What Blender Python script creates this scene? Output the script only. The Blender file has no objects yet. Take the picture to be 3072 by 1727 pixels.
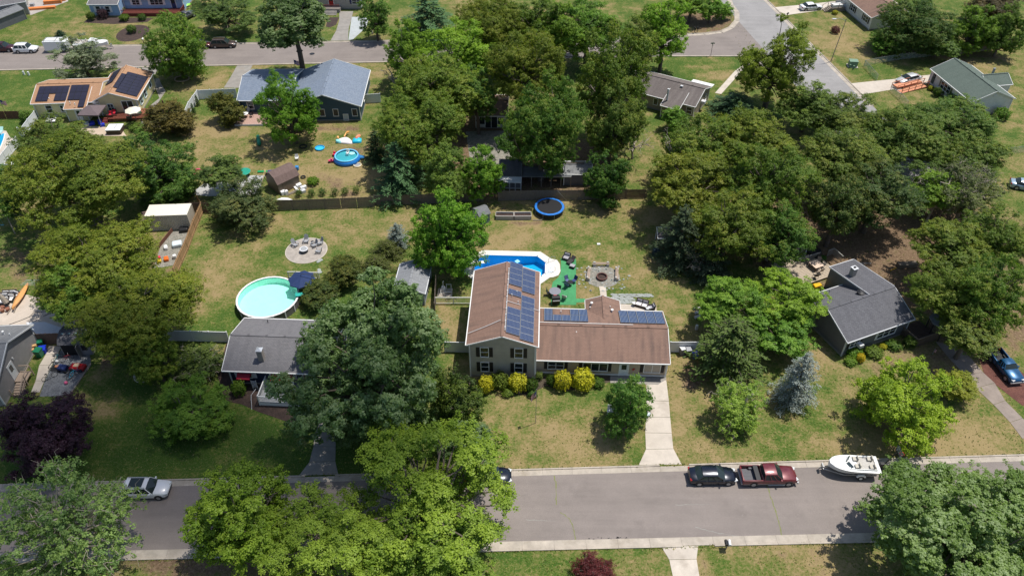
import bpy, bmesh, math, random
import numpy as np
from mathutils import Vector, Matrix
sc = bpy.context.scene
COL = sc.collection
R_ = math.radians
# ---------------------------------------------------------------- camera, sky, sun
CAM_H, LENS, TILT = 68.0, 2350.0, R_(41.8)
cam = bpy.data.cameras.new('camera'); co = bpy.data.objects.new('camera', cam); COL.objects.link(co)
co.location = (0, 0, CAM_H); co.rotation_euler = (R_(90) - TILT, 0, 0)
cam.sensor_width = 36.0; cam.lens = LENS / 3072 * 36.0; cam.clip_end = 6000; cam.clip_start = 1
sc.camera = co
SHX, SHY = -0.34, -0.155            # shadow offset per metre of height
elev = math.atan2(1, math.hypot(SHX, SHY)); az = math.atan2(-SHX, -SHY)   # azimuth from +Y to +X
w = bpy.data.worlds.new('World'); sc.world = w; w.use_nodes = True
nt = w.node_tree; bg = nt.nodes['Background']
sk = nt.nodes.new('ShaderNodeTexSky'); sk.sky_type = 'NISHITA'; sk.sun_disc = False
sk.sun_elevation = elev; sk.sun_rotation = az; sk.altitude = 50; sk.air_density = 1.0; sk.dust_density = 1.2
nt.links.new(sk.outputs[0], bg.inputs[0]); bg.inputs[1].default_value = 0.12
sl = bpy.data.lights.new('sun', 'SUN'); sl.energy = 4.9; sl.angle = R_(0.53); sl.color = (1.0, 0.955, 0.88)
so = bpy.data.objects.new('sun', sl); COL.objects.link(so)
so.rotation_euler = Vector((-SHX, -SHY, 1)).to_track_quat('Z', 'Y').to_euler(); so.location = (40, 20, 120)
sc.view_settings.view_transform = 'Standard'; sc.view_settings.look = 'None'
sc.view_settings.exposure = 0.05; sc.view_settings.gamma = 1.0; sc.view_settings.use_curve_mapping = False
sc.render.engine = 'CYCLES'
sc.cycles.max_bounces = 6; sc.cycles.transparent_max_bounces = 12; sc.cycles.diffuse_bounces = 2; sc.cycles.transmission_bounces = 3

# ---------------------------------------------------------------- survey: photo point at a known height -> metres on the ground plan
_c, _s = math.cos(TILT), math.sin(TILT)
def P(x, y, z=0.0):
    u = (x - 1536) / LENS; v = (y - 863.5) / LENS
    d = (u, _c - v * _s, -_s - v * _c); t = (z - CAM_H) / d[2]
    return (d[0] * t, d[1] * t)
TX = {'A': 0, 'B': 760, 'C': 1520, 'D': 2272}; TY = {'0': 0, '1': 420, '2': 850, '3': 1277}
def S(t, x, y, z=0.0): return P(TX[t[0]] + x / 3.2175, TY[t[1]] + y / 3.2175, z)
def O(x, y, z=0.0): return P(x * 1.19255, y * 1.19255, z)
def Z1(x, y, z=0): return P(1380 + x / 8.044, 740 + y / 8.044, z)
def Z2(x, y, z=0): return P(1640 + x / 7.156, 740 + y / 7.156, z)
def Z4(x, y, z=0): return P(x / 8.044, 960 + y / 8.044, z)
def Z5(x, y, z=0): return P(2340 + x / 8.044, 740 + y / 8.044, z)
def Z6(x, y, z=0): return P(230 + x / 10.725, 280 + y / 10.725, z)
def Y1(x, y, z=0): return P(840 + x / 16.09, 700 + y / 16.09, z)
def Y2(x, y, z=0): return P(940 + x / 12.067, 390 + y / 12.067, z)
def Y3(x, y, z=0): return P(560 + x / 6.435, 480 + y / 6.435, z)
def Y4(x, y, z=0): return P(1420 + x / 4.77, 480 + y / 4.77, z)
def Y5(x, y, z=0): return P(x / 7.24, 800 + y / 7.24, z)
def ang(a, b): return math.atan2(b[1] - a[1], b[0] - a[0])
def dist(a, b): return math.hypot(a[0] - b[0], a[1] - b[1])

# ---------------------------------------------------------------- materials
MATS = {}
def _new(name):
    m = bpy.data.materials.new(name); m.use_nodes = True; t = m.node_tree
    return m, t, t.nodes['Principled BSDF']
def N(t, k, **kw):
    n = t.nodes.new('ShaderNode' + k)
    for a, b in kw.items(): setattr(n, a, b)
    return n
def mixc(t, fac, a, b, blend='MIX'):
    n = N(t, 'Mix', data_type='RGBA', blend_type=blend)
    for s, v in ((0, fac), (6, a), (7, b)):
        if hasattr(v, 'is_linked') or hasattr(v, 'links'): t.links.new(v, n.inputs[s])
        else: n.inputs[s].default_value = v if s == 0 else (*v, 1) if len(v) == 3 else v
    return n.outputs[2]
def noise(t, scale, detail=4, rough=.6, vec=None):
    n = N(t, 'TexNoise'); n.inputs['Scale'].default_value = scale; n.inputs['Detail'].default_value = detail; n.inputs['Roughness'].default_value = rough
    if vec is not None: t.links.new(vec, n.inputs['Vector'])
    return n.outputs[0]
def ramp(t, src, stops):
    n = N(t, 'ValToRGB'); e = n.color_ramp.elements
    while len(e) < len(stops): e.new(.5)
    for i, (p, c) in enumerate(stops): e[i].position = p; e[i].color = (*c, 1) if len(c) == 3 else c
    t.links.new(src, n.inputs[0]); return n.outputs[0]
def bump(t, b, h, strength=.3, d=.02):
    n = N(t, 'Bump'); n.inputs['Strength'].default_value = strength; n.inputs['Distance'].default_value = d
    t.links.new(h, n.inputs['Height']); t.links.new(n.outputs[0], b.inputs['Normal'])
def paint(name, c, rough=.6, var=.18, scale=3., metal=0., spec=.4, bmp=0.):
    if name in MATS: return MATS[name]
    m, t, b = _new(name)
    tc = N(t, 'TexCoord').outputs['Object']
    n1 = noise(t, scale, 6, .65, tc); n2 = noise(t, scale * 9, 3, .6, tc)
    f = mixc(t, .4, n1, n2)
    col = ramp(t, f, [(.3, [x * (1 - var) for x in c]), (.7, [min(1, x * (1 + var)) for x in c])])
    t.links.new(col, b.inputs['Base Color']); b.inputs['Roughness'].default_value = rough
    b.inputs['Metallic'].default_value = metal; b.inputs['Specular IOR Level'].default_value = spec
    if bmp: bump(t, b, n2, bmp)
    MATS[name] = m; return m
def shingle(name, c, c2, stain=None, blot=.5):
    """asphalt shingles, UV in metres: courses 14 cm, tabs 30 cm, each tab its own tone, weather stains"""
    if name in MATS: return MATS[name]
    m, t, b = _new(name); uv = N(t, 'TexCoord').outputs['UV']
    br = N(t, 'TexBrick'); br.inputs['Scale'].default_value = 1; br.inputs['Brick Width'].default_value = .32; br.inputs['Row Height'].default_value = .17
    br.inputs['Mortar Size'].default_value = .012; br.inputs['Bias'].default_value = 0
    br.inputs['Color1'].default_value = (*c, 1); br.inputs['Color2'].default_value = (*c2, 1); br.inputs['Mortar'].default_value = (*[x * .45 for x in c], 1)
    t.links.new(uv, br.inputs['Vector'])
    big = noise(t, .35, 5, .6, uv); fine = noise(t, 14, 3, .7, uv)
    mp = N(t, 'Mapping'); mp.inputs['Scale'].default_value = (1.4, .16, 1); t.links.new(uv, mp.inputs['Vector'])
    streak = noise(t, 1.0, 4, .6, mp.outputs[0])
    col = mixc(t, ramp(t, fine, [(.35, (0, 0, 0)), (.7, (.55, .55, .55))]), br.outputs['Color'], [x * 1.5 for x in c2])
    st = stain or [x * .55 for x in c]
    col = mixc(t, ramp(t, streak, [(.45, (0, 0, 0)), (.75, (blot, blot, blot))]), col, st)
    col = mixc(t, ramp(t, big, [(.4, (0, 0, 0)), (.75, (.35, .35, .35))]), col, [min(1, x * 1.35) for x in c])
    t.links.new(col, b.inputs['Base Color']); b.inputs['Roughness'].default_value = .9; b.inputs['Specular IOR Level'].default_value = .25
    bump(t, b, br.outputs['Fac'], -.5 if False else .5, .02)
    MATS[name] = m; return m
def siding(name, c, pitch=.2, vert=False, var=.1):
    """lap siding: dark line under each board, slight board-to-board change"""
    if name in MATS: return MATS[name]
    m, t, b = _new(name); tc = N(t, 'TexCoord').outputs['Object']
    sp = N(t, 'SeparateXYZ'); t.links.new(tc, sp.inputs[0])
    if vert:
        ad = N(t, 'Math', operation='ADD'); t.links.new(sp.outputs[0], ad.inputs[0]); t.links.new(sp.outputs[1], ad.inputs[1]); src = ad.outputs[0]
    else: src = sp.outputs[2]
    dv = N(t, 'Math', operation='DIVIDE'); dv.inputs[1].default_value = pitch; t.links.new(src, dv.inputs[0])
    fr = N(t, 'Math', operation='FRACT'); t.links.new(dv.outputs[0], fr.inputs[0])
    fl = N(t, 'Math', operation='FLOOR'); t.links.new(dv.outputs[0], fl.inputs[0])
    wn = N(t, 'TexWhiteNoise', noise_dimensions='1D'); t.links.new(fl.outputs[0], wn.inputs['W'])
    n1 = noise(t, 1.2, 5, .6, tc)
    col = ramp(t, n1, [(.3, [x * (1 - var) for x in c]), (.7, [min(1, x * (1 + var)) for x in c])])
    col = mixc(t, ramp(t, wn.outputs[0], [(0, (0, 0, 0)), (1, (.22, .22, .22))]), col, [x * .7 for x in c])
    ln = ramp(t, fr.outputs[0], [(0, (.6, .6, .6)), (.14, (0, 0, 0))])
    col = mixc(t, ln, col, [x * .45 for x in c])
    t.links.new(col, b.inputs['Base Color']); b.inputs['Roughness'].default_value = .6
    bump(t, b, fr.outputs[0], .35, .02)
    MATS[name] = m; return m
def carpaint(name, c, metal=.25, rough=.28, fade=.0):
    if name in MATS: return MATS[name]
    m, t, b = _new(name); tc = N(t, 'TexCoord').outputs['Object']
    n1 = noise(t, 1.6, 6, .7, tc)
    col = ramp(t, n1, [(.35, c), (.72, [min(1, x * (1 + fade) + fade * .05) for x in c])])
    t.links.new(col, b.inputs['Base Color']); b.inputs['Metallic'].default_value = metal
    t.links.new(ramp(t, n1, [(.3, (rough, rough, rough)), (.7, (rough + .15, rough + .15, rough + .15))]), b.inputs['Roughness'])
    b.inputs['Coat Weight'].default_value = .6; b.inputs['Coat Roughness'].default_value = .12
    MATS[name] = m; return m
def glass(name='window_glass', c=(.02, .027, .032), rough=.08):
    if name in MATS: return MATS[name]
    m, t, b = _new(name)
    b.inputs['Base Color'].default_value = (*c, 1); b.inputs['Roughness'].default_value = rough; b.inputs['Specular IOR Level'].default_value = .45
    MATS[name] = m; return m
def solar(name, cell, line, cw=.16, ch=.16, lw=.012):
    if name in MATS: return MATS[name]
    m, t, b = _new(name); uv = N(t, 'TexCoord').outputs['UV']
    br = N(t, 'TexBrick', offset=0.0); br.inputs['Scale'].default_value = 1; br.inputs['Brick Width'].default_value = cw; br.inputs['Row Height'].default_value = ch
    br.inputs['Mortar Size'].default_value = lw; br.inputs['Mortar Smooth'].default_value = 0
    br.inputs['Color1'].default_value = (*cell, 1); br.inputs['Color2'].default_value = (*[x * 1.25 for x in cell], 1); br.inputs['Mortar'].default_value = (*line, 1)
    t.links.new(uv, br.inputs['Vector']); t.links.new(br.outputs['Color'], b.inputs['Base Color'])
    b.inputs['Roughness'].default_value = .45; b.inputs['Specular IOR Level'].default_value = .3
    MATS[name] = m; return m
def water(name, c, rough=.06, sc_=2.2, strength=.25):
    if name in MATS: return MATS[name]
    m, t, b = _new(name); tc = N(t, 'TexCoord').outputs['Object']
    n1 = noise(t, .5, 3, .5, tc); n2 = noise(t, sc_, 3, .55, tc)
    t.links.new(ramp(t, n1, [(.35, [x * .85 for x in c]), (.7, [min(1, x * 1.12) for x in c])]), b.inputs['Base Color'])
    b.inputs['Roughness'].default_value = rough; b.inputs['IOR'].default_value = 1.33; bump(t, b, n2, strength, .03)
    MATS[name] = m; return m
def concrete(name, c, var=.14, stain=(.25, .2, .15), sc_=.8):
    if name in MATS: return MATS[name]
    m, t, b = _new(name); g = N(t, 'NewGeometry').outputs['Position']
    a = noise(t, sc_, 7, .65, g); f = noise(t, 9, 4, .7, g); s2 = noise(t, .33, 6, .7, g)
    oi = N(t, 'ObjectInfo')
    col = ramp(t, a, [(.3, [x * (1 - var) for x in c]), (.7, [min(1, x * (1 + var)) for x in c])])
    col = mixc(t, ramp(t, f, [(.4, (0, 0, 0)), (.75, (.35, .35, .35))]), col, [x * .72 for x in c])
    col = mixc(t, ramp(t, s2, [(.52, (0, 0, 0)), (.72, (.5, .5, .5))]), col, stain)
    col = mixc(t, ramp(t, oi.outputs['Random'], [(0, (0, 0, 0)), (1, (.3, .3, .3))]), col, [x * .75 for x in c])
    t.links.new(col, b.inputs['Base Color']); b.inputs['Roughness'].default_value = .85; bump(t, b, f, .25, .01)
    MATS[name] = m; return m
def asphalt(name, c):
    m, t, b = _new(name); g = N(t, 'NewGeometry').outputs['Position']
    a = noise(t, .22, 6, .65, g); f = noise(t, 16, 4, .8, g)
    mp = N(t, 'Mapping'); mp.inputs['Scale'].default_value = (.06, .9, 1); t.links.new(g, mp.inputs['Vector'])
    lane = noise(t, 1, 5, .6, mp.outputs[0]); pale = noise(t, .9, 8, .75, g); oil = noise(t, .45, 5, .7, g)
    col = ramp(t, a, [(.3, [x * .80 for x in c]), (.7, [x * 1.15 for x in c])])
    col = mixc(t, ramp(t, lane, [(.4, (0, 0, 0)), (.7, (.6, .6, .6))]), col, [x * 1.25 for x in c])
    col = mixc(t, ramp(t, oil, [(.56, (0, 0, 0)), (.7, (.5, .5, .5))]), col, [x * .72 for x in c])
    col = mixc(t, ramp(t, f, [(.42, (0, 0, 0)), (.7, (.7, .7, .7))]), col, [x * .55 for x in c])
    col = mixc(t, ramp(t, pale, [(.64, (0, 0, 0)), (.74, (.5, .5, .5))]), col, [x * 1.7 for x in c])
    t.links.new(col, b.inputs['Base Color']); b.inputs['Roughness'].default_value = .85; bump(t, b, f, .4, .01)
    MATS[name] = m; return m
def gravel(name, c, c2, scale=9.):
    if name in MATS: return MATS[name]
    m, t, b = _new(name); g = N(t, 'NewGeometry').outputs['Position']
    v = N(t, 'TexVoronoi'); v.inputs['Scale'].default_value = scale; t.links.new(g, v.inputs['Vector'])
    n = noise(t, 1.1, 6, .7, g)
    col = mixc(t, v.outputs['Color'], c, c2)
    col = mixc(t, ramp(t, n, [(.4, (0, 0, 0)), (.7, (.7, .7, .7))]), col, [x * .6 for x in c])
    t.links.new(col, b.inputs['Base Color']); b.inputs['Roughness'].default_value = .95; bump(t, b, v.outputs['Distance'], .6, .04)
    MATS[name] = m; return m
def lawn_mat():
    m, t, b = _new('lawn_grass'); g = N(t, 'NewGeometry').outputs['Position']
    at = N(t, 'Attribute', attribute_name='yard'); sp = N(t, 'SeparateColor'); t.links.new(at.outputs['Color'], sp.inputs[0])
    n0 = noise(t, .11, 5, .6, g); n1 = noise(t, .5, 7, .7, g); n2 = noise(t, 3.2, 6, .75, g); n3 = noise(t, 14, 4, .8, g)
    def math_(op, a, bb):
        n = N(t, 'Math', operation=op)
        for i, v in enumerate((a, bb)):
            if isinstance(v, (int, float)): n.inputs[i].default_value = v
            else: t.links.new(v, n.inputs[i])
        return n.outputs[0]
    dry = math_('ADD', sp.outputs[0], math_('MULTIPLY', math_('SUBTRACT', math_('ADD', n1, n2), 1.0), 2.3))
    dry = math_('ADD', dry, math_('MULTIPLY', math_('SUBTRACT', n0, .5), 2.2))
    grass = ramp(t, dry, [(.0, (.045, .105, .012)), (.25, (.098, .145, .024)), (.48, (.165, .170, .050)), (.72, (.255, .205, .083)), (1, (.34, .25, .125))])
    grass = mixc(t, ramp(t, n3, [(.36, (0, 0, 0)), (.64, (.9, .9, .9))]), grass, mixc(t, .55, grass, (.03, .045, .01)))
    grass = mixc(t, ramp(t, noise(t, 6.5, 3, .7, g), [(.52, (0, 0, 0)), (.66, (.55, .55, .55))]), grass, mixc(t, .5, grass, (.36, .30, .16)))
    grass = mixc(t, ramp(t, n2, [(.5, (0, 0, 0)), (.8, (.5, .5, .5))]), grass, mixc(t, .35, grass, (.30, .25, .12)))
    dirt = ramp(t, mixc(t, .5, n2, n3), [(.36, (.075, .048, .03)), (.5, (.15, .10, .062)), (.64, (.32, .235, .15))])
    df = math_('ADD', sp.outputs[1], math_('MULTIPLY', math_('SUBTRACT', n1, .5), .9))
    df = math_('ADD', df, math_('MULTIPLY', math_('SUBTRACT', n3, .5), .35))
    c = mixc(t, ramp(t, df, [(.42, (0, 0, 0)), (.6, (1, 1, 1))]), grass, dirt)
    t.links.new(c, b.inputs['Base Color']); b.inputs['Roughness'].default_value = .95; b.inputs['Specular IOR Level'].default_value = .15
    bump(t, b, mixc(t, .5, n2, n3), .9, .06)
    MATS['lawn'] = m; return m
def leaf_mat(name, tip, tipf=.5, under=(1.4, 1.35, 1.5), trans=.35, rough=.5):
    """foliage: the tree's own colour (object colour) varied per leaf and per bough; new growth tips; paler underside"""
    m, t, b = _new(name); oi = N(t, 'ObjectInfo'); at = N(t, 'Attribute', attribute_name='tint'); sp = N(t, 'SeparateColor'); t.links.new(at.outputs['Color'], sp.inputs[0])
    base = oi.outputs['Color']
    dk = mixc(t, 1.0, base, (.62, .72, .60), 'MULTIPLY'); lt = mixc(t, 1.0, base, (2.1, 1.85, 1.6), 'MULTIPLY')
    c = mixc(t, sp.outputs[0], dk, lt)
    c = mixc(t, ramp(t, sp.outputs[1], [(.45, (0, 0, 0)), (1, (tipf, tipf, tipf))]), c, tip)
    ge = N(t, 'NewGeometry'); c2 = mixc(t, 1.0, c, under, 'MULTIPLY'); c = mixc(t, ge.outputs['Backfacing'], c, c2)
    t.links.new(c, b.inputs['Base Color']); b.inputs['Roughness'].default_value = rough; b.inputs['Specular IOR Level'].default_value = .2
    tr = N(t, 'BsdfTranslucent'); tcx = mixc(t, 1.0, c, (1.3, 1.6, .6), 'MULTIPLY'); t.links.new(tcx, tr.inputs[0])
    ms = N(t, 'MixShader'); ms.inputs[0].default_value = trans
    t.links.new(b.outputs[0], ms.inputs[1]); t.links.new(tr.outputs[0], ms.inputs[2])
    out = t.nodes['Material Output']; t.links.new(ms.outputs[0], out.inputs[0])
    MATS[name] = m; return m
def clear_water(name, tint, strength=.3):
    if name in MATS: return MATS[name]
    m, t, b = _new(name); g = N(t, 'NewGeometry').outputs['Position']; n2 = noise(t, 2.6, 4, .6, g)
    tp = N(t, 'BsdfTransparent'); tp.inputs[0].default_value = (*tint, 1); gl = N(t, 'BsdfGlossy'); gl.inputs['Roughness'].default_value = .04
    bp_ = N(t, 'Bump'); bp_.inputs['Strength'].default_value = strength; bp_.inputs['Distance'].default_value = .05; t.links.new(n2, bp_.inputs['Height']); t.links.new(bp_.outputs[0], gl.inputs['Normal'])
    fr = N(t, 'Fresnel'); fr.inputs[0].default_value = 1.33; t.links.new(bp_.outputs[0], fr.inputs['Normal']); ms = N(t, 'MixShader'); t.links.new(fr.outputs[0], ms.inputs[0]); t.links.new(tp.outputs[0], ms.inputs[1]); t.links.new(gl.outputs[0], ms.inputs[2]); t.links.new(ms.outputs[0], t.nodes['Material Output'].inputs[0])
    MATS[name] = m; return m
def mesh_wire(name, c, op=.4):
    """chain link fabric or trampoline netting seen from far: openings too small to see"""
    if name in MATS: return MATS[name]
    m, t, b = _new(name); b.inputs['Base Color'].default_value = (*c, 1); b.inputs['Roughness'].default_value = .5
    tp = N(t, 'BsdfTransparent'); ms = N(t, 'MixShader'); ms.inputs[0].default_value = op
    t.links.new(tp.outputs[0], ms.inputs[1]); t.links.new(b.outputs[0], ms.inputs[2]); t.links.new(ms.outputs[0], t.nodes['Material Output'].inputs[0])
    MATS[name] = m; return m
def flag_mat():
    if 'flag' in MATS: return MATS['flag']
    m, t, b = _new('flag_cloth'); uv = N(t, 'TexCoord').outputs['UV']; sp = N(t, 'SeparateXYZ'); t.links.new(uv, sp.inputs[0])
    mu = N(t, 'Math', operation='MULTIPLY'); mu.inputs[1].default_value = 6.5; t.links.new(sp.outputs[1], mu.inputs[0])
    fr = N(t, 'Math', operation='FRACT'); t.links.new(mu.outputs[0], fr.inputs[0])
    st = N(t, 'Math', operation='LESS_THAN'); st.inputs[1].default_value = .5; t.links.new(fr.outputs[0], st.inputs[0])
    c = mixc(t, st.outputs[0], (.75, .74, .72), (.5, .02, .03))
    a = N(t, 'Math', operation='LESS_THAN'); a.inputs[1].default_value = .4; t.links.new(sp.outputs[0], a.inputs[0])
    d = N(t, 'Math', operation='GREATER_THAN'); d.inputs[1].default_value = .46; t.links.new(sp.outputs[1], d.inputs[0])
    e = N(t, 'Math', operation='MULTIPLY'); t.links.new(a.outputs[0], e.inputs[0]); t.links.new(d.outputs[0], e.inputs[1])
    vo = N(t, 'TexVoronoi'); vo.inputs['Scale'].default_value = 16; t.links.new(uv, vo.inputs['Vector'])
    stc = mixc(t, ramp(t, vo.outputs['Distance'], [(.2, (1, 1, 1)), (.28, (0, 0, 0))]), (.015, .03, .14), (.7, .7, .7))
    c = mixc(t, e.outputs[0], c, stc)
    t.links.new(c, b.inputs['Base Color']); b.inputs['Roughness'].default_value = .8; MATS['flag'] = m; return m

# ---------------------------------------------------------------- mesh helpers
class MB:
    def __init__(s): s.v = []; s.f = []; s.m = []; s.uv = {}
    def add(s, vs, fs, mi=0, uvs=None):
        b = len(s.v); s.v += [tuple(p) for p in vs]
        for k, f in enumerate(fs):
            if uvs: s.uv[len(s.f)] = uvs[k]
            s.f.append([b + i for i in f]); s.m.append(mi)
        return s
    def poly(s, pts, mi=0, uv=None): return s.add(pts, [list(range(len(pts)))], mi, [uv] if uv else None)
    def box(s, x0, y0, z0, x1, y1, z1, mi=0):
        return s.add([(x0, y0, z0), (x1, y0, z0), (x1, y1, z0), (x0, y1, z0), (x0, y0, z1), (x1, y0, z1), (x1, y1, z1), (x0, y1, z1)],
                     [(0, 3, 2, 1), (4, 5, 6, 7), (0, 1, 5, 4), (1, 2, 6, 5), (2, 3, 7, 6), (3, 0, 4, 7)], mi)
    def bc(s, cx, cy, cz, sx, sy, sz, rz=0, mi=0, rx=0, ry=0):
        M = Matrix.Translation((cx, cy, cz)) @ Matrix.Rotation(rz, 4, 'Z') @ Matrix.Rotation(ry, 4, 'Y') @ Matrix.Rotation(rx, 4, 'X')
        vs = [M @ Vector((a * sx / 2, b * sy / 2, c * sz / 2)) for c in (-1, 1) for (a, b) in ((-1, -1), (1, -1), (1, 1), (-1, 1))]
        return s.add(vs, [(0, 3, 2, 1), (4, 5, 6, 7), (0, 1, 5, 4), (1, 2, 6, 5), (2, 3, 7, 6), (3, 0, 4, 7)], mi)
    def prism(s, pts, z0, z1, mi=0, mit=None):
        n = len(pts)
        if sum(pts[i][0] * pts[(i + 1) % n][1] - pts[(i + 1) % n][0] * pts[i][1] for i in range(n)) < 0: pts = pts[::-1]
        vs = [(*p, z0) for p in pts] + [(*p, z1) for p in pts]
        s.add(vs, [[i, (i + 1) % n, n + (i + 1) % n, n + i] for i in range(n)], mi)
        s.add([(*p, z1) for p in pts], [list(range(n))], mi if mit is None else mit); s.add([(*p, z0) for p in pts], [list(range(n))[::-1]], mi)
        return s
    def tube(s, pts, r, n=6, mi=0, cap=True):
        pts = [Vector(p) for p in pts]; k = len(pts); rr = r if isinstance(r, (list, tuple)) else [r] * k
        vs = []; u = None
        for i, p in enumerate(pts):
            d = (pts[min(i + 1, k - 1)] - pts[max(i - 1, 0)])
            if d.length < 1e-6: d = Vector((0, 0, 1))
            d.normalize()
            if u is None: u = d.orthogonal().normalized()
            u = (u - d * u.dot(d)); u = u.normalized() if u.length > 1e-5 else d.orthogonal().normalized()
            w_ = d.cross(u)
            for j in range(n):
                a = 2 * math.pi * j / n; vs.append(p + (u * math.cos(a) + w_ * math.sin(a)) * rr[i])
        fs = [[i * n + j, i * n + (j + 1) % n, (i + 1) * n + (j + 1) % n, (i + 1) * n + j] for i in range(k - 1) for j in range(n)]
        if cap: fs += [list(range(n))[::-1], [(k - 1) * n + j for j in range(n)]]
        return s.add(vs, fs, mi)
    def cyl(s, cx, cy, z0, z1, r0, r1=None, n=16, mi=0): return s.tube([(cx, cy, z0), (cx, cy, z1)], [r0, r0 if r1 is None else r1], n, mi)
    def lathe(s, prof, n=20, cx=0, cy=0, mi=0, sx=1, sy=1):
        k = len(prof)
        vs = [(cx + r * math.cos(2 * math.pi * j / n) * sx, cy + r * math.sin(2 * math.pi * j / n) * sy, z) for (r, z) in prof for j in range(n)]
        return s.add(vs, [[i * n + j, i * n + (j + 1) % n, (i + 1) * n + (j + 1) % n, (i + 1) * n + j] for i in range(k - 1) for j in range(n)], mi)
    def mesh(s, name, mats, smooth=False):
        me = bpy.data.meshes.new(name); me.from_pydata(s.v, [], s.f)
        for m in (mats if isinstance(mats, (list, tuple)) else [mats]): me.materials.append(m)
        me.polygons.foreach_set('material_index', s.m)
        if s.uv:
            ul = me.uv_layers.new(name='UVMap')
            for i, p in enumerate(me.polygons):
                if i in s.uv:
                    for k, li in enumerate(p.loop_indices): ul.data[li].uv = s.uv[i][k]
        if smooth: me.polygons.foreach_set('use_smooth', [True] * len(me.polygons))
        me.update(); return me
    def build(s, name, mats, parent=None, smooth=False, loc=None, rz=0):
        o = bpy.data.objects.new(name, s.mesh(name, mats, smooth)); COL.objects.link(o)
        if parent: o.parent = parent
        if loc: o.location = loc if len(loc) == 3 else (*loc, 0)
        if rz: o.rotation_euler.z = rz
        return o
def tag(o, label=None, cat=None, group=None, kind=None):
    if label: o['label'] = label
    if cat: o['category'] = cat
    if group: o['group'] = group
    if kind: o['kind'] = kind
    return o
def thing(name, label, cat, loc=(0, 0), rz=0, group=None):
    o = bpy.data.objects.new(name, None); COL.objects.link(o); o.empty_display_size = .5
    o.location = (*loc, 0) if len(loc) == 2 else loc; o.rotation_euler.z = rz
    return tag(o, label, cat, group)
def put(name, me, parent=None, loc=(0, 0, 0), rot=(0, 0, 0), scale=(1, 1, 1)):
    o = bpy.data.objects.new(name, me); COL.objects.link(o); o.parent = parent; o.location = loc; o.rotation_euler = rot; o.scale = scale
    return o
def ch_index():
    d = {}
    for o in bpy.data.objects: d.setdefault(o.parent, []).append(o)
    return d
def copy_tree(o, loc, rz=0, label=None, scale=None):
    def rec(x, par, idx):
        c = x.copy(); COL.objects.link(c); c.parent = par
        for k in x.children: rec(k, c, idx)
        return c
    c = rec(o, None, None); c.location = (*loc, 0) if len(loc) == 2 else loc; c.rotation_euler.z = rz
    if label: c['label'] = label
    if scale: c.scale = scale if isinstance(scale, tuple) else (scale,) * 3
    return c
def ellipse_r(name, pts): pass

WHITE = paint('white_trim', (.72, .72, .70), .5, .06); WOOD = paint('weathered_wood', (.26, .22, .18), .8, .3, 4)
DKWOOD = paint('dark_board', (.10, .075, .055), .85, .35, 4); METAL = paint('grey_metal', (.35, .36, .37), .4, .1, metal=.6)
BLACK = paint('black_plastic', (.018, .018, .02), .45, .2); RUBBER = paint('tyre_rubber', (.02, .02, .021), .8, .2)
GL = glass()
# ================================================================ GROUND AND ROADS
DRY = []   # (x, y, rx, ry, dry, dirt)
def blob(p, rx, ry, dry=None, dirt=None): DRY.append((p[0], p[1], rx, ry, dry, dirt))
# --- lush green
blob(O(60, 230), 14, 14, .05, 0); blob(O(500, 210), 16, 8, .2, 0); blob(S('A0', 1650, 950), 6, 8, .15); blob(S('A0', 1750, 1150), 3, 5, .15)
blob(S('B1', 400, 700), 8, 1.6, -.15); blob(S('B1', 330, 900), 4, 3, .1); blob(S('B1', 950, 870), 3, 2, .1); blob(O(740, 600), 6, 6, .2)
blob(O(560, 760), 3, 6, .2); blob(O(560, 640), 6, 6, .5); blob(O(560, 560), 8, 3, .55, .1); blob(O(520, 590), 5, 4, .55, .25); blob(O(700, 560), 9, 2.2, .75, .2); blob(O(880, 590), 8, 2.2, .7, .15)
blob(S('B1', 1000, 760), 9, 3, .5); blob(O(620, 640), 5, 5, .62)
blob(O(40, 640), 7, 7, .15); blob(S('A1', 200, 1100), 2.2, 1, .8, .4); blob(O(700, 1080), 16, 12, -.15, 0); blob(O(430, 1080), 20, 14, -.12, 0); blob(S('A2', 1000, 1210), 3, 2, .7, .35); blob(S('A2', 1080, 690), 1, 4, .8, .7)
blob(S('A2', 2060, 720), 1.2, 3.5, .7); blob(S('A2', 2080, 500), 4, 3, .25); 
# navy backyard: dry and worn
blob(O(600, 360), 9, 9, .7, .12); blob(O(560, 320), 6, 4, .6, .15); blob(O(850, 360), 10, 6, .72, .25); blob(O(840, 430), 11, 8, .78, .15); blob(S('B1', 830, 430), 3.5, 1, .9, .55); blob(S('B0', 780, 1310), 2, 1.6, .2); blob(S('B1', 720, 270), 1.6, .8, 0); blob(S('B1', 1010, 100), 4, 1.6, .8, .6)
blob(O(930, 190), 5, 8, .75, .35)
# main back yard
blob(O(1300, 600), 16, 9, .58, .1); blob(O(1500, 560), 10, 6, .78, .15); blob(S('C1', 380, 960), 4, 3, .85, .12); blob(S('C1', 1150, 700), 5, 3, .85, .15); blob(S('C1', 760, 900), 2.4, 2, -.1); blob(S('C1', 300, 1040), 8, .8, .3); blob(O(1440, 640), 3, 5, .35); blob(O(1620, 700), 10, 8, .45, .12); blob(S('C1', 700, 820), 5, 4, .5)
blob(S('B1', 2300, 950), 4, 4, .8, .25); blob(O(1150, 700), 3, 6, .35); blob(O(1145, 800), 2, 4, .8); blob(S('C2', 760, 100), 2.2, 1.2, .85, .2); blob(O(1690, 820), 3, 4, .5); blob(S('C2', 1720, 420), 1.4, 1.4, .8, .5)
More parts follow.
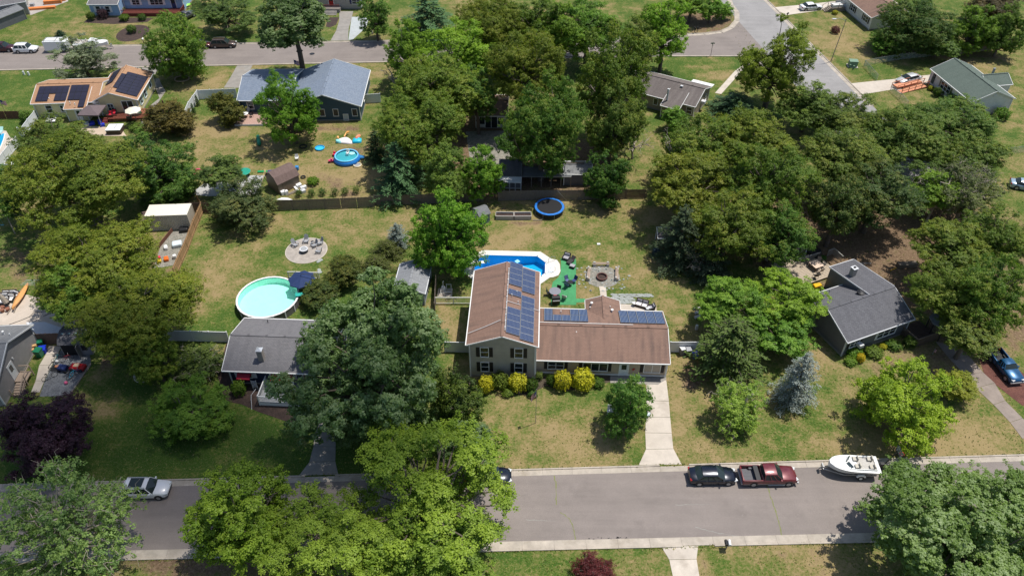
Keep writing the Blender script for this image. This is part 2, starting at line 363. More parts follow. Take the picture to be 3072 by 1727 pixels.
# front lawn
blob(O(1400, 1100), 10, 4, .78); blob(O(1400, 1020), 9, 4.5, .42); blob(O(1300, 1110), 4, 3, .85, .05); blob(O(1580, 1110), 4, 4, .6); blob(O(1230, 1180), 3, 1, .5)
blob(O(1740, 960), 4, 4, .75, .1); blob(S('C2', 1800, 900), 2.4, 2.5, .8, .62); blob(O(1750, 1080), 4, 4, .6); blob(O(1900, 1100), 9, 5, .6); blob(O(2080, 1100), 10, 5, .5); blob(S('D2', 720, 940), 1, 7, 1, .5); blob(O(2130, 980), 6, 5, .68, .05); blob(O(2420, 1110), 12, 4, .78); blob(S('D2', 400, 1200), 6, 3, .35)
blob(O(1990, 890), 5, 3, .7, .1); blob(S('D2', 1750, 720), 5, 5, .5, .6); blob(O(2470, 900), 5, 5, .6, .5); blob(S('D2', 2450, 400), 6, 5, .8, .55); blob(S('D3', 440, 380), 5, 1, .7, .5)
blob(S('C3', 1400, 290), 2.5, 2, .35)
# south verge
blob(O(1450, 1420), 9, 4, .25); blob(O(1880, 1430), 8, 4, .55, .1); blob(O(2020, 1430), 5, 4, .75, .4); blob(O(520, 1430), 10, 2, .7, .45); blob(O(500, 1405), 6, 1.5, .8, .7)
# wooded yards
blob(O(1230, 370), 9, 16, .6, .75); blob(O(1450, 420), 13, 10, .6, .7); blob(O(2200, 580), 20, 10, .6, .8); blob(O(2050, 600), 10, 5, .75, .65); blob(O(2330, 700), 12, 8, .6, .7); blob(S('D1', 260, 1170), 3, 2, .85, .9); blob(O(1700, 640), 6, 5, .6, .5)
blob(S('C1', 1250, 200), 4, 9, .35, .1); blob(O(1620, 300), 8, 8, .45); blob(O(200, 640), 16, 10, .5, .5); blob(O(330, 760), 10, 6, .6, .6); blob(S('C0', 500, 250), 6, 8, .8, .6)
# top
blob(O(100, 90), 20, 8, .4); blob(S('A0', 700, 310), 4, 3, .8, .3); blob(O(330, 95), 15, 6, .45); blob(O(620, 80), 14, 10, .3); blob(O(800, 170), 10, 2, .5, .2); blob(O(520, 200), 5, 6, .5); blob(S('A0', 2130, 760), 1.6, 5, .8, .1); blob(S('A0', 1950, 400), 1, 1)
blob(S('C0', 1950, 200), 7, 8, .85, .66); blob(S('C0', 1900, 640), 12, 7, .22); blob(S('C0', 1840, 650), 3, 1, .7, .1); blob(S('C0', 2050, 730), 4, 1.5, .85, .25)
blob(S('D0', 560, 300), 14, 14, .5); blob(S('D0', 750, 420), 6, 5, .78, .1); blob(S('D0', 1300, 640), 8, 4, .12); blob(S('D0', 900, 700), 6, 6, .35); blob(S('D0', 1100, 520), 6, 4, .75, .3); blob(S('D0', 2350, 700), 12, 12, .62, .05); blob(S('D0', 2450, 1280), 10, 8, .6); blob(O(2560, 340), 10, 8, .45); blob(S('D0', 1600, 930), 5, 4, .6)
blob(S('D0', 1350, 450), 8, 4, .6, .55); blob(S('D0', 2000, 550), 12, 3, .6, .5)

POOL = [Z1(360, 350), Z1(600, 205), Z1(1870, 235), Z1(2075, 390), Z1(2085, 430), Z1(2060, 660), Z1(1965, 725), Z1(1800, 830), Z1(800, 900), Z1(330, 630)]
def ring_sheet(mb, outer, inner, z, mi=0):
    """deck surface between an outer outline and an inner hole"""
    bm = bmesh.new(); vo = [bm.verts.new((*p, z)) for p in outer]; vi = [bm.verts.new((*p, z)) for p in inner]
    es = [bm.edges.new((vs[i], vs[(i + 1) % len(vs)])) for vs in (vo, vi) for i in range(len(vs))]
    bmesh.ops.triangle_fill(bm, edges=es, use_beauty=True, normal=(0, 0, 1)); bm.verts.ensure_lookup_table()
    idx = {v: i for i, v in enumerate(bm.verts)}
    mb.add([v.co[:] for v in bm.verts], [[idx[v] for v in (f.verts if f.normal.z > 0 else reversed(f.verts))] for f in bm.faces], mi); bm.free()
WORN = [(S('D2', 600, 650), S('D2', 1000, 1160), .8, 1., .4), (S('C2', 1600, 680), S('C3', 1640, 200), .7, .85, .3), (S('C3', 1760, 330), S('D3', 560, 320), .5, .6, .3), (S('C3', -60, 420), S('C3', 1250, 395), .4, .9, .15), (S('B2', 1800, 230), S('B2', 1930, 560), .9, .95, .2), (S('C1', 60, 790), S('C1', 320, 800), .5, 1, .6),
 (S('B1', 180, 640), S('B1', 1200, 600), .5, .2, 0), (S('C1', 0, 600), S('C1', 1300, 570), .6, .9, .3), (S('A2', 1880, 440), S('A2', 2230, 440), .6, .2, 0), (S('B1', 640, 330), S('B1', 1000, 560), 1.6, .9, .5), (S('A0', 1880, 1240), S('B0', 300, 1340), 2.2, .85, .35), (S('B0', 620, 1240), S('B0', 1010, 1240), 1.0, .9, .6), (S('D2', 1150, 870), S('D2', 1500, 690), 1.6, .8, .5), (S('C3', 1880, 1300), S('C3', 1960, 1500), .6, .95, .5), (S('D0', 890, 790), S('D0', 500, 350), .8, .8, .2)]
def build_ground():
    x0, x1, y0, y1, st = -135, 135, 26, 190, 1.0
    nx, ny = int((x1 - x0) / st) + 1, int((y1 - y0) / st) + 1
    X, Y = np.meshgrid(np.linspace(x0, x1, nx), np.linspace(y0, y1, ny))
    dry = np.full(X.shape, .33); dirt = np.full(X.shape, .12)
    for (a, b, wd, d, k) in WORN:
        vx, vy = b[0] - a[0], b[1] - a[1]; tt = np.clip(((X - a[0]) * vx + (Y - a[1]) * vy) / (vx * vx + vy * vy), 0, 1); DRY.append((a[0] + vx * tt, a[1] + vy * tt, wd, wd, d, k))
    for (px, py, rx, ry, d, k) in DRY:
        g = np.exp(-(((X - px) / rx) ** 2 + ((Y - py) / ry) ** 2) ** 1.5 * .7)
        if d is not None: dry = dry * (1 - g) + d * g
        if k is not None: dirt = dirt * (1 - g) + k * g
    V = np.stack([X.ravel(), Y.ravel(), np.zeros(X.size)], 1)
    i = np.arange(nx * ny).reshape(ny, nx)
    F = np.stack([i[:-1, :-1].ravel(), i[:-1, 1:].ravel(), i[1:, 1:].ravel(), i[1:, :-1].ravel()], 1)
    qx = [p[0] for p in POOL]; qy = [p[1] for p in POOL]; bx0, bx1, by0, by1 = math.floor(min(qx)), math.ceil(max(qx)), math.floor(min(qy)), math.ceil(max(qy))   # dug out for the pool
    mx, my = V[F][:, :, 0].mean(1), V[F][:, :, 1].mean(1); F = F[~((mx > bx0) & (mx < bx1) & (my > by0) & (my < by1))]
    hm = MB(); ring_sheet(hm, [(bx0, by0), (bx1, by0), (bx1, by1), (bx0, by1)], POOL, 0.); HV = np.array(hm.v); hole = [[len(V) + 8 + k for k in f] for f in hm.f]
    nb = len(V); far = 3000.
    ring = np.array([(-far, -far, 0), (far, -far, 0), (far, far, 0), (-far, far, 0), (x0, y0, 0), (x1, y0, 0), (x1, y1, 0), (x0, y1, 0)], float)
    V = np.vstack([V, ring]); r = nb
    F = np.vstack([F, [[r, r + 1, r + 5, r + 4], [r + 1, r + 2, r + 6, r + 5], [r + 2, r + 3, r + 7, r + 6], [r + 3, r, r + 4, r + 7]]])
    V = np.vstack([V, HV]); me = bpy.data.meshes.new('ground'); me.from_pydata(V.tolist(), [], F.tolist() + hole)
    a = me.color_attributes.new('yard', 'FLOAT_COLOR', 'POINT')
    c = np.zeros((len(V), 4)); c[:nb, 0] = np.clip(dry.ravel(), 0, 1); c[:nb, 1] = np.clip(dirt.ravel(), 0, 1); c[nb:, 0] = .42; c[nb:, 1] = .12; c[:, 3] = 1
    a.data.foreach_set('color', c.ravel()); me.materials.append(lawn_mat())
    o = bpy.data.objects.new('ground', me); COL.objects.link(o); o['kind'] = 'structure'
build_ground()
ASPH = asphalt('road_asphalt', (.220, .188, .170)); ASPH2 = asphalt('side_road_asphalt', (.27, .26, .255))
CONC = concrete('pale_concrete', (.52, .46, .39)); CONCG = concrete('kerb_concrete', (.41, .36, .30), .28, (.17, .13, .08)); CONCO = concrete('old_grey_concrete', (.27, .25, .225), .2)
EXCL = []
def struct(name, mb, mat, **k): o = mb.build(name, mat, **k); o['kind'] = 'structure'; return o
def sheet(name, pts, z, mat):
    EXCL.append(pts); return struct(name, MB().prism(pts, z - .3 if False else 0.001, z), mat)
def line_pt(a, b, t): return (a[0] + (b[0] - a[0]) * t, a[1] + (b[1] - a[1]) * t)
def ext(a, b, x):  # point of the line a-b at world x
    t = (x - a[0]) / (b[0] - a[0]); return line_pt(a, b, t)
def off(a, b, d):  # line moved d to its left
    L = dist(a, b); nx, ny = -(b[1] - a[1]) / L, (b[0] - a[0]) / L
    return (a[0] + nx * d, a[1] + ny * d), (b[0] + nx * d, b[1] + ny * d)
# near street: north kerb line and south kerb line
n0, n1 = P(300, 1448), P(2900, 1371.5); s0, s1 = P(200, 1680), P(2300, 1630)
NLINE, SLINE, FARROAD = (ext(n0, n1, -60), ext(n0, n1, 60)), (ext(s0, s1, -50), ext(s0, s1, 50)), None
nA, nB = ext(n0, n1, -125), ext(n0, n1, 125); sA, sB = ext(s0, s1, -125), ext(s0, s1, 125)
EXCL.append([sA, sB, nB, nA]); struct('street', MB().prism([sA, sB, nB, nA], .001, .012), ASPH)
def kerb_run(a, b, side, name='kerb', gw=.75, piece=3.05, skip=()):
    """gutter slabs with joints, and a raised kerb stone behind them; side=+1 kerb lies to the left of a->b"""
    L = dist(a, b); th = ang(a, b); root = bpy.data.objects.new(name, None); COL.objects.link(root); root['kind'] = 'structure'
    root.location = (*a, 0); root.rotation_euler.z = th
    gm = MB().box(0.012, -gw * side if side > 0 else 0, .004, piece - .012, 0 if side > 0 else gw, .024).mesh('gutter_slab', CONCG)
    km = MB().box(0.012, 0 if side > 0 else -.16, 0, piece - .012, .16 if side > 0 else 0, .11).mesh('kerb_stone', CONCG)
    k = 0; x = 0
    while x < L:
        wx = a[0] + math.cos(th) * x
        put('gutter_slab', gm, root, (x, 0, random.uniform(-.002, .004)))
        if not any(p < wx < q for p, q in skip): put('kerb_stone', km, root, (x, 0, 0))
        x += piece
    return root
random.seed(5)
kerb_run(ext(n0, n1, -70), ext(n0, n1, 75), 1, 'kerb', .66, 3.05, [(P(1915, 1400)[0], P(2045, 1400)[0]), (P(890, 1400)[0], P(1000, 1400)[0])])
kerb_run(ext(s0, s1, -60), ext(s0, s1, 62), -1, 'kerb', .88, 3.05, [(P(1980, 1640)[0] - .6, P(2095, 1640)[0])])
# far street
f0, f1 = P(0, 143.5), P(1150, 123); g0, g1 = P(0, 211.5), P(1150, 187)
fe = S('C0', 1700, 342); ge_ = S('C0', 1560, 545)
struct('far_street', MB().prism([ext(g0, g1, -125), g1, ge_, S('C0', 2270, 548), S('C0', 2600, 700), S('C0', 2560, 200), S('C0', 2205, 60), S('C0', 2205, 200), S('C0', 2150, 270), S('C0', 2060, 315), fe, f1, ext(f0, f1, -125)], .001, .010), ASPH)
FARROAD = [ext(f0, f1, -125), ext(f0, f1, 45), ext(g0, g1, 45), ext(g0, g1, -125)]
kerb_run(ext(f0, f1, -124), f1, 1, 'far_kerb', .35, 6.1); kerb_run(ext(g0, g1, -124), g1, -1, 'far_kerb', .35, 6.1)
kerb_run(S('C0', 1560, 545), S('C0', 2260, 545), -1, 'far_kerb', .35, 3.05)
# side street running down to the right
r0, r1 = S('D0', 283, 193), S('D0', 890, 800)
th = ang(r0, r1); L = dist(r0, r1)
ra = line_pt(r0, r1, -.9); rb = line_pt(r0, r1, 2.2); la, lb = off(ra, rb, -10.3)
EXCL.append([la, lb, rb, ra]); struct('side_street', MB().prism([la, lb, rb, ra], .001, .016), ASPH2)
kerb_run(line_pt(r0, r1, -.62), line_pt(r0, r1, 1.3), 1, 'side_kerb', .8, 3.05)
# rounded corner of the sandy island
isl = [S('C0', x, y) for x, y in ((1740, 330), (1900, 325), (2060, 305), (2150, 265), (2205, 200), (2205, 120), (2150, 50), (2110, -60))]
for i in range(len(isl) - 1): kerb_run(isl[i], isl[i + 1], 1, 'corner_kerb', .9, dist(isl[i], isl[i + 1]) + .01)
# cracks with weeds across the near street, tar patches
def crack(pts, wd, mat, name):
    mb = MB(); random.seed(len(pts)); q = []
    for i in range(len(pts) - 1):
        for k in range(7):
            t = k / 7; x, y = line_pt(pts[i], pts[i + 1], t); q.append((x + random.uniform(-.06, .06), y + random.uniform(-.05, .05)))
    q.append(pts[-1]); l = []; r = []
    for i, p in enumerate(q):
        a = q[max(i - 1, 0)]; b = q[min(i + 1, len(q) - 1)]; t = ang(a, b) + math.pi / 2; wv = wd * random.uniform(.3, 1.2)
        l.append((p[0] + math.cos(t) * wv, p[1] + math.sin(t) * wv)); r.append((p[0] - math.cos(t) * wv, p[1] - math.sin(t) * wv))
    for i in range(len(q) - 1): mb.poly([(*r[i], .0165), (*r[i + 1], .0165), (*l[i + 1], .0165), (*l[i], .0165)])
    return struct(name, mb, mat)
WEED = paint('weed_in_crack', (.17, .19, .06), .95, .4, 6); TAR = paint('tar_spot', (.05, .045, .045), .8, .3)
crack([S('C3', 460, 480), S('C3', 475, 560), S('C3', 478, 760)], .05, WEED, 'road_crack'); crack([S('C3', 520, 830), S('C3', 600, 890), S('C3', 640, 970), S('C3', 665, 1130)], .05, WEED, 'road_crack')
crack([S('D3', 85, 550), S('D3', 130, 690), S('D3', 190, 870), S('D3', 235, 1060)], .06, WEED, 'road_crack')
PALE = paint('worn_asphalt', (.25, .235, .215), .9, .2, 3)
crack([S('C3', 1820, 975), S('C3', 2050, 1035), S('C3', 2250, 1065)], .05, PALE, 'road_scar'); crack([S('C3', 180, 905), S('C3', 480, 915)], .04, PALE, 'road_scar'); crack([S('C3', 1620, 762), S('C3', 1980, 752)], .035, PALE, 'road_scar')
mb = MB()
for i in range(34):
    x, y = S('C3', random.uniform(780, 1210), random.uniform(1070, 1115)); r = random.uniform(.04, .11)
    mb.poly([(x + r * math.cos(a), y + r * .8 * math.sin(a), .0168) for a in np.linspace(0, 6.28, 7)[:-1]])
struct('road_spots', mb, TAR)['kind'] = 'stuff'
# driveways and walks: separate slabs with joints
def slabs(name, left, right, mat, z=.03, gap=.02, piece='concrete_slab'):
    """left/right: matching lists of edge points; one slab between successive pairs"""
    root = bpy.data.objects.new(name, None); COL.objects.link(root); root['kind'] = 'structure'; EXCL.append(list(left) + list(right)[::-1])
    for i in range(len(left) - 1):
        a, b, c, d = left[i], right[i], right[i + 1], left[i + 1]
        g = gap / max(dist(a, d), .1)
        q = [line_pt(a, d, g), line_pt(b, c, g), line_pt(b, c, 1 - g), line_pt(a, d, 1 - g)]
        MB().prism(q, .001, z + random.uniform(-.003, .003)).build(piece, mat, root)
    return root
c2 = lambda x, y: S('C2', x, y); c3 = lambda x, y: S('C3', x, y)
slabs('driveway', [c3(1275, 378), c3(1345, 226), c3(1338, 66), c2(1345, 1290), c2(1350, 1130), c2(1350, 975)], [c3(1690, 372), c3(1608, 220), c3(1592, 70), c2(1578, 1290), c2(1565, 1135), c2(1540, 930)], CONC)
sheet('porch_slab', [c2(1000, 960), c2(1460, 978), c2(1540, 925), c2(1540, 905), c2(1000, 890)], .035, CONCO)
slabs('driveway', [c3(1490, 1160), c3(1570, 1290), c3(1610, 1480), c3(1640, 1700)], [c3(1848, 1155), c3(1832, 1284), c3(1865, 1480), c3(1890, 1700)], CONC)
b3 = lambda x, y: S('B3', x, y)
slabs('driveway', [b3(440, 480), b3(540, 350), b3(580, 200), b3(600, 60), b3(600, -90)], [b3(820, 470), b3(790, 340), b3(795, 200), b3(790, 60), b3(785, -90)], CONCO)
b0 = lambda x, y: S('B0', x, y); a0 = lambda x, y: S('A0', x, y)
slabs('driveway', [b0(745, 395), b0(800, 300), b0(830, 200), b0(830, 112)], [b0(915, 392), b0(920, 280), b0(945, 190), b0(965, 112)], CONCO)
slabs('driveway', [b0(918, 390), b0(950, 165)], [b0(960, 385), b0(1118, 165)], concrete('bluish_concrete', (.40, .43, .43)), .034)
sheet('driveway_apron', [b0(960, 385), b0(1090, 265), b0(1118, 165), b0(950, 166)], .031, concrete('bluish_concrete', (.40, .43, .43)))
sheet('mulch_bed', [b0(720, 170), b0(828, 170), b0(800, 240), b0(740, 268), b0(700, 260)], .02, gravel('mulch', (.035, .022, .018), (.08, .05, .04)))
slabs('driveway', [a0(2160, 850), a0(2230, 740), a0(2290, 632)], [a0(2330, 850), a0(2380, 740), a0(2440, 630)], CONCO)
slabs('driveway', [a0(1370, 650), a0(1370, 720)], [a0(1540, 650), a0(1500, 720)], CONCO)
d0 = lambda x, y: S('D0', x, y)
slabs('driveway', [d0(150, 75), d0(400, 52), d0(820, 8)], [d0(275, 150), d0(660, 95), d0(860, 70)], CONC)
slabs('driveway', [d0(895, 808), d0(1320, 765), d0(1700, 720)], [d0(1010, 915), d0(1400, 850), d0(1720, 790)], CONC)
sheet('ramp_landing', [d0(1320, 862), d0(1380, 850), d0(1420, 900), d0(1380, 905)], .04, CONC)
slabs('walk', [S('C0', 2390, 550), S('C0', 2200, 690), S('C0', 2010, 900)], [S('C0', 2440, 560), S('C0', 2260, 700), S('C0', 2070, 910)], CONC)
a2 = lambda x, y: S('A2', x, y)
slabs('driveway', [a2(470, 598), a2(440, 690), a2(380, 790), a2(345, 940), a2(300, 1050)], [a2(590, 608), a2(560, 680), a2(500, 790), a2(430, 940), a2(380, 1050)], CONC)
sheet('gravel_yard', [a2(590, 640), a2(560, 690), a2(500, 800), a2(430, 950), a2(380, 1090), a2(670, 1085), a2(880, 790), a2(860, 620)], .02, gravel('grey_gravel', (.10, .105, .115), (.25, .26, .27)))
sheet('pool_terrace', [a2(0, 400), a2(330, 402), a2(720, 495), a2(720, 380), a2(700, 220), a2(620, 160), a2(330, 130), a2(270, 110), a2(-100, 110), a2(-160, 400)], .02, concrete('beige_terrace', (.50, .43, .36)))
sheet('tarp', [a2(250, 378), a2(430, 372), a2(720, 470), a2(720, 496), a2(355, 498)], .05, paint('grey_white_sheet', (.55, .57, .6), .7, .1))
edg = MB()
for i in range(9):
    a = line_pt(a2(672, 1085), a2(880, 775), i / 9); b = line_pt(a2(672, 1085), a2(880, 775), (i + .93) / 9)
    edg.bc((a[0] + b[0]) / 2, (a[1] + b[1]) / 2, .07, dist(a, b), .14, .14, ang(a, b))
tag(edg.build('edging_timber', WOOD), 'row of grey timbers edging the gravel yard', 'edging')
MULCH = gravel('mulch', (.035, .022, .018), (.08, .05, .04))
sheet('mulch_bed', [a2(2150, 850), a2(2120, 1010), a2(2200, 1140), a2(2330, 1165), a2(2500, 1240), S('B2', 200, 1290), S('B2', 430, 1370), S('B2', 440, 1150), S('B2', 0, 860)], .02, MULCH)
sheet('mulch_bed', [a2(2190, 560), a2(2150, 700), a2(2100, 900), a2(2140, 1000), a2(2200, 700), a2(2230, 560)], .018, MULCH)
sheet('mulch_bed', [a0(805, 220), a0(870, 165), a0(1480, 175), a0(1420, 215), a0(1100, 235)], .02, MULCH)
def disc(name, c, rx, ry, z, mat, n=28): return sheet(name, [(c[0] + rx * math.cos(t), c[1] + ry * math.sin(t)) for t in np.linspace(0, 2 * math.pi, n + 1)[:-1]], z, mat)
disc('mulch_bed', a0(1282, 322), 3.1, 4.0, .02, MULCH)
sheet('mulch_bed', [c2(-40, 1060), c2(190, 1075), c2(380, 990), c2(560, 1040), c2(760, 1010), c2(1000, 950), c2(1000, 890), c2(-60, 900)], .018, gravel('soil', (.05, .035, .025), (.1, .08, .05)))
sheet('red_mulch', [S('D2', 2130, 700), S('D2', 2300, 620), S('D2', 2600, 900), S('D2', 2750, 1150), S('D2', 2560, 1180), S('D2', 2200, 900)], .016, gravel('red_mulch', (.10, .035, .028), (.17, .07, .05)))
d2 = lambda x, y: S('D2', x, y)
slabs('driveway', [d2(1720, 560), d2(1850, 720), d2(1990, 870), d2(2110, 1010), d2(2280, 1170), d2(2440, 1340), d2(2560, 1500)], [d2(1900, 600), d2(2060, 720), d2(2180, 860), d2(2290, 960), d2(2390, 1130), d2(2560, 1300), d2(2700, 1440)], concrete('brown_stained_concrete', (.25, .205, .175), .25))
sheet('back_patio', [d2(900, -200), d2(1100, -200), d2(1100, -190), d2(900, -190)], .01, CONCO)
# main pool terrace with its stamped round, lawn mat, fire-pit ground
POOLD = concrete('pool_deck_concrete', (.68, .65, .60), .06, (.5, .46, .42))
deck = [Z1(0, 400), Z1(350, 210), Z1(545, 95), Z1(1940, 130), Z1(2200, 300), Z1(2340, 330), Z1(2410, 430), Z1(2425, 600), Z1(2370, 700), Z1(2250, 745), Z1(2170, 750), Z1(1960, 895), Z1(1800, 1000), Z1(700, 1100), Z1(345, 830), Z1(0, 560)]
pool = POOL
dk = MB(); n = len(deck)
ring_sheet(dk, deck, pool, .10)
dk.add([(*p, 0) for p in deck] + [(*p, .10) for p in deck], [[i, (i + 1) % n, n + (i + 1) % n, n + i] for i in range(n)])
dk.build('pool_deck', POOLD)['kind'] = 'structure'
pr = thing('swimming_pool', 'in-ground blue pool with cut corners behind the brown two-storey house', 'pool')
k = len(pool); LINER = paint('pool_liner', (.05, .50, .86), .5, .12, .9)
xs_ = [p[0] for p in pool]; dp_ = lambda p: -2.3 + 1.3 * (p[0] - min(xs_)) / (max(xs_) - min(xs_))
pw = MB().add([(*p, dp_(p)) for p in pool] + [(*p, .12) for p in pool], [[(i + 1) % k, i, k + i, k + (i + 1) % k] for i in range(k)]); pw.build('pool_wall', LINER, pr)
MB().poly([(*p, dp_(p)) for p in pool][::-1]).build('pool_floor', LINER, pr); MB().poly([(*p, -.06) for p in pool][::-1]).build('pool_water', clear_water('pool_blue_water', (.40, .86, .93)), pr)
cop = MB()
for i in range(k):
    a, b = pool[i], pool[(i + 1) % k]; cop.bc((a[0] + b[0]) / 2, (a[1] + b[1]) / 2, .115, dist(a, b) + .12, .16, .05, ang(a, b))
cop.build('coping', WHITE, pr)
st = MB()
for i in range(4): a = Z1(2100 + i * 42, 420 + i * 8); b = Z1(2095 + i * 40, 670 - i * 14); st.bc((a[0] + b[0]) / 2, (a[1] + b[1]) / 2, .11 + .02 * i, .5, dist(a, b), .05 + .02 * i, ang(a, b) - math.pi / 2)
st.build('pool_steps', paint('white_fibreglass', (.75, .8, .82), .3, .04), pr)
hr = MB()
for y in (400, 640):
    a, b = Z1(2130, y), Z1(2290, y - 60 if y < 500 else y - 40)
    hr.tube([(*a, .1), (*a, .75), (*line_pt(a, b, .5), .95), (*b, .75), (*b, .1)], .03, 6)
hr.build('hand_rail', METAL, pr)
db = thing('diving_board', 'white diving board over the left end of the blue pool', 'diving board', Z1(230, 450), ang(Z1(120, 450), Z1(430, 445)))
MB().box(-1.6, -.25, .5, 2.1, .25, .56).build('board', WHITE, db); MB().box(-1.4, -.22, .1, -.7, .22, .5).box(-.1, -.2, .1, .1, .2, .5).build('stand', METAL, db)
fl = Z1(1385, 360); tag(MB().bc(fl[0], fl[1], .06, .55, .55, .05, .7).build('pool_float', paint('pale_cyan', (.3, .75, .85))), 'small pale square float on the blue pool water', 'float')
disc('patio_edge', Y1(1275, 830, 0), 2.87, 2.82, .05, CONC, 48)
disc('round_patio', Y1(1275, 830, 0), 2.76, 2.72, .06, concrete('stamped_concrete', (.36, .32, .28), .3, (.5, .45, .4), 1.6), 48)
z2 = Z2
sheet('turf_mat', [z2(300, 250), z2(630, 265), z2(630, 1115), z2(830, 1115), z2(820, 1190), z2(640, 1200), z2(630, 1250), z2(265, 1250), z2(90, 1245), z2(95, 940), z2(130, 760), z2(250, 660), z2(300, 560), z2(310, 400)], .03, paint('green_turf_mat', (.055, .25, .10), .9, .3, 1.2))
GRV = gravel('stone_chips', (.33, .30, .26), (.12, .13, .10), 5)
fc = z2(1195, 640); disc('firepit_ground', fc, 2.3, 2.2, .022, GRV, 36)
root = slabs('walk', [z2(1120, 850), z2(1145, 960), z2(1155, 1080)], [z2(1265, 850), z2(1280, 960), z2(1290, 1080)], CONC, .035)
sheet('patio_slab', [z2(1560, 1230), z2(1830, 1240), z2(2350, 1255), z2(2360, 1400), z2(1560, 1400)], .04, CONC)
# flagstones: each stone its own piece
fs = bpy.data.objects.new('flagstone_path', None); COL.objects.link(fs); fs['kind'] = 'structure'; random.seed(9)
STONE = concrete('grey_flagstone', (.30, .32, .30), .2)
sms = []
for k in range(5):
    pts = [(random.uniform(.85, 1.1) * .27 * math.cos(a), random.uniform(.85, 1.1) * .17 * math.sin(a)) for a in np.linspace(0, 2 * math.pi, 8)[:-1]]
    sms.append(MB().prism(pts, 0, .05).mesh('flagstone', STONE))
for r in range(6):
    for q in range(11):
        if r > 1 and q > 5: continue
        x, y = z2(1400 + q * 82 + (r % 2) * 40 + random.uniform(-12, 12), 1030 + r * 36 + random.uniform(-5, 5))
        put('flagstone', random.choice(sms), fs, (x, y, .01), (0, 0, random.uniform(-.3, .3)), (1.2, 1.1, 1))
for q in range(4):
    x, y = Y1(1960 - q * 90, 1290 + q * 70) if q < 2 else S('B1', 620 + q * 8, 1215 + q * 20); put('flagstone', sms[q], fs, (x, y, .01), (0, 0, q), (1.3, 1.5, 1))
# ================================================================ HOUSES
def slope_slab(mb, a, b, c, d, th=.14, mi=0):
    """roof plane a-b along the eave, d-c along the ridge; UV in metres"""
    a, b, c, d = map(Vector, (a, b, c, d)); u = (b - a).normalized(); v = (d - a) - u * (d - a).dot(u); v.normalize()
    uv = [((p - a).dot(u) + 50, (p - a).dot(v) + 50) for p in (a, b, c, d)]
    nrm = u.cross(v); dn = Vector((0, 0, -th))
    top = [a, b, c, d] if nrm.z > 0 else [d, c, b, a]; uvt = uv if nrm.z > 0 else uv[::-1]
    mb.poly(top, mi, uvt)
    bot = [p + dn for p in top]; mb.poly(bot[::-1], mi, uvt[::-1])
    for i in range(4):
        p, q = top[i], top[(i + 1) % 4]; mb.poly([p + dn, q + dn, q, p], mi, [(0, 0), (1, 0), (1, .1), (0, .1)])
def beam(mb, p, q, w=.08, h=.16, mi=0):
    p, q = Vector(p), Vector(q); d = (q - p).normalized(); s_ = d.cross(Vector((0, 0, 1)))
    if s_.length < 1e-4: s_ = Vector((1, 0, 0))
    s_.normalize(); up = s_.cross(d)
    vs = [e + s_ * (i * w / 2) + up * (j * h / 2) for e in (p, q) for (i, j) in ((-1, -1), (1, -1), (1, 1), (-1, 1))]
    mb.add(vs, [(0, 3, 2, 1), (4, 5, 6, 7), (0, 1, 5, 4), (1, 2, 6, 5), (2, 3, 7, 6), (3, 0, 4, 7)], mi)
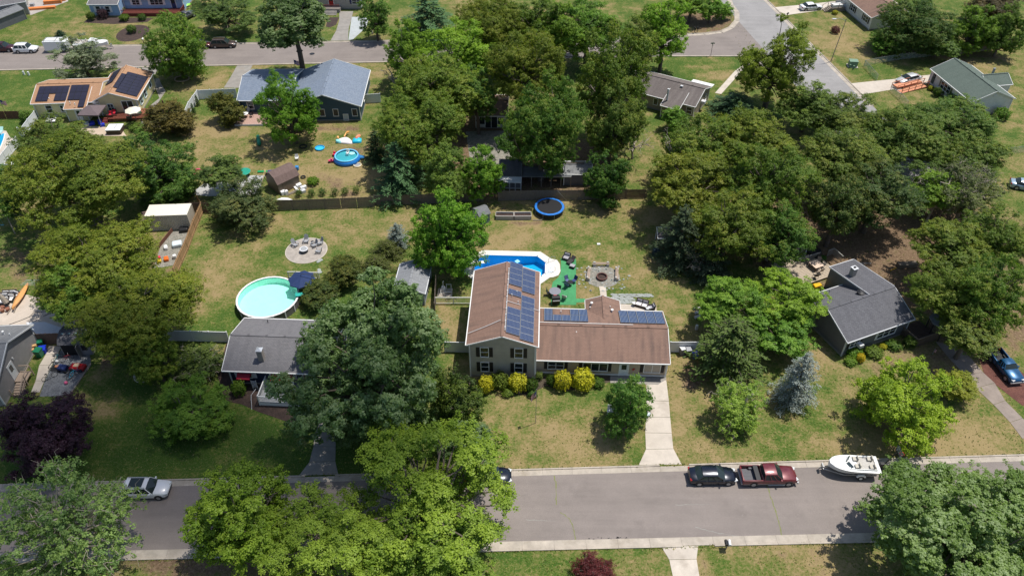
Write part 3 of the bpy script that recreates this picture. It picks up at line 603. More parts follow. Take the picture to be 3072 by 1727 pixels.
def gable(par, x0, y0, x1, y1, ze, zr, axis, wallm, roofm, inset=(.3, .3, .3, .3), rp=.5, z0=0, trim=WHITE, walls=True, th=.13, base=True, cap=None):
    mb = MB(); tb = MB(); gb = MB()
    if axis == 'x':
        r = y0 + (y1 - y0) * rp
        slope_slab(mb, (x0, y0, ze), (x1, y0, ze), (x1, r, zr), (x0, r, zr), th); slope_slab(mb, (x1, y1, ze), (x0, y1, ze), (x0, r, zr), (x1, r, zr), th)
        for x in (x0, x1): beam(tb, (x, y0, ze - .05), (x, r, zr - .05), .06, .17); beam(tb, (x, y1, ze - .05), (x, r, zr - .05), .06, .17)
        for y, s_ in ((y0, -1), (y1, 1)): gb.bc((x0 + x1) / 2, y + s_ * .05, ze - .07, x1 - x0, .12, .12)
        rid = ((x0, r, zr + .02), (x1, r, zr + .02))
        zf = lambda y: ze + (zr - ze) * ((y - y0) / (r - y0) if y < r else (y1 - y) / (y1 - r)) - th - .01
        a, b, c, d = x0 + inset[0], x1 - inset[1], y0 + inset[2], y1 - inset[3]
        sec = [(c, z0), (d, z0), (d, zf(d)), (r, zf(r)), (c, zf(c))]; vs = [(a, *p) for p in sec] + [(b, *p) for p in sec]
    else:
        r = x0 + (x1 - x0) * rp
        slope_slab(mb, (x0, y1, ze), (x0, y0, ze), (r, y0, zr), (r, y1, zr), th); slope_slab(mb, (x1, y0, ze), (x1, y1, ze), (r, y1, zr), (r, y0, zr), th)
        for y in (y0, y1): beam(tb, (x0, y, ze - .05), (r, y, zr - .05), .06, .17); beam(tb, (x1, y, ze - .05), (r, y, zr - .05), .06, .17)
        for x, s_ in ((x0, -1), (x1, 1)): gb.bc(x + s_ * .05, (y0 + y1) / 2, ze - .07, .12, y1 - y0, .12)
        rid = ((r, y0, zr + .02), (r, y1, zr + .02))
        zf = lambda x: ze + (zr - ze) * ((x - x0) / (r - x0) if x < r else (x1 - x) / (x1 - r)) - th - .01
        a, b, c, d = x0 + inset[0], x1 - inset[1], y0 + inset[2], y1 - inset[3]
        sec = [(a, z0), (b, z0), (b, zf(b)), (r, zf(r)), (a, zf(a))]; vs = [(p[0], d, p[1]) for p in sec] + [(p[0], c, p[1]) for p in sec]
    beam(mb, *rid, .26, .05)
    ro = mb.build('roof', roofm, par)
    tb.build('rake_trim', trim, par); gb.build('gutter', trim, par)
    if walls:
        wb = MB().add(vs, [[4, 3, 2, 1, 0], [5, 6, 7, 8, 9]] + [[i, (i + 1) % 5, 5 + (i + 1) % 5, 5 + i] for i in range(5)])
        wb.build('wall', wallm, par)
        cb = MB()
        for (cx, cy) in ((a, c), (b, c), (a, d), (b, d)): cb.bc(cx, cy, (z0 + ze) / 2 - .1, .14, .14, ze - z0 - .25)
        cb.build('corner_trim', trim, par)
        if base: MB().box(a - .03, c - .03, 0, b + .03, d + .03, .22).build('foundation', CONCO, par)
    return ro
def shed_roof(par, x0, x1, y0, z0, y1, z1, roofm, wallm=None, wz0=0, trim=WHITE, ins=.15, th=.12):
    """single slope from y0 (z0) to y1 (z1), walls below"""
    mb = MB()
    if z0 <= z1: slope_slab(mb, (x0, y0, z0), (x1, y0, z0), (x1, y1, z1), (x0, y1, z1), th)
    else: slope_slab(mb, (x1, y1, z1), (x0, y1, z1), (x0, y0, z0), (x1, y0, z0), th)
    mb.build('roof', roofm, par); tb = MB()
    for x in (x0, x1): beam(tb, (x, y0, z0 - .05), (x, y1, z1 - .05), .06, .16)
    yl, zl = (y0, z0) if z0 <= z1 else (y1, z1); tb.bc((x0 + x1) / 2, yl + (-.05 if yl == y0 else .05), zl - .07, x1 - x0, .1, .12); tb.build('rake_trim', trim, par)
    if wallm:
        lo, hi = (y0, y1) if y0 < y1 else (y1, y0); zl_, zh_ = (z0, z1) if y0 < y1 else (z1, z0)
        a, b, c, d = x0 + ins, x1 - ins, lo + ins, hi - ins; f = lambda y: zl_ + (zh_ - zl_) * (y - lo) / (hi - lo) - th - .01
        MB().add([(a, c, wz0), (b, c, wz0), (b, d, wz0), (a, d, wz0), (a, c, f(c)), (b, c, f(c)), (b, d, f(d)), (a, d, f(d))],
                 [(0, 3, 2, 1), (4, 5, 6, 7), (0, 1, 5, 4), (1, 2, 6, 5), (2, 3, 7, 6), (3, 0, 4, 7)]).build('wall', wallm, par)
        MB().bc(a, c, (wz0 + f(c)) / 2, .12, .12, f(c) - wz0).bc(b, c, (wz0 + f(c)) / 2, .12, .12, f(c) - wz0).build('corner_trim', trim, par)
WC = {}
def window(par, x, y, z, w=.9, h=1.2, a=0, mull=(1, 2), shut=None, fm=None, name='window', pm=None, sw=.38):
    fm = fm or WHITE; key = (w, h, mull, fm.name)
    if key not in WC:
        f = MB(); t = .08
        f.box(-w / 2 - t, -.07, -h / 2 - t, -w / 2, .02, h / 2 + t).box(w / 2, -.07, -h / 2 - t, w / 2 + t, .02, h / 2 + t)
        f.box(-w / 2, -.07, h / 2, w / 2, .02, h / 2 + t).box(-w / 2 - t - .02, -.1, -h / 2 - t, w / 2 + t + .02, -.071, -h / 2 - t + .06).box(-w / 2, -.07, -h / 2 - t, w / 2, .02, -h / 2)
        for i in range(1, mull[0]): xx = -w / 2 + w * i / mull[0]; f.box(xx - .035, -.065, -h / 2, xx + .035, .01, h / 2)
        for i in range(1, mull[1]): zz = -h / 2 + h * i / mull[1]; f.box(-w / 2, -.06, zz - .025, w / 2, .008, zz + .025)
        p = MB().box(-w / 2, -.02, -h / 2, w / 2, .0, h / 2)
        WC[key] = (f.mesh('window', fm), p.mesh('pane', GL))
    o = put(name, WC[key][0], par, (x, y, z), (0, 0, a)); p = put('pane', WC[key][1], o)
    if pm: p.data = WC[key][1].copy(); p.data.materials[0] = pm
    if shut:
        sk_ = ('s', h, shut.name, sw)
        if sk_ not in WC:
            s = MB().box(-sw / 2, -.05, -h / 2 - .04, sw / 2, -.01, h / 2 + .04)
            for i in range(int(h / .12)): zz = -h / 2 + .06 + i * .12; s.box(-sw / 2 + .05, -.062, zz, sw / 2 - .05, -.05, zz + .06)
            WC[sk_] = s.mesh('shutter', shut)
        d = w / 2 + .1 + sw / 2
        for s_ in (-1, 1): put('shutter', WC[sk_], par, (x + math.cos(a) * d * s_, y + math.sin(a) * d * s_, z), (0, 0, a))
    return o
def door(par, x, y, z, w=.9, h=2.05, a=0, m=None, fm=None, lite=True, name='door'):
    m = m or WHITE; fm = fm or WHITE
    f = MB().box(-w / 2 - .1, -.06, 0, -w / 2, .02, h + .1).box(w / 2, -.06, 0, w / 2 + .1, .02, h + .1).box(-w / 2, -.06, h, w / 2, .02, h + .1)
    f.box(-w / 2, -.035, 0, w / 2, .01, h, 1)
    o = f.build(name, [fm, m], par); o.location = (x, y, z); o.rotation_euler.z = a
    if lite: MB().box(-w * .3, -.045, h * .5, w * .3, -.034, h * .9).build('pane', GL, o)
    MB().bc(w * .38, -.07, h * .48, .04, .07, .04).build('handle', METAL, o); return o
def panel_on(par, O_, U, V, u, v, w, h, m, name='solar_panel', frame=None):
    U, V = Vector(U).normalized(), Vector(V).normalized(); Nn = U.cross(V)
    key = ('sp', w, h, m.name)
    if key not in WC:
        mb = MB().box(0, 0, 0, w, h, .035, 1); mb.poly([(.03, .03, .0365), (w - .03, .03, .0365), (w - .03, h - .03, .0365), (.03, h - .03, .0365)], 0, [(.03, .03), (w - .03, .03), (w - .03, h - .03), (.03, h - .03)])
        WC[key] = mb.mesh('solar_panel', [m, frame or METAL])
    o = bpy.data.objects.new(name, WC[key]); COL.objects.link(o); o.parent = par
    M = Matrix((U, V, Nn)).transposed().to_4x4(); M.translation = Vector(O_) + U * u + V * v + Nn * .11
    o.matrix_local = M; return o
def vent(par, x, y, z, r=.06, h=.35, m=None, hood=False):
    mb = MB().cyl(x, y, z - .1, z + h, r, n=10)
    if hood: mb.cyl(x, y, z + h, z + h + .05, r * 2, r * 1.4, 12)
    return mb.build('roof_vent', m or WHITE, par)
SH_BR = shingle('brown_shingle', (.18, .112, .086), (.225, .142, .108), (.095, .07, .062), .8)
SH_GR = shingle('grey_shingle', (.115, .112, .12), (.16, .155, .16), None, .35)
SH_DK = shingle('charcoal_shingle', (.07, .07, .08), (.105, .105, .115), None, .4)
SH_BL = shingle('blue_grey_shingle', (.125, .16, .22), (.20, .235, .29), None, .2)
SH_TAN = shingle('tan_shingle', (.30, .17, .10), (.37, .22, .13), None, .3)
SH_GN = shingle('green_shingle', (.085, .112, .095), (.11, .138, .118), None, .3)
SH_TP = shingle('taupe_shingle', (.105, .09, .085), (.14, .12, .112), (.30, .27, .25), .35)
SH_SL = shingle('slate_grey_shingle', (.13, .135, .145), (.18, .185, .19), None, .3)
SHAKE = siding('grey_shake', (.40, .375, .33), .21); TAN = siding('tan_siding', (.44, .36, .275), .19); NAVY = siding('navy_siding', (.012, .022, .06), .2)
NAVY2 = siding('teal_navy_siding', (.025, .07, .115), .2); YEL = siding('yellow_siding', (.66, .58, .33), .2); LBLUE = siding('light_blue_siding', (.27, .43, .62), .2)
GREYS = siding('grey_siding', (.27, .26, .26), .2); WHS = siding('white_siding', (.62, .62, .60), .2); DKG = siding('dark_grey_siding', (.13, .135, .15), .2); TPE = siding('taupe_siding', (.27, .235, .185), .2); BEI = siding('greige_siding', (.36, .34, .31), .2)
BSH = paint('black_shutter', (.02, .018, .02), .6); GRY_W = paint('greyish_white', (.55, .56, .57), .5)
CELLB = solar('blue_solar_cells', (.010, .028, .085), (.13, .155, .22)); CELLS = solar('striped_solar_cells', (.014, .04, .11), (.17, .21, .29), .16, 5.0, .03); CELLK = solar('black_solar_cells', (.018, .018, .035), (.03, .03, .05), .5, .5, .008)

# ---- main house: two storeys with solar roof, long single-storey wing
h1 = thing('brown_roof_house', 'house with brown roofs, two-storey grey shake wing and long tan wing with blue solar panels', 'house', (-5.1, 60.5), R_(-2.3))
gable(h1, 0, 0, 8.0, 12.75, 5.4, 6.9, 'y', SHAKE, SH_BR, (.32, .32, .28, .28))
gable(h1, 7.72, .72, 23.0, 9.3, 2.6, 4.05, 'x', TAN, SH_BR, (0, .3, .28, .3))
def tgable(par, x0, x1, ya, yb, ze, zr, wallm, roofm, back_slope, eave_y, ):
    """cross gable whose ridge runs back into the main slope"""
    xm = (x0 + x1) / 2; yr = ya; mb = MB()
    slope_slab(mb, (x0, yb, ze), (x0, ya, ze), (xm, ya, zr), (xm, yb, zr)); slope_slab(mb, (x1, ya, ze), (x1, yb, ze), (xm, yb, zr), (xm, ya, zr))
    beam(mb, (xm, ya, zr + .02), (xm, yb, zr + .02), .26, .05); mb.build('roof', roofm, par)
    tb = MB()
    for x in (x0, x1): beam(tb, (x, yb, ze - .05), (xm, yb, zr - .05), .06, .17); tb.bc(x, (eave_y + yb) / 2, ze - .07, .12, abs(yb - eave_y), .12)
    tb.build('gutter', WHITE, par)
    s_ = 1 if yb > ya else -1; yb_ = yb - .3 * s_
    MB().add([(x0 + .3, ya, 0), (x1 - .3, ya, 0), (x1 - .3, ya, ze - .15), (xm, ya, zr - .2), (x0 + .3, ya, ze - .15), (x0 + .3, yb_, 0), (x1 - .3, yb_, 0), (x1 - .3, yb_, ze - .1), (xm, yb_, zr - .16), (x0 + .3, yb_, ze - .1)],
             [[0, 1, 2, 3, 4], [9, 8, 7, 6, 5], [0, 5, 6, 1], [1, 6, 7, 2], [2, 7, 8, 3], [3, 8, 9, 4], [4, 9, 5, 0]]).build('wall', wallm, par)
tgable(h1, 13.67, 17.9, 6.9, 11.0, 2.6, 3.4, TAN, SH_BR, 0, 9.3)
for (x, z) in ((2.0, 4.15), (5.85, 4.15), (2.0, 1.75), (5.85, 1.75)): window(h1, x, .28, z - .05, .84, 1.42, 0, (1, 2), BSH, sw=.42)
window(h1, 10.1, 1.0, 1.5, 1.75, 1.1, 0, (2, 2), BSH); window(h1, 14.6, 1.0, 1.42, 2.75, 1.2, 0, (3, 1), BSH); window(h1, 21.1, 1.0, 1.42, 1.8, 1.2, 0, (2, 1), BSH, pm=paint('drawn_blind', (.42, .36, .30), .6))
door(h1, 17.9, 1.0, .1, .95, 2.05, 0, paint('pale_storm_door', (.62, .66, .70), .3), lite=True)
MB().bc(19.0, .95, 1.25, .22, .06, .3, ry=.785).build('wall_heart', paint('red_sign', (.42, .03, .02)), h1)
MB().box(7.72, .9, .22, 22.7, .99, .34).build('skirt_board', WHITE, h1)
MB().tube([(7.78, .2, 5.1), (7.78, .2, .1)], .045, 6).tube([(.34, .2, 5.2), (.34, .2, .1)], .045, 6).tube([(22.8, 1.0, 2.4), (22.8, 1.0, .1)], .045, 6).build('downspout', WHITE, h1)
def inv(par, p):   # world plan point -> plan point of a thing
    dx, dy = p[0] - par.location.x, p[1] - par.location.y; a = par.rotation_euler.z
    return (dx * math.cos(a) + dy * math.sin(a), -dx * math.sin(a) + dy * math.cos(a))
# solar rows on the right-hand slope of the two-storey roof
sl_ = (6.9 - 5.4) / 4.0; U = (0, 1, 0); V = (-1, 0, sl_); Or = (8.0, 0, 5.4)
L1 = math.hypot(4, 1.5)
def rowy(px, py, z): return inv(h1, P(px, py, z))[1]
def fill(par, y0, y1, v, w_along, vh, m, O_=Or, U_=U, V_=V):
    n = max(1, round((y1 - y0) / w_along)); wv = round((y1 - y0) / n - .02, 3)
    for i in range(n): panel_on(par, O_, U_, V_, y0 + i * (y1 - y0) / n, v, wv, vh, m)
va, vb = .62, 2.28
fill(h1, rowy(1538, 857.5, 6.5), rowy(1538, 791, 6.5), vb, .99, 1.62, CELLB); fill(h1, rowy(1608, 881, 5.9), rowy(1611, 812, 5.9), va, .99, 1.62, CELLB)
fill(h1, rowy(1530, 888, 6.5), rowy(1530, 871, 6.5), vb, .99, 1.62, CELLB); fill(h1, rowy(1520, 1003, 6.5), rowy(1520, 925, 6.5), vb, .99, 1.62, CELLB)
fill(h1, rowy(1604, 1025, 5.9), rowy(1608, 893, 5.9), va, .99, 1.62, CELLB)
cd = MB(); zz = lambda v: 5.4 + v / L1 * 1.5 + .12; xx = lambda v: 8 - v / L1 * 4
cd.tube([(xx(3.97), 1.0, zz(3.97)), (xx(3.97), 11.6, zz(3.97))], .035, 6, 0); cd.tube([(xx(3.97), 5.8, zz(3.97)), (xx(2.3), 5.8, zz(2.3))], .03, 6); cd.tube([(xx(2.1), 5.8, zz(2.1)), (8.1, 5.75, 5.5)], .03, 6)
cd.tube([(3.75, 2.6, 6.95), (2.0, 2.1, 6.3), (.1, 1.65, 5.62)], .035, 6)
for i in range(11): cd.bc(xx(3.97), 1.5 + i, zz(3.97) + .02, .12, .16, .1)
cd.build('conduit', GRY_W, h1)
for (v, y) in ((3.4, 6.9), (2.8, 7.7), (2.6, 6.0)): vent(h1, xx(v), y, zz(v), .05, .3)
# ranch rear slope: two rows of portrait panels
sr = 1.45 / 4.29; Vr = (0, -1, sr); Lr = math.hypot(4.29, 1.45); Oq = (23.0, 9.3, 2.6); Uq = (-1, 0, 0)
def cols(xs, rows, miss=()):
    for i, x in enumerate(xs):
        for r in range(rows):
            if (i, r) in miss: continue
            panel_on(h1, Oq, Uq, Vr, 23.0 - x - 1.02, .35 + r * 1.68, 1.02, 1.65, CELLS)
xl = inv(h1, S('C2', 362, 320, 3.3))[0]; xr = inv(h1, S('C2', 1090, 340, 3.3))[0]
cols([xl + i * 1.04 for i in range(5)], 2, ((1, 0), (2, 0))); cols([xr + i * 1.05 for i in range(5)], 2)
MB().tube([(8.0, 5.35, 4.1), (23.0 - 4, 5.35, 4.1)], .04, 6).build('conduit', WHITE, h1)
vent(h1, xl + 2.0, 8.1, 3.05, .06, .35); vent(h1, 14.4, 9.9, 2.9, .09, .3, hood=True); vent(h1, 14.2, 9.3, 2.85, .07, .2); vent(h1, 16.8, 8.6, 3.1, .09, .25, hood=True); vent(h1, 16.6, 9.2, 3.1, .05, .25); vent(h1, 12.4, 4.2, 3.8, .06, .03)

# ---- navy house with red awnings (front left)
h2 = thing('navy_house', 'navy house with grey shingle roof, brick chimney and red awnings beside the big silver maple', 'house', (-32.5, 59.2), R_(-2.7))
gable(h2, 0, 0, 12.4, 8.45, 2.7, 4.15, 'x', NAVY, SH_GR, (.5, .3, .55, .3))
window(h2, 2.3, .55, 1.65, 1.3, 1.1, 0, (1, 1), GRY_W, sw=.5); window(h2, 6.6, .55, 1.65, 1.9, 1.1, 0, (2, 1), GRY_W, sw=.5)
AWN = paint('red_awning_cloth', (.30, .012, .03), .75)
for x, w_ in ((2.3, 1.5), (6.6, 2.4)):
    MB().add([(x - w_ / 2, .5, 2.35), (x + w_ / 2, .5, 2.35), (x + w_ / 2, -.35, 1.75), (x - w_ / 2, -.35, 1.75), (x - w_ / 2, -.35, 1.55), (x + w_ / 2, -.35, 1.55)], [(0, 3, 2, 1), (3, 4, 5, 2)]).build('awning', AWN, h2)
    mb = MB().add([(x - w_ / 2, .5, 2.35), (x - w_ / 2, -.35, 1.75), (x - w_ / 2, .5, 1.75)], [(0, 1, 2)]); mb.add([(x + w_ / 2, .5, 2.35), (x + w_ / 2, -.35, 1.75), (x + w_ / 2, .5, 1.75)], [(0, 2, 1)]); mb.build('awning_side', AWN, h2)
cx, cy = inv(h2, S('A2', 2520, 700, 3.7))
MB().box(cx - .3, cy - .3, 3.0, cx + .3, cy + .3, 4.75).build('chimney', concrete('chimney_brick', (.30, .27, .24)), h2)
MB().add([(cx - .36, cy - .36, 4.78), (cx + .36, cy - .36, 4.78), (cx + .36, cy + .36, 4.78), (cx - .36, cy + .36, 4.78), (cx, cy, 5.0)], [(0, 1, 4), (1, 2, 4), (2, 3, 4), (3, 0, 4), (3, 2, 1, 0)]).build('chimney_cap', paint('galvanised_cap', (.6, .62, .64), .35, metal=.4), h2)
x0, y0 = inv(h2, S('B2', 140, 370, 3.3)); vent(h2, x0, y0, 3.3, .05, .3, BLACK)
MB().tube([(.2, -.1, 2.6), (.55, .5, 2.3), (.55, .5, .1)], .045, 6).build('downspout', WHITE, h2)
door(h2, 9.4, .55, .6, .9, 2.0, 0, paint('wood_door', (.25, .1, .05)))

# ---- grey house at the left edge
h3 = thing('grey_gable_house', 'grey gabled house at the left edge with white side door and wooden steps', 'house', (-56.1, 56.1), R_(3))
gable(h3, -16, 0, 0, 10.1, 3.0, 5.2, 'x', GREYS, SH_SL, (.3, .35, .3, .3), trim=GRY_W)
dx, dy = inv(h3, S('A2', 235, 800, 0)); door(h3, -.35, 3.9, .75, .95, 2.05, math.pi / 2, paint('white_door', (.62, .66, .66), .35))
for (cx, cy, hd) in ((35, 480, 1), (100, 500, 0)): x, y = inv(h3, S('A2', cx, cy, 4.3)); vent(h3, x, y, 4.25, .07, .35, hood=bool(hd))
# wooden steps and landing
stp = MB(); rl = MB()
stp.box(-.3, 3.2, .62, 1.0, 4.8, .72)
for i in range(5): stp.box(-.15, 2.9 - i * .3, .5 - i * .12, .95, 3.2 - i * .3, .56 - i * .12).box(-.13, 2.9 - i * .3, 0, .93, 2.95 - i * .3, .5 - i * .12)
for (x, y, z) in ((1.0, 3.2, 0), (1.0, 4.8, 0), (1.0, 1.7, 0), (-.15, 1.7, 0)): rl.box(x - .05, y - .05, 0, x + .05, y + .05, 1.65 if y > 2 else .95)
beam(rl, (1.0, 4.8, 1.62), (1.0, 3.2, 1.62), .1, .08); beam(rl, (1.0, 3.2, 1.62), (1.0, 1.7, .95), .1, .08); beam(rl, (-.15, 4.8, 1.62), (1.0, 4.8, 1.62), .1, .08); beam(rl, (1, 3.2, 1.0), (1, 1.7, .4), .05, .08)
tl = paint('tan_timber', (.38, .29, .22), .8, .2, 4); stp.build('steps', tl, h3); rl.build('handrail', tl, h3)
MB().bc(-.25, 4.8, 2.9, .12, .12, .2).build('wall_lamp', WHITE, h3)

# ---- yellow house with tan roof and black panels
h4 = thing('yellow_house', 'yellow house with tan shingle roofs and black solar panels', 'house', (-81.6, 119.6), R_(4))
gable(h4, 0, 0, 11.2, 8.8, 2.8, 4.22, 'x', YEL, SH_TAN, (.3, 0, .3, .3))
shed_roof(h4, 5.8, 9.55, -1.45, 2.37, 3.4, 3.93, SH_TAN, YEL, ins=.2)
gable(h4, 10.3, 0, 17.75, 10.4, 2.85, 4.35, 'y', YEL, SH_TAN, (.25, .3, .25, .25), rp=.42)
window(h4, 2.6, .3, 1.6, .95, 1.3, 0, (1, 2)); window(h4, 5.0, .3, 1.6, .95, 1.1, 0, (2, 2)); window(h4, 10.0, .3, 1.5, .9, 1.1, 0, (1, 2)); window(h4, 12.9, .25, 1.55, .9, 1.15, 0, (2, 2))
door(h4, 7.9, -1.25, .1, .85, 2.0, 0); o = door(h4, 15.8, .25, .6, 1.75, 2.0, 0, GL, lite=False, name='patio_door'); MB().box(-.04, -.05, 0, .04, -.036, 2.0).build('mullion', WHITE, o)
for y, zz_ in ((2.2, 1.7), (4.6, 1.7), (7.8, 1.9)): window(h4, 17.45, y, zz_, .85, 1.25, math.pi / 2, (1, 2), paint('seafoam_shutter', (.35, .5, .48)), sw=.35)
s4 = 1.42 / 4.4; V4 = (0, 1, s4)
for i in range(5):
    for r in range(2):
        if r == 0 and i == 2: continue
        panel_on(h4, (0, 0, 2.8), (1, 0, 0), V4, .75 + i * 1.02, .45 + r * 1.72, 1.0, 1.7, CELLK, frame=BLACK)
for i in range(3):
    panel_on(h4, (0, 0, 2.85), (1, 0, 0), V4, 6.1 + i * 1.02, 2.2, 1.0, 1.7, CELLK, frame=BLACK); panel_on(h4, (0, 0, 2.85), (1, 0, 0), V4, 6.1 + i * 1.02, .47, 1.0, 1.7, CELLK, frame=BLACK)
panel_on(h4, (0, 0, 2.85), (1, 0, 0), V4, 8.14, -1.26, 1.0, 1.7, CELLK, frame=BLACK)
for i in range(7):
    for r in range(2):
        panel_on(h4, (17.75, 0, 2.85), (0, 1, 0), (-1, 0, 1.5 / 4.32), .9 + i * 1.03, .3 + r * 1.72, 1.0, 1.7, CELLK, frame=BLACK)
for i in range(5): panel_on(h4, (17.75, 0, 2.85), (0, 1, 0), (-1, 0, 1.5 / 4.32), 2.0 + i * 1.03, 3.55, 1.0, .85, CELLK, frame=BLACK)
for i in range(5): panel_on(h4, (10.3, 10.4, 2.85), (0, -1, 0), (1, 0, 1.5 / 3.13), .6 + i * 1.03, .9, 1.0, 1.7, CELLK, frame=BLACK)
for (cx, cy) in ((475, 955), (675, 990), (722, 1005)): x, y = inv(h4, S('A0', cx, cy, 3.1)); vent(h4, x, y, 3.0, .08, .3)
MB().tube([(10.35, .1, 2.8), (10.35, -.1, 2.6), (11.2, -.05, 2.2), (11.2, -.05, .1)], .06, 6).build('downspout', WHITE, h4)

# ---- navy-and-grey house behind the kids' yard
h5 = thing('blue_grey_roof_house', 'dark teal-navy house with a broad blue-grey shingle roof behind the play yard', 'house', (-37.9, 118.5), R_(1))
gable(h5, 0, 0, 12.45, 13.4, 2.8, 5.0, 'y', NAVY2, SH_BL, (.3, .35, .3, .3))
gable(h5, -9.1, 2.6, .3, 14.2, 2.7, 4.35, 'x', NAVY2, SH_BL, (.3, 0, .3, .3))
for x in (5.7, 8.0, 11.2): window(h5, x, .3, 1.55, .78, 1.25, 0, (1, 1))
window(h5, 9.6, .3, .65, .75, 1.1, 0, (1, 1), pm=paint('ac_grille', (.45, .5, .52))); window(h5, -7.0, 2.9, 1.6, .95, 1.25, 0, (1, 2)); window(h5, -3.2, 2.9, 1.7, 1.2, .9, 0, (2, 1))
window(h5, 12.1, 5.2, 1.6, .8, 1.1, math.pi / 2, (1, 2))
x, y = inv(h5, S('B0', 718, 810, 4.3)); vent(h5, x, y, 4.3, .08, .4); x, y = inv(h5, S('B0', 25, 920, 3)); vent(h5, x, y, 3.0, .05, .3)
dkb = MB(); DECKW = paint('pinkish_deck', (.40, .26, .21), .8, .15, 3)
for i in range(18): dkb.box(-9 + i * .3, -1.2, .25, -8.72 + i * .3, 2.9, .32)
dkb.build('deck', DECKW, h5); MB().box(-9.05, -1.26, 0, -3.6, -1.2, .3).build('deck_skirt', GRY_W, h5)

# ---- top row houses
h6 = thing('light_blue_house', 'light blue house with white shutters and a dark red front deck at the top left', 'house', (-89.3, 162.2), R_(1))
gable(h6, 0, 0, 6.4, 12, 2.7, 4.3, 'x', LBLUE, SH_GR, (.25, .1, .3, .3)); gable(h6, 6.4, 2.7, 19.2, 12, 2.7, 4.4, 'x', LBLUE, SH_GR, (0, .3, .3, .3), rp=.5)
for x in (1.9, 3.9): window(h6, x, .3, 1.55, .8, 1.2, 0, (1, 2), WHITE, sw=.36)
window(h6, 9.0, 3.0, 1.9, 1.5, 1.0, 0, (2, 2), WHITE, sw=.36); window(h6, 13.4, 3.0, 1.9, 2.6, 1.05, 0, (3, 2), WHITE, sw=.4); door(h6, 16.9, 3.0, .6, .95, 2.0, 0, paint('blue_door', (.02, .04, .12)))
RED = paint('red_stained_wood', (.16, .035, .028), .7, .2, 3)
dkb = MB()
for i in range(30): dkb.box(6.5 + i * .42, .2, .5, 6.88 + i * .42, 3.0, .58)
dkb.build('deck', paint('red_deck', (.20, .055, .04), .75, .2, 3), h6)
rl = MB(); rl.box(6.5, .14, 1.3, 19.1, .24, 1.4).box(6.5, .16, .62, 19.1, .22, .7).box(19.0, .2, 1.3, 19.1, 3, 1.4)
for i in range(84): rl.box(6.55 + i * .15, .17, .6, 6.61 + i * .15, .21, 1.3)
for i in range(20): rl.box(19.02, .3 + i * .14, .6, 19.06, .35 + i * .14, 1.3)
rl.build('railing', RED, h6); MB().box(6.5, .12, 0, 19.1, .2, .5).build('deck_skirt', RED, h6)
pa, pb = S('B0', 860, 92), S('B0', 1045, 92)
h7 = thing('grey_cottage', 'grey sided house with a red door above two concrete driveways at the top', 'house', (pa[0] - 3.4, pa[1]), ang(pa, pb))
w7 = dist(pa, pb) + 3.4
gable(h7, -3, -.3, w7 + .3, 9, 2.9, 4.5, 'x', BEI, SH_GR, (.3, .3, .3, .3))
window(h7, 6.7, 0, 1.75, 2.0, 1.1, 0, (2, 2), paint('indigo_shutter', (.03, .03, .1)), sw=.4); door(h7, 1.2, 0, .8, 1.0, 2.05, 0, paint('red_door', (.35, .012, .01)))
stp = MB().box(-.6, -1.8, 0, 3.2, 0, .75)
for i in range(4): stp.box(-.4, -2.15 - i * .35, 0, 2.6, -1.8 - i * .35, .6 - i * .16)
stp.build('porch', CONCO, h7); rl = MB().box(-.6, -1.8, 1.6, 3.2, -1.72, 1.7)
for i in range(26): rl.box(-.55 + i * .15, -1.78, .75, -.5 + i * .15, -1.74, 1.6)
rl.build('railing', RED, h7)
pc = S('A0', 292, 142)
h8 = thing('beige_gable_house', 'beige gabled house corner beside the grey patio at the top left corner', 'house', pc, R_(28))
gable(h8, -12, .0, .2, 9, 2.8, 4.6, 'x', BEI, SH_GR, (.2, .2, .2, .2)); window(h8, -5.5, .2, 1.6, 1.0, 1.2, 0, (2, 2))
window(h8, 0, 2.4, 1.5, .8, 1.0, math.pi / 2, (1, 2))
sheet('grey_patio', [S('A0', 295, 150), S('A0', 660, 15), S('A0', 640, -40), S('A0', 240, 10)], .03, concrete('warm_grey_patio', (.36, .33, .31)))
qa, qb = S('A0', 0, 292), S('A0', 262, 185)
h9 = thing('dark_long_shed', 'long dark walled shed with grey roof at the left edge of the top lawn', 'shed', qb, ang(qa, qb))
gable(h9, -13, -.1, .1, 3.3, 2.2, 2.75, 'x', DKG, SH_SL, (.1, .1, .1, .1), trim=METAL, base=False)
# ---- right side houses
h10 = thing('green_roof_house', 'white house with a green shingle roof and an orange wooden ramp', 'house', (78.2, 120.3), R_(9.3))
gable(h10, 0, 0, 8.2, 12.7, 2.7, 4.45, 'y', WHS, SH_GN, (.3, .3, .25, .3))
gable(h10, 6.2, 5.0, 11.2, 9.2, 2.6, 3.75, 'x', WHS, SH_GN, (0, .25, .25, .25))
cx, cy = inv(h10, S('D0', 2275, 700, 3.4)); MB().cyl(cx, cy, 2.8, 4.2, .22, n=10).build('chimney', METAL, h10)
W_ = -math.pi / 2
o = window(h10, .3, 7.6, 1.55, 2.7, 1.2, W_, (3, 2), paint('taupe_shutter', (.2, .17, .12)), sw=.4); window(h10, .3, 2.3, 1.55, 1.9, 1.2, W_, (2, 2), paint('taupe_shutter', (.2, .17, .12)), sw=.4)
door(h10, .3, 11.3, .5, .95, 2.05, W_, paint('dark_teal_door', (.02, .05, .05)))
MB().bc(4.1, .235, 3.5, .55, .05, .4).build('gable_vent', GRY_W, h10)
MB().bc(5.6, .2, .12, 2.0, .5, .24).build('step', CONCO, h10)
h11 = thing('white_brown_roof_house', 'white sided house with a brown roof and steps at the top right', 'house', (73.2, 155.3), R_(9.5))
gable(h11, 0, 0, 9, 15, 2.7, 4.4, 'y', WHS, SH_BR, (.3, .3, .3, .3))
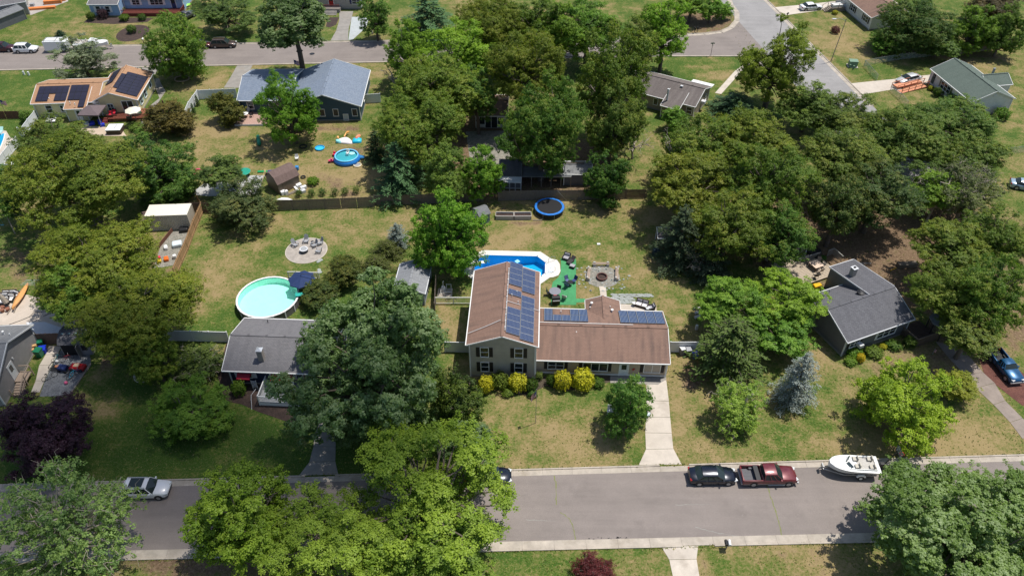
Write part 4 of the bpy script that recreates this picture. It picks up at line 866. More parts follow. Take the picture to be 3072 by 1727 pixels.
window(h11, .3, 2.4, 1.55, 1.8, 1.15, W_, (2, 2), BSH); window(h11, .3, 7.8, 1.55, 1.6, 1.15, W_, (2, 2), BSH)
stp = MB().box(-3.2, 10.2, .0, -.0, 11.8, .8)
for i in range(4): stp.box(-3.5 - i * .3, 10.3, 0, -3.2 - i * .3, 11.7, .65 - i * .16)
stp.build('porch', WOOD, h11); rl = MB(); 
for y in (10.2, 11.8):
    beam(rl, (-3.2, y, 1.7), (0, y, 1.7), .07, .07); beam(rl, (-3.2, y, 1.7), (-4.5, y, .95), .07, .07)
    for x in (-4.4, -3.2, -1.6): rl.box(x - .04, y - .04, 0, x + .04, y + .04, 1.7 if x > -4 else .95)
rl.build('railing', WOOD, h11); MB().bc(-1.6, 11.0, 1.1, 2.2, 1.2, .5).build('porch_box', WHITE, h11)
h12 = thing('taupe_house', 'taupe house with dark weathered roof and white flue beside the street corner', 'house', (31.0, 118.9), R_(-30))
gable(h12, -15, 0, 0, 8.3, 2.6, 4.1, 'x', TPE, SH_TP, (.3, .3, .3, .3))
shed_roof(h12, -5.6, -2.2, -1.85, 2.3, 2.4, 3.55, SH_TP, TPE, ins=.2)
window(h12, -1.1, .3, 1.5, .9, 1.15, 0, (1, 2)); door(h12, -3.6, -1.65, .1, .95, 2.0, 0); window(h12, -7.2, .3, 1.5, .7, 1.1, 0, (1, 1))
window(h12, -.3, 6.3, 1.5, .5, .9, math.pi / 2, (1, 1)); MB().bc(.05, 4.2, 1.6, .7, .8, .5).build('window_air_conditioner', GRY_W, h12)
x, y = inv(h12, S('C0', 1555, 910, 3.9)); MB().cyl(x, y, 2.8, 4.9, .17, n=10).build('flue', GRY_W, h12); x, y = inv(h12, S('C0', 1690, 835, 3.9)); MB().bc(x, y, 3.95, .45, .4, .2).build('roof_vent', GRY_W, h12)
x, y = inv(h12, S('C0', 1930, 800, 2.6)); MB().bc(-1.9, 8.75, 2.62, 3.9, 1.3, .08, rx=-.12).build('awning', WHITE, h12)
# ---- grey house on the right
h13 = thing('charcoal_grey_house', 'grey house with dark shingle roof, stubby chimney and front window air conditioner on the right', 'house', (38.9, 63.5), R_(23))
SH_G2 = shingle('dark_grey_shingle', (.085, .085, .095), (.125, .125, .135), None, .35)
gable(h13, 0, 0, 10.2, 8.3, 2.7, 4.45, 'x', DKG, SH_G2, (.3, .3, .35, .3), trim=GRY_W)
shed_roof(h13, 6.3, 10.2, 4.2, 4.5, 11.0, 3.55, SH_G2, DKG, ins=.12, trim=GRY_W)
window(h13, 1.75, .35, 1.6, 1.3, 1.0, 0, (2, 2), BSH, sw=.32); window(h13, 6.6, .35, 1.55, 2.7, 1.2, 0, (3, 2)); MB().bc(6.6, .37, 1.55, 3.2, .06, 1.6).build('window_surround', WHITE, h13); MB().bc(2.4, .05, 1.35, .6, .7, .42).build('window_air_conditioner', GRY_W, h13)
cx, cy = inv(h13, S('D1', 915, 1300, 4)); MB().box(cx - .3, cy - .3, 3.5, cx + .3, cy + .3, 5.1).build('chimney', concrete('chimney_brick', (.30, .27, .24)), h13); MB().box(cx - .36, cy - .36, 5.1, cx + .36, cy + .36, 5.17).box(cx - .12, cy - .12, 5.17, cx + .12, cy + .12, 5.3, 1).build('chimney_cap', [GRY_W, BLACK], h13)
cx, cy = inv(h13, S('D2', 1000, 90, 4.2)); MB().cyl(cx, cy, 3.9, 4.35, .42, .5, 16).cyl(cx, cy, 4.35, 4.5, .5, .2, 16).build('attic_fan', BLACK, h13)
cx, cy = inv(h13, S('D2', 695, 80, 3.3)); vent(h13, cx, cy, 3.3, .05, .35, METAL)
# ---- white garden house under the oaks, back of the wooded yard
pa, pb = S('B0', 2150, 1235), S('B0', 2445, 1240)
h14 = thing('white_garden_house', 'small white garden house with sliding glass doors under tall oaks', 'house', pa, ang(pa, pb)); w14 = dist(pa, pb)
gable(h14, -.2, -.3, w14 + .2, 7, 2.5, 3.5, 'x', WHS, SH_BR, (.2, .2, .3, .3)); window(h14, 1.1, 0, 1.4, .9, 1.3, 0, (1, 1)); window(h14, w14 - 1.0, 0, 1.4, .9, 1.3, 0, (1, 1)); o = door(h14, w14 / 2, 0, .15, 2.0, 2.0, 0, GL, lite=False, name='patio_door'); MB().box(-.04, -.05, 0, .04, -.036, 2.0).build('mullion', WHITE, o)
sheet('gravel_patio', [S('B0', 2050, 1270), S('B0', 2480, 1260), S('B0', 2560, 1600), S('B0', 2100, 1600)], .02, GRV)

# ================================================================ SHEDS
def gambrel(name, label, loc, rz, L_, W_2, ze, zm, zr, wallm, roofm, xm=.62):
    t = thing(name, label, 'shed', loc, rz); mb = MB(); h = W_2 / 2
    for s_ in (-1, 1):
        yo, ym = h + s_ * (h + .1), h + s_ * h * xm
        a, b = ((0, yo, ze), (L_, yo, ze)), ((0, ym, zm), (L_, ym, zm)); c = ((0, h, zr), (L_, h, zr))
        if s_ < 0: slope_slab(mb, a[0], a[1], b[1], b[0], .08); slope_slab(mb, b[0], b[1], c[1], c[0], .08)
        else: slope_slab(mb, a[1], a[0], b[0], b[1], .08); slope_slab(mb, b[1], b[0], c[0], c[1], .08)
    mb.build('roof', roofm, t)
    sec = [(0.05, 0), (W_2 - .05, 0), (W_2 - .05, ze - .03), (h + h * xm - .05, zm - .1), (h, zr - .1), (h - h * xm + .05, zm - .1), (.05, ze - .03)]
    vs = [(.12, *p) for p in sec] + [(L_ - .12, *p) for p in sec]; n = 7
    MB().add(vs, [list(range(n))[::-1], list(range(n, 2 * n))] + [[i, (i + 1) % n, n + (i + 1) % n, n + i] for i in range(n)]).build('wall', wallm, t); return t
PLY = siding('plywood_siding', (.17, .125, .085), .3, True)
g1 = S('B1', 250, 530); s1 = gambrel('gambrel_shed', 'brown gambrel-roofed wooden shed by the back fence of the play yard', (-34.9, 96.9), R_(45.5), 3.9, 3.3, 1.85, 2.75, 3.2, PLY, shingle('brown_shed_shingle', (.13, .09, .08), (.17, .12, .105)))
MB().box(.9, -.0, .1, 2.3, .04, 1.7).build('shed_door', PLY, s1)
s2 = thing('long_grey_shed', 'grey shingled long shed between the silver maple and the pool house', 'shed', (-15.0, 72.9), R_(-4))
gable(s2, 0, 0, 4.1, 5.6, 2.05, 2.9, 'y', siding('blue_grey_siding', (.12, .18, .25), .2), shingle('pale_grey_shingle', (.19, .195, .21), (.24, .25, .26)), (.15, .15, .15, .15), trim=GRY_W)
ct = thing('shipping_container', 'beige corrugated container with a cream roof beside the wooden fence', 'container', (-51.3, 88.2), R_(3.6))
cw_, cd_, chh = 5.75, 2.6, 2.6; mb = MB()
def corr(mb, p, q, z0, z1, pitch=.28, dp=.05):
    Lc = dist(p, q); n_ = int(Lc / pitch); t = ang(p, q); nx, ny = math.sin(t), -math.cos(t); pr_ = None; vs = []
    for i in range(n_ * 4 + 1):
        f = i / (n_ * 4); k = i % 4; o_ = dp if k in (1, 2) else 0; x, y = line_pt(p, q, f); vs.append((x + nx * o_, y + ny * o_))
    for i in range(len(vs) - 1): a, b = vs[i], vs[i + 1]; mb.poly([(*a, z0), (*b, z0), (*b, z1), (*a, z1)])
for p, q in (((0, 0), (cw_, 0)), ((cw_, 0), (cw_, cd_)), ((cw_, cd_), (0, cd_)), ((0, cd_), (0, 0))): corr(mb, p, q, .12, chh - .1)
mb.build('side_panel', paint('beige_steel', (.50, .45, .36), .5, .12), ct)
MB().box(-.05, -.05, chh - .1, cw_ + .05, cd_ + .05, chh).build('roof', paint('cream_steel', (.72, .68, .58), .5, .06), ct)
fr = MB()
for (x, y) in ((0, 0), (cw_, 0), (cw_, cd_), (0, cd_)): fr.box(x - .07, y - .07, 0, x + .07, y + .07, chh - .1)
fr.box(-.06, -.06, 0, cw_ + .06, .05, .14).box(-.06, cd_ - .05, 0, cw_ + .06, cd_ + .06, .14); fr.build('frame', paint('beige_steel', (.50, .45, .36), .5, .12), ct)
s3 = thing('brown_roof_shed', 'small brown roofed shed in front of the beige container', 'shed', S('A1', 1440, 870), R_(4))
gable(s3, -.6, 0, 2.9, 2.2, 1.7, 2.3, 'x', PLY, shingle('brown_shed_shingle', (.13, .09, .08), (.17, .12, .105)), (.1, .1, .1, .1), trim=DKWOOD, base=False)
pa = S('A2', 600, 700); s4_ = gambrel('open_shed', 'grey open-fronted shed with skylit dark roof on the gravel yard', S('A2', 612, 700), R_(3), 3.6, 3.0, 1.9, 2.5, 2.8, siding('shed_grey_siding', (.25, .245, .26), .2), SH_DK, .7)
MB().box(.25, .0, .1, 2.2, .045, 1.95).build('painted_opening', paint('painted_interior_shade', (.01, .01, .012), .9), s4_)  # near-black panel on the wall, the shade of the open front painted in
MB().box(2.2, -.6, .1, 2.26, .05, 1.9).build('shed_door', GREYS, s4_); sk_ = MB()
for i in range(4): sk_.bc(.5 + i * .8, 1.0, 2.72, .26, .22, .05)
sk_.build('skylight', paint('skylight_pane', (.2, .3, .33), .2), s4_); window(s4_, 2.85, .05, 1.25, .45, .55, 0, (2, 3), fm=BLACK)
s5 = gambrel('small_blue_grey_shed', 'small blue-grey shed with white braced doors behind the green maple', S('B1', 2180, 830), R_(30), 1.9, 2.2, 1.6, 2.0, 2.25, siding('blue_grey_siding', (.12, .18, .25), .2), SH_SL)
dw = MB()
for (a, b) in (((0, .15), (0, 1.55)), ((1.1, .15), (1.1, 1.55)), ((0, .15), (1.1, .15)), ((0, 1.55), (1.1, 1.55)), ((0, .85), (1.1, .85)), ((.55, .15), (.55, 1.55))): beam(dw, (.02, .5 + a[0], a[1]), (.02, .5 + b[0], b[1]), .07, .07)
dw.build('shed_door', WHITE, s5); MB().bc(-.7, .9, .1, 1.2, 1.2, .06, ry=-.15).build('shed_ramp', WOOD, s5)
s6 = thing('dark_pent_shed', 'dark roofed shed with a white porch front behind the fence left of the trampoline', 'shed', Y4(355, 455), R_(-2)); w6 = dist(Y4(355, 455), Y4(685, 455))
shed_roof(s6, 0, w6, .9, 2.25, 4.6, 2.9, SH_DK, siding('shed_grey_siding', (.25, .245, .26), .2), trim=METAL); shed_roof(s6, 0, w6, -.3, 2.05, .95, 2.2, GRY_W, None)
fr = MB()
for i in range(5): fr.box(i * (w6 - .1) / 4, -.25, 0, i * (w6 - .1) / 4 + .1, -.17, 2.0)
fr.box(0, -.25, .8, w6, -.19, .88).build('post', WHITE, s6)
pa = Y4(690, 380); s7 = thing('lean_to_shelter', 'long dark lean-to shelter with grey roof behind the fence and trampoline', 'shelter', pa, R_(-1)); w7_ = dist(Y4(690, 380), Y4(1390, 380))
shed_roof(s7, 0, w7_, 0, 1.9, 2.0, 2.3, paint('grey_lean_roof', (.10, .105, .11), .7, .3, 1.5), None, trim=METAL)
MB().box(0, 2.2, 0, w7_ + 2, 2.3, 2.9).build('back_wall', DKWOOD, s7); fr = MB()
for i in range(6): fr.box(i * w7_ / 5 - .05, 0, 0, i * w7_ / 5 + .05, .1, 1.9)
fr.build('post', WOOD, s7)
pa = Y4(1290, 210, 2.0); s8 = thing('grey_roof_shed', 'grey streaky roofed shed in the shade behind the long shelter', 'shed', pa, R_(-1))
gable(s8, 0, 0, 4.4, 3.6, 2.1, 2.7, 'x', DKG, paint('streaky_grey_roof', (.18, .185, .19), .8, .45, 2), (.1, .1, .1, .1), base=False)
pa = S('C1', 1440, 1055); s9 = thing('shaded_shed', 'brown shed in deep shade beneath the conifer with a pointed tree', 'shed', pa, R_(-4))
gable(s9, 0, 0, 2.9, 2.4, 2.0, 2.5, 'x', PLY, SH_TP, (.1, .1, .1, .1), base=False)
# ================================================================ FENCES
VIN = paint('white_vinyl', (.70, .71, .72), .4, .05); PKT = paint('grey_brown_picket', (.17, .14, .11), .85, .35, 3); PKT2 = paint('orange_brown_picket', (.36, .22, .11), .8, .25, 3); PKT3 = paint('red_brown_picket', (.13, .055, .035), .8, .25, 3); PKT4 = paint('brown_picket', (.15, .10, .075), .85, .3, 3)
CHAIN = mesh_wire('chain_link_fabric', (.42, .50, .44), .38)
def fence(label, pts, h, style, mat=None, name='fence', step=2.4, group=None):
    t = thing(name, label, 'fence', pts[0], 0, group); o0 = pts[0]; mat = mat or VIN; cache = {}
    pm = MB()
    if style == 'vinyl': pm.box(-.065, -.065, 0, .065, .065, h + .05).add([(-.08, -.08, h + .05), (.08, -.08, h + .05), (.08, .08, h + .05), (-.08, .08, h + .05), (0, 0, h + .13)], [(0, 1, 4), (1, 2, 4), (2, 3, 4), (3, 0, 4)])
    elif style in ('wood', 'rail'): pm.box(-.05, -.05, 0, .05, .05, h)
    else: pm.cyl(0, 0, 0, h + .05, .03, n=8)
    pme = pm.mesh('post', METAL if style == 'chain' else mat)
    for i in range(len(pts) - 1):
        a, b = pts[i], pts[i + 1]; L_ = dist(a, b); n = max(1, round(L_ / step)); th_ = ang(a, b); w_ = L_ / n; k = round(w_, 3)
        for j in range(n):
            x, y = line_pt(a, b, j / n); x -= o0[0]; y -= o0[1]; put('post', pme, t, (x, y, 0), (0, 0, th_))
            var = j % 3 if style == 'wood' else 0
            if (k, var) not in cache:
                mb = MB()
                if style == 'vinyl':
                    mb.box(.06, -.02, .08, w_ - .06, .02, h - .08).box(.06, -.035, h - .1, w_ - .06, .035, h).box(.06, -.035, .05, w_ - .06, .035, .2)
                    for q in range(1, int(w_ / .3)): mb.box(q * .3 - .008, -.024, .2, q * .3 + .008, .024, h - .1)
                elif style == 'wood':
                    nb = int(w_ / .15); random.seed(k * 100 + var)
                    for q in range(nb):
                        hh = h + random.uniform(-.03, .02); dy = random.uniform(-.008, .008); mb.box(q * .15 + .005, -.015 + dy, .03, q * .15 + .143, .008 + dy, hh)
                    for z in (.35, h - .3): mb.box(0, .01, z, w_, .05, z + .09)
                elif style == 'rail':
                    mb.box(0, -.04, h - .08, w_, .04, h).box(0, -.03, .1, w_, .03, .16)
                    for q in range(int(w_ / .14)): mb.box(q * .14 + .05, -.015, .1, q * .14 + .085, .015, h - .05)
                elif style == 'chain':
                    mb.tube([(0, 0, h), (w_, 0, h)], .022, 6, 0); mb.poly([(0, 0, .03), (w_, 0, .03), (w_, 0, h), (0, 0, h)], 1)
                cache[(k, var)] = mb.mesh('fence_panel', [METAL, CHAIN] if style == 'chain' else mat)
            put('fence_panel', cache[(k, var)], t, (x, y, 0), (0, 0, th_))
    x, y = pts[-1][0] - o0[0], pts[-1][1] - o0[1]; put('post', pme, t, (x, y, 0), (0, 0, th_)); return t
# back wooden fence, left to right
g = 'wooden fences between the back yards'
fence('red-brown wooden fence behind the spreading shrub tree, left of the brown gambrel shed', [S('A1', 1860, 700), S('A1', 1960, 700), S('A1', 2060, 705), S('B1', 240, 680)], 1.8, 'wood', PKT4, group=g)
fence('dark grey-brown wooden fence below the row of young shrubs', [S('B1', 240, 680), S('B1', 700, 663), S('B1', 1170, 645)], 1.8, 'wood', PKT, group=g)
fence('pale grey wooden fence under the dark green pine', [S('B1', 1175, 628), S('B1', 1620, 620), Y4(100, 590)], 1.75, 'wood', PKT, group=g)
fence('weathered wooden fence running behind the blue trampoline', [Y4(360, 585), Y4(920, 578), Y4(1500, 572), Y4(2180, 548)], 1.8, 'wood', PKT, group=g)
fence('low brown wooden fence right of the leafy maple near the trampoline', [Y4(2170, 548), Y4(2470, 545)], 1.6, 'wood', PKT4, group=g)
fence('orange-brown wooden fence running down from the beige container', [Y3(230, 830), Y3(330, 1010), S('A1', 1890, 870), S('A1', 1820, 1060), S('A1', 1760, 1190), S('A1', 1700, 1330)], 1.8, 'wood', PKT2, group=g)
fence('grey-brown wooden fence behind the open-fronted shed', [S('A2', 345, 590), S('A2', 640, 580), S('A2', 940, 575)], 1.8, 'wood', PKT4, group=g)
fence('red-brown wooden fence left of the yellow house', [S('A0', -60, 1150), S('A0', 210, 1148)], 1.5, 'wood', PKT3, group=g)
g = 'white vinyl fences'
fence('white vinyl fence in shade left of the navy house', [S('A2', 1340, 545), S('A2', 1700, 553), S('A2', 2215, 566)], 1.75, 'vinyl', group=g)
fence('white vinyl fence from the front left corner of the brown-roofed house', [S('B2', 1850, 660), S('B2', 2090, 668)], 1.75, 'vinyl', group=g)
fence('short white vinyl fence right of the long tan wing', [S('C2', 1565, 662), S('C2', 1850, 662)], 1.75, 'vinyl', group=g)
fence('L-shaped white vinyl fence left of the blue-grey roofed house', [S('A0', 1800, 1180), S('A0', 1840, 1080), S('A0', 1925, 960), S('A0', 2290, 945)], 1.8, 'vinyl', group=g)
fence('white vinyl fence stepping down from the yellow house corner', [S('A0', 365, 1160), S('A0', 300, 1240), S('A0', 235, 1330), S('A0', 205, 1320)], 1.7, 'vinyl', group=g)
fence('white vinyl pool fence at the left edge with a plant bed return', [S('A1', 190, 50), S('A1', 120, 130), S('A1', 10, 270)], 1.6, 'vinyl', group=g)
fence('white vinyl fence corner at the left edge below the pool fence', [S('A1', -60, 290), S('A1', 80, 300), S('A1', 150, 310), S('A1', 130, 230)], 1.3, 'vinyl', group=g)
fence('white vinyl fence stub right of the blue-grey roofed house', [S('B0', 1075, 1000), S('B0', 1230, 990)], 1.75, 'vinyl', group=g)
fence('tall narrow dark wooden fence between the long grey shed and the pool house', [S('B2', 1755, 285), S('B2', 1760, 160), S('B1', 1770, 1390)], 1.8, 'wood', PKT, group='wooden fences between the back yards')
fence('low white picket fence left of the two-storey wing', [S('B2', 1762, 198), S('B2', 2105, 198)], 1.15, 'rail', WHITE, group='white picket fences')
fence('small white picket rail beside the navy umbrella and round pool', [S('B1', 345, 1330), S('B1', 420, 1330), S('B1', 640, 1338)], 1.1, 'rail', WHITE, group='white picket fences')
g = 'chain-link fences'
fence('chain-link fence angled around the green transformer lawn', [S('D0', 1150, 780), S('D0', 1025, 640), S('D0', 1350, 580), S('D0', 1700, 540)], 1.2, 'chain', group=g)
fence('chain-link fence below the driveway of the green-roofed house', [S('D0', 1280, 880), S('D0', 1370, 960), S('D0', 1440, 1040)], 1.2, 'chain', group=g)
fence('chain-link fence at the far right edge behind the tall oaks', [S('D1', 2300, 150), S('D1', 2600, 115)], 1.2, 'chain', group=g)
fence('grey board fence behind the trees above the green-roofed house', [S('D0', 1850, 540), S('D0', 2200, 490), S('D0', 2500, 440)], 1.7, 'wood', PKT, group='wooden fences between the back yards')

# ================================================================ VEHICLES
def wheel_set(t, L_, W_, fx, rx, r=.33, rim=METAL):
    if ('wh', r, rim.name) not in WC:
        w_ = MB().tube([(0, -.11, 0), (0, -.09, 0), (0, .09, 0), (0, .11, 0)], [r * .9, r, r, r * .9], 18)
        m = MB().tube([(0, -.115, 0), (0, .115, 0)], [r * .62, r * .62], 14); m.tube([(0, -.12, 0), (0, .12, 0)], [r * .2] * 2, 8)
        WC[('wh', r, rim.name)] = (w_.mesh('wheel', RUBBER, True), m.mesh('rim', rim))
    a, b = WC[('wh', r, rim.name)]
    for x in (fx, rx):
        for s_ in (-1, 1): o = put('wheel', a, t, (x, s_ * (W_ / 2 - .13), r)); put('rim', b, o)
def loft(mb, secs, mi=0, closed=True, caps=True):
    n = len(secs[0]); vs = [p for s_ in secs for p in s_]
    fs = [[i * n + j, (i + 1) * n + j, (i + 1) * n + (j + 1) % n, i * n + (j + 1) % n] for i in range(len(secs) - 1) for j in range(n if closed else n - 1)]
    if caps: fs += [list(range(n)), [(len(secs) - 1) * n + j for j in range(n)][::-1]]
    mb.add(vs, fs, mi)
def car(label, loc, rz, kind, body, group, cat='car', roof=None, sunroof=False, rails=False, L_=None):
    """x forward, origin at the centre on the ground"""
    D = {'sedan': (4.8, 1.84, 1.44), 'suv': (4.65, 1.88, 1.7), 'pickup': (5.6, 1.95, 1.78), 'oldpickup': (5.0, 1.8, 1.6)}[kind]; Lc, W_, H_ = D; Lc = L_ or Lc; h = W_ / 2
    nm = {'sedan': 'parked_car', 'suv': 'parked_suv'}.get(kind, 'pickup_truck'); t = thing(nm, label, cat, loc, rz, group)
    f = Lc / 2; mb = MB()
    pk = 'pickup' in kind
    if kind == 'sedan': prof = [(-f, .42, .80, .78), (-f + .08, .25, .98, .90), (-f + .9, .2, 1.03, 1.0), (-.9, .2, .96, 1.0), (.7, .2, .93, 1.0), (f - 1.1, .2, .93, .99), (f - .35, .22, .80, .93), (f, .32, .62, .70)]; cab = [(-f + .55, 1.0), (-f + 1.25, H_ - .03), (-.1, H_), (.35, H_ - .03), (f - 1.15, .92)]
    elif kind == 'suv': prof = [(-f, .42, .95, .84), (-f + .08, .28, 1.08, .93), (-f + .9, .25, 1.1, 1.0), (0, .25, 1.05, 1.0), (f - 1.2, .25, 1.04, .99), (f - .35, .27, .94, .93), (f, .38, .72, .72)]; cab = [(-f + .1, 1.08), (-f + .55, H_ - .03), (-.6, H_), (.45, H_ - .03), (f - 1.2, 1.03)]
    else: prof = [(-f, .45, 1.05, .95), (-f + .1, .4, 1.1, 1.0), (-.5, .35, 1.12, 1.0), (f - 1.5, .35, 1.12, 1.0), (f - .3, .35, 1.02, .95), (f, .42, .8, .84)]; cab = [(-f + 2.0, 1.1), (-f + 2.15, H_ - .04), (.2, H_), (.55, H_ - .04), (f - 1.45, 1.1)]
    def sec(x, zb, zt, k):
        w_ = h * k
        return [(x, -w_ * .92, zb), (x, -w_, zb + .14), (x, -w_, zt - .28), (x, -w_ * .965, zt - .1), (x, -w_ * .86, zt - .015), (x, 0, zt + .03), (x, w_ * .86, zt - .015), (x, w_ * .965, zt - .1), (x, w_, zt - .28), (x, w_, zb + .14), (x, w_ * .92, zb)]
    secs = [sec(*p) for p in prof]
    if not pk: loft(mb, secs)
    else:
        cs = [sec(*p) for p in prof]; x0 = -f + 1.98
        z = prof[2][2]
        front = [sec(x0, .35, 1.12, 1.0)] + [s_ for s_, p in zip(cs, prof) if p[0] > x0 + .1]; loft(mb, front)
        for s_ in (-1, 1): mb.box(-f + .02, s_ * h - (.1 if s_ > 0 else 0), .42, x0, s_ * h + (0 if s_ > 0 else .1), 1.1)
        mb.box(-f, -h + .04, .45, -f + .08, h - .04, 1.1); mb.box(-f + .05, -h + .08, .5, x0, h - .08, .62)
    o = mb.build('body', body, t, True)
    bv = o.modifiers.new('edge', 'BEVEL'); bv.width = .03; bv.segments = 2; bv.limit_method = 'ANGLE'; bv.angle_limit = R_(40)
    if pk:
        bl = MB().box(-f + .1, -h + .12, .621, -f + 1.96, h - .12, .64)
        for i in range(9): bl.box(-f + .12, -h + .2 + i * .17, .64, -f + 1.94, -h + .27 + i * .17, .655)
        for s_ in (-1, 1): bl.bc(-f + 1.3, s_ * (h - .22), .74, .7, .2, .22)
        bl.build('truck_bed', BLACK if kind == 'oldpickup' else paint('bed_liner', (.10, .10, .11), .7), t)
        if kind == 'pickup': MB().bc(-f + 1.55, 0, 1.05, .45, W_ - .15, .16).build('tool_box', BLACK, t)
    # cabin
    kb, kt = .93, .74; xs = [c_[0] for c_ in cab]; zs = [c_[1] for c_ in cab]
    vt = lambda i, k, s_: (xs[i], s_ * h * k, zs[i])
    cb = MB(); csec = []
    ctop = [(xs[1], zs[1]), (xs[2], zs[2]), (xs[3], zs[3])]
    kw = [kt, kt + .02, kt - .01]
    top = []
    for (x, z), k in zip(ctop, kw): top.append([(x, -h * k, z - .07), (x, -h * (k - .07), z - .01), (x, 0, z + .02), (x, h * (k - .07), z - .01), (x, h * k, z - .07)])
    loft(cb, top, closed=False, caps=False)
    cb.build('roof', roof or body, t, True)
    gb = MB(); pb_ = MB()
    a0_, a1_ = (xs[0], zs[0]), (xs[4], zs[4])
    for s_ in (-1, 1):
        B0, B1 = (xs[0] + .12, s_ * h * kb, zs[0] - .03), (xs[4] - .1, s_ * h * kb, zs[4] - .03); T0, T1 = (xs[1], s_ * h * kw[0], zs[1] - .07), (xs[3], s_ * h * kw[2], zs[3] - .07)
        q = [B0, B1, T1, T0]; gb.poly(q if s_ < 0 else q[::-1])
        for tt in (.02, .38, .66, .97):
            p = [line_pt(B0, B1, tt), line_pt(T0, T1, tt)]
            P0 = Vector(B0).lerp(Vector(B1), tt); P1 = Vector(T0).lerp(Vector(T1), tt); P0.y += s_ * .012; P1.y += s_ * .012; beam(pb_, P0, P1, .07 if tt in (.38, .66) else .09, .04)
    ws = MB().poly([(xs[4] - .1, -h * kb, zs[4] - .03), (xs[4] + .02, 0, zs[4]), (xs[4] - .1, h * kb, zs[4] - .03), (xs[3], h * kw[2], zs[3] - .07), (xs[3] + .0, 0, zs[3] + .0), (xs[3], -h * kw[2], zs[3] - .07)])
    ws.build('windshield', glass('car_glass', (.02, .03, .03), .05), t)
    MB().poly([(xs[0] + .12, -h * kb, zs[0] - .03), (xs[1], -h * kw[0], zs[1] - .07), (xs[1], 0, zs[1]), (xs[1], h * kw[0], zs[1] - .07), (xs[0] + .12, h * kb, zs[0] - .03), (xs[0], 0, zs[0])]).build('rear_window', glass('car_glass'), t)
    gb.build('side_window', glass('car_glass'), t); pb_.build('window_pillar', body if kind != 'sedan' else BLACK, t)
    if sunroof: MB().bc((xs[1] + xs[3]) / 2, 0, H_ + .035, 1.35, h * 1.15, .02).build('sunroof', glass('car_glass'), t)
    if rails or sunroof:
        r_ = MB()
        for s_ in (-1, 1): r_.tube([(xs[1] + .1, s_ * h * .66, H_ - .02), (xs[1] + .2, s_ * h * .68, H_ + .05), (xs[3] - .2, s_ * h * .68, H_ + .05), (xs[3] - .1, s_ * h * .66, H_ - .02)], .02, 6)
        r_.build('roof_rail', METAL, t)
    zf = prof[-2][2]; HL = paint('headlight_lens', (.6, .62, .62), .1); TLm = paint('red_lens', (.3, .01, .01), .2)
    for s_ in (-1, 1):
        MB().bc(f - .17, s_ * h * .66, zf - .19, .36, .34, .13, -s_ * .35).build('headlight', HL, t); MB().bc(-f + .07, s_ * h * .76, (.86 if not pk else .85), .16, .26, .2 if not pk else .3).build('tail_light', TLm, t)
        MB().bc(xs[4] - .35, s_ * (h + .07), zs[4] + .06, .12, .2, .14).build('mirror', body, t)
        mbd = MB()
        for xd in (xs[0] + (xs[4] - xs[0]) * .4, xs[0] + (xs[4] - xs[0]) * .68): mbd.bc(xd, s_ * h * 1.001, .62, .012, .012, .6)
        for xd in (.25, -.75) if not pk else (.35,): mbd.bc(xd, s_ * (h + .005), .82, .16, .03, .03)
        mbd.build('door_seam', BLACK, t)
    MB().bc(f - .03, 0, .48, .08, W_ * .62, .16).build('grille', BLACK, t)
    if pk: MB().bc(f + .02, 0, .5, .14, W_ * .96, .2).bc(-f - .06, 0, .5, .14, W_ * .96, .18).build('bumper', METAL, t)
    if kind == 'pickup':
        for s_ in (-1, 1): MB().tube([(-.2, s_ * (h + .03), .35), (1.5, s_ * (h + .03), .35)], .05, 6).build('side_step', METAL, t)
        MB().box(-f + .1, -h - .004, .42, f - .5, -h + .01, .5).build('chrome_strip', METAL, t)
    aw = MB(); wr = .34 if not pk else .38; fx, rx = f - .9, -f + (.95 if not pk else 1.15)
    for x in (fx, rx):
        for s_ in (-1, 1): aw.tube([(x, s_ * (h - .25), wr + .02), (x, s_ * (h - .0), wr + .02)], [wr + .07] * 2, 16)
    aw.build('wheel_arch', BLACK, t); wheel_set(t, Lc, W_ + .06, fx, rx, wr); return t
gn = 'cars parked along the near street'; gf = 'cars parked along the far street'; gd = 'cars parked in driveways'
rz = ang(P(1000, 1400), P(2600, 1380))
NVY = carpaint('dark_navy_paint', (.006, .009, .02), .3, .2); MRN = carpaint('faded_maroon_paint', (.11, .010, .016), .2, .35, .35); WHP = carpaint('white_car_paint', (.70, .71, .72), .05, .25)
car('dark navy sedan parked on the near street behind the maroon pickup', S('C3', 1975, 508), rz, 'sedan', NVY, gn)
car('maroon pickup truck with an open bed and faded roof on the near street', line_pt(S('C3', 2260, 520), S('D3', 340, 500), .5), rz, 'pickup', MRN, gn, 'pickup truck')
car('white SUV with a glass sunroof under the thin street tree, lower left', S('A3', 1430, 640), rz, 'suv', WHP, gn, 'suv', sunroof=True)
x, y = S('B3', 2500, 520); car('black car mostly hidden under the large yellow-green street tree', (x - 2.5, y + .1), rz, 'sedan', NVY, gn)
rf = ang(f0, f1)
car('maroon SUV at the left edge of the far street', S('A0', 40, 490), rf, 'suv', carpaint('deep_maroon_paint', (.05, .008, .014)), gf, 'suv')
car('white hatchback SUV behind the white cargo trailer on the far street', S('A0', 262, 500), rf, 'suv', WHP, gf, 'suv', L_=4.4)
car('dark red sedan beside the tall green tree on the far street', S('A0', 1930, 455), rf, 'sedan', carpaint('dark_red_paint', (.07, .006, .01)), gf)
car('brown SUV with roof rails parked on the far street', S('A0', 2165, 452), rf, 'suv', carpaint('brown_metallic_paint', (.085, .06, .052), .5), gf, 'suv', rails=True, L_=4.9)
car('grey pickup in the driveway beside the light blue house', S('A0', 1795, 185), R_(62), 'oldpickup', carpaint('grey_metallic_paint', (.12, .12, .12), .5), gd, 'pickup truck')
